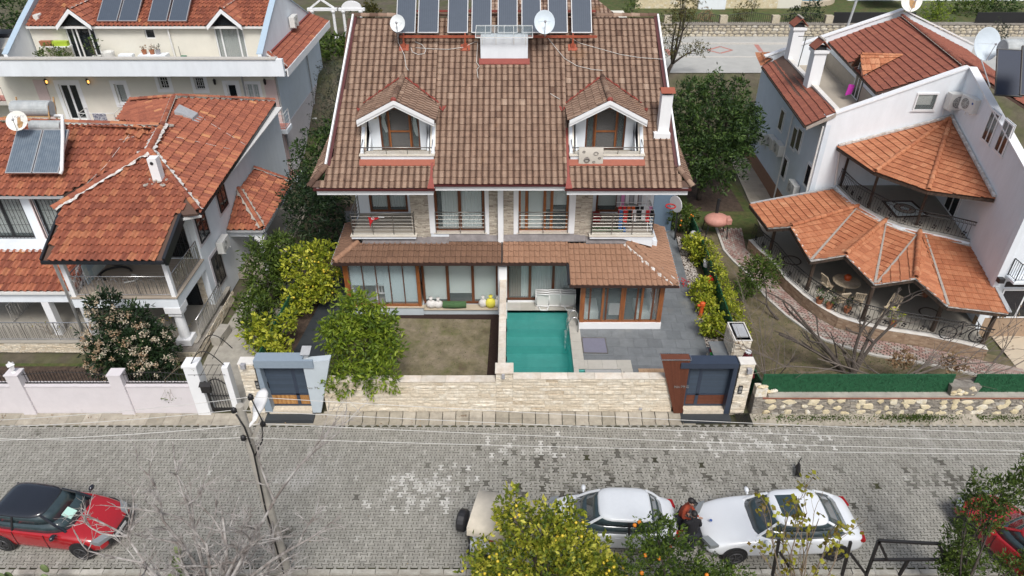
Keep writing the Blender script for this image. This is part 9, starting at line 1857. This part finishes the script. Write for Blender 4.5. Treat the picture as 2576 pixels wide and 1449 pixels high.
t = one('red_flowers','red flowers in bloom at the edge of the pebble strip','flowers',G(1712,708,.3)); p = G(1714,708,.35); V,T = leafcloud([p],[(.35,.4,.25)],60,.10,.2,None,.2,5,1.3); leafobj('petals',V,T,'flower_red',t)
PO_ = one('pizza_oven','copper coloured domed garden oven with black flue on legs','oven',G(1803,585,0)); p = G(1803,553,.95); m_ = MB(); m_.ball((p.x,p.y,.95),.55,16,9,(1.25,1,.62)); m_.build('dome','copper_oven',PO_,smooth=True); m_ = MB(); m_.obox((p.x + .55,p.y - .2,.85),.3,.5,.35); m_.build('mouth','copper_oven',PO_,bevel=.05); m_ = MB(); m_.tube([(p.x,p.y + .2,1.2),(p.x,p.y + .25,1.9),(p.x + .03,p.y + .25,2.05)],.09,8); m_.build('flue','black_metal',PO_)
for dx,dy in ((-.5,-.4),(.5,-.4),(-.5,.4),(.5,.4)): m_ = MB(); m_.bar((p.x + dx * 1.2,p.y + dy,0),(p.x + dx,p.y + dy,.75),.05); m_.build('leg','black_metal',PO_)
SWb = one('side_door_wall','grey blue metal door wall closing the side passage right of the middle house','wall',(7.3,34,0)); m_ = MB(); m_.box(6.5,8.6,33.6,33.7,0,2.6); m_.build('panel','wall_door_blue',SWb); m_ = MB(); m_.box(7.45,7.5,33.56,33.6,0,2.6); m_.build('frame','anthracite',SWb)
BH_ = one('basketball_hoop','red basketball ring on a white backboard by the side passage','basketball hoop',G(1700,520,1.6)); p = Y(1701,513,32.6); m_ = MB(); m_.lathe((0,0,0),[(.45,0),(.45,.03)],16,M=MT((p.x,32.6,p.z)) @ MR(R(-60),4,'Z') @ MR(R(90),4,'X')); m_.build('backboard','white_paint',BH_); m_ = MB(); p2 = Y(1687,519,32.3); m_.tube([(p2.x + .24 * math.cos(q),32.3 + .24 * math.sin(q),p2.z) for q in np.linspace(0,6.283,17)[:-1]],.035,6,closed=True); m_.build('ring','red_plastic',BH_); m_ = MB(); m_.bar((p.x + .2,32.6,0),(p.x + .1,32.6,p.z),.07); m_.build('post','black_metal',BH_)
TC = one('toy_car','white ride on toy car tipped against the green fence','toy car',G(1748,612,.1)); p = G(1748,600,.6); m_ = MB(); m_.ball(p,.42,10,7,(.7,1.5,.8)); m_.build('body','white_paint',TC,smooth=True); m_ = MB(); [m_.ball(p + Vc(d),.19,9,6,(.6,1,1)) for d in ((.28,.4,.2),(.28,-.45,.1))]; m_.build('wheel','tyre',TC)
# balcony things of the middle house
FLg = one('flag','red flag with a white crescent draped over the left balcony railing','flag',(-5.4,26.6,4.7)); a = Y(938,551,26.62); m_ = MB(); vs = [(a.x + dx,26.60 - .03 * (i % 2),a.z + dz) for i,(dx,dz) in enumerate(((-.20,.10),(-.05,.10),(.12,.08),(.30,.09),(-.17,-.06),(-.02,-.02),(.12,.02),(.26,.05),(-.15,-.42),(-.10,-.22),(.02,-.06),(.14,.0)))]; m_.add(vs,[[r * 4 + i,r * 4 + i + 1,r * 4 + i + 5,r * 4 + i + 4] for r in range(2) for i in range(3)]); m_.build('cloth','red_flag',FLg,fix=False); m_ = MB(); m_.tube([(a.x + .02 + .07 * math.cos(q),26.56,a.z + .05 + .035 * math.sin(q)) for q in np.linspace(.6,5.6,9)],.012,4); m_.tube([(a.x + .24,26.6,a.z + .1),(a.x + .5,26.62,a.z + .09)],.02,5); m_.build('crescent_and_pole','white_paint',FLg)
LA = one('clothes_airer','white folding clothes airer hung with dark washing on the right balcony','clothes airer',(5.4,27.4,BZ)); x0,x1 = 4.55,6.1; m_ = MB()
for y,z in ((26.95,4.85),(27.3,4.85),(27.65,4.85),(27.95,5.15)): m_.tube([(x0,y,z),(x1,y,z)],.012,5)
for x in (x0 + .2,x1 - .2): m_.bar((x,26.95,BZ),(x,27.7,4.85),.025); m_.bar((x,27.7,BZ),(x,26.95,4.85),.025)
m_.build('frame','white_metal',LA)
cl_ = ['black_cloth','black_cloth','black_cloth','white_cloth','grey_cloth','black_cloth','red_flag','white_cloth','pink_cloth','black_cloth','orange_plastic']
for i in range(24):
 r_ = i // 8; y,z = ((26.95,4.85),(27.3,4.85),(27.95,5.15))[r_]; x = x0 + .05 + (i % 8) * .19; h = (.95 if i == 0 else ru(.3,.7)); mt = 'denim' if i == 0 else random.choice(cl_ if r_ < 2 else ['white_cloth','pink_cloth','grey_cloth','white_cloth']); 
 cn = {'denim': 'pair of blue jeans','black_cloth': 'black garment','white_cloth': 'white garment','grey_cloth': 'grey garment','red_flag': 'red garment','pink_cloth': 'pink garment','orange_plastic': 'orange garment'}[mt]; od = ('first','second','third','fourth','fifth','sixth','seventh','last')[i % 8]
 tag(link('laundry',(lambda b: b.add([(x,y,z + .01),(x + .15,y,z + .01),(x + .16,y - .05,z - h),(x + .01,y - .03,z - h * .94)],[[0,1,2,3]]).mesh('laundry'))(MB()),mt),f'{cn} on the {("front", "middle", "top rear")[r_]} bar of the airer, {od} from its left end','garment','washing on the clothes airer')
SU = one('suitcase','dark red suitcase lying on the right balcony floor','suitcase',(3.6,28.1,BZ)); m_ = MB(); m_.box(3.25,3.95,27.75,28.25,BZ + .01,BZ + .34); m_.build('shell','maroon_bright',SU,bevel=.05)
LD = one('folding_ladder','folded grey green ladder with blue feet lying on the right balcony','ladder',(4,27,BZ)); m_ = MB(); [m_.bar((3.35,y,BZ + .06),(4.85,y,BZ + .06),.04) for y in (26.95,27.2)]; [m_.bar((3.5 + k * .25,26.95,BZ + .06),(3.5 + k * .25,27.2,BZ + .06),.03) for k in range(5)]; m_.build('frame','turf_roll',LD); m_ = MB(); m_.box(4.85,4.95,26.92,27.23,BZ + .02,BZ + .12); m_.build('feet','blue_plastic',LD)
BK = one('blanket','beige printed blanket hung over the right dormer rail','blanket',(3.1,26.3,7.8)); a,b = Y(1456,386,26.38),Y(1517,386,26.38); m_ = MB(); zt = 7.94; rows = ((26.50,zt - .25),(26.42,zt),(26.33,zt - .02),(26.26,zt - .35),(26.20,zt - .72)); m_.add([(lerp(a.x,b.x,i / 6),y - .012 * (i % 2),z) for y,z in rows for i in range(7)],[[r * 7 + i,r * 7 + i + 1,r * 7 + i + 8,r * 7 + i + 7] for r in range(4) for i in range(6)]); m_.build('cloth','blanket_beige',BK,fix=False,smooth=True); m_ = MB()
for f,z,r_ in ((.33,zt - .48,.10),(.33,zt - .40,.06),(.7,zt - .22,.09),(.85,zt - .40,.05),(.62,zt - .55,.05),(.2,zt - .15,.05)): y = lerp(26.33,26.20,(zt - z) / .72) - .035; c = (lerp(a.x,b.x,f),y,z); m_.tube([(c[0] + r_ * math.cos(q),y,z + r_ * .8 * math.sin(q)) for q in np.linspace(0,6.283,9)[:-1]],.012 if r_ < .1 else .035,4,closed=True)
m_.build('print','blanket_print',BK)
# inside the right garden room
t = one('patio_table','dark marble topped table inside the right garden room','table',(4.7,26.2,.13)); m_ = MB(); m_.box(4.1,5.3,25.7,27.0,.86,.90); m_.build('top','slab_dark',t); m_ = MB(); m_.box(4.35,5.05,25.8,26.9,.13,.85); m_.build('wicker_base','white_metal',t)
for x,lab in ((3.5,'white wicker armchair left of the marble table'),(5.9,'white wicker armchair right of the marble table')): t = one('armchair',lab,'armchair',(x,26,.13)); m_ = MB(); m_.box(x - .35,x + .35,25.5,26.6,.13,.50); m_.build('seat','blind_mint',t); m_ = MB(); s = -1 if x < 4 else 1; m_.box(min(x + s * .35,x + s * .22),max(x + s * .35,x + s * .22),25.5,26.6,.501,.95); m_.build('backrest','white_metal',t)
# terrace of the right house
t = one('round_table','round glass table with an orange pot on the curved terrace','table',G(2120,740,.57)); p = G(2120,740,.57); m_ = MB(); m_.lathe(p,[(.3,0),(.05,.05),(.05,.68),(.6,.70),(.6,.73)],20); m_.build('frame','wood_pale',t); PT2 = one('orange_pot','orange pot standing on the round terrace table','pot',(p.x,p.y,1.3)); m_ = MB(); m_.lathe((p.x + .05,p.y + .1,1.3),[(.12,0),(.17,.15),(.1,.25)],10); m_.build('pot','orange_plastic',PT2)
for (u,v_,a_,lab) in ((2075,735,20,'pale folding chair left of the round table'),(2105,775,100,'pale folding chair in front of the round table, left one'),(2150,775,75,'pale folding chair in front of the round table, right one'),(2235,795,215,'pale folding chair standing alone on the curved terrace')): chair(G(u,v_,.575),R(a_),lab,'wood_pale','folding chairs on the curved terrace')
for i,(u,v_,lab) in enumerate(((2060,762,'dark green potted plants behind the terrace rail, left'),(2085,775,'green potted plant next to the left one behind the terrace rail'),(2130,785,'terracotta potted plant behind the terrace rail'),(2245,818,'small pale leaved plant behind the terrace rail, far right'),(2325,745,'brown dried flower basket near the terrace end'),(2385,735,'hanging basket at the right end of the terrace'))): plant('potted_plant',lab,G(u,v_,.57),.32,.55,90,.11,('leaf_dark','leaf_mid','leaf_deep','leaf_yellow','leaf_dry','leaf_dry')[i],('terracotta_pot',.17,.25),cat='potted plant',group='plants on the curved terrace')
BC = one('bicycle','black bicycle leaning inside the terrace railing at its right end','bicycle',G(2400,850,.57)); a,b = G(2378,852,.57),G(2452,860,.57); a.z = b.z = .90; d = (b - a).normalized()
for c in (a,b): m_ = MB(); m_.tube([c + d * .33 * math.cos(q) + Vc((0,0,.33 * math.sin(q))) for q in np.linspace(0,6.283,21)[:-1]],.026,6,closed=True); wo = m_.build('wheel','tyre',BC); m_ = MB(); [m_.bar(c,c + d * .32 * math.cos(q) + Vc((0,0,.32 * math.sin(q))),.006) for q in np.linspace(0,6.283,13)[:-1]]; m_.build('spokes','steel_rail',wo)
m_ = MB(); z = Vc((0,0,1)); bb = a.lerp(b,.45) - z * .05; st_ = a.lerp(b,.36) + z * .45; hd = a.lerp(b,.85) + z * .48; [m_.tube([p,q],.018,6) for p,q in ((a,bb),(a,st_),(bb,st_ + z * .1),(bb,hd),(st_,hd),(hd + z * .12,b))]; m_.build('frame','black_metal',BC); m_ = MB(); m_.ball(st_ + z * .14,.12,8,5,(1.1,.5,.35)); m_.build('saddle','rubber_black',BC); m_ = MB(); m_.tube([hd + z * .15 + Vc((-d.y,d.x,0)) * .28,hd + z * .15,hd + z * .15 - Vc((-d.y,d.x,0)) * .28],.016,6); m_.build('handlebar','black_metal',BC)
# black steel frame at the lower right
PF = one('steel_frame','rusty black open steel frame at the lower right, in front of the pavers','frame',(10.5,12.2,0)); W_ = lambda u,v_: Y(u,v_,12.2)
for (a,b,c,d) in ((2210,1360,2368,1368),(2210,1360,2231,1406),(2361,1368,2392,1440),(2193,1408,2440,1407),(2193,1408,2178,1449),(1960,1358,1943,1447),(2140,1363,2118,1447),(2140,1393,2175,1440),(1962,1390,1985,1425),(2285,1408,2262,1447),(2210,1360,2193,1408)): m_ = MB(); m_.bar(W_(a,b),W_(c,d),.07); m_.build('bar','iron_black',PF)
VN = one('parked_van','dark grey van parked at the top left behind the terrace house','van',(-36,52,0)); p = Y(25,105,51); m_ = MB(); m_.hexa([(p.x - 3,50,p.z - 1.1),(p.x + .95,50,p.z - 1.1),(p.x + .95,52,p.z - 1.1),(p.x - 3,52,p.z - 1.1)],[(p.x - 2.9,50.2,p.z + .7),(p.x + .7,50.2,p.z + .7),(p.x + .7,51.8,p.z + .7),(p.x - 2.9,51.8,p.z + .7)]); m_.build('body','black_metal',VN,bevel=.15); m_ = MB(); m_.hexa([(p.x - 1.6,49.99,p.z),(p.x + .4,49.99,p.z),(p.x + .4,50.02,p.z),(p.x - 1.6,50.02,p.z)],[(p.x - 1.5,50.1,p.z + .5),(p.x + .3,50.1,p.z + .5),(p.x + .3,50.14,p.z + .5),(p.x - 1.5,50.14,p.z + .5)]); m_.build('side_window','car_glass',VN)
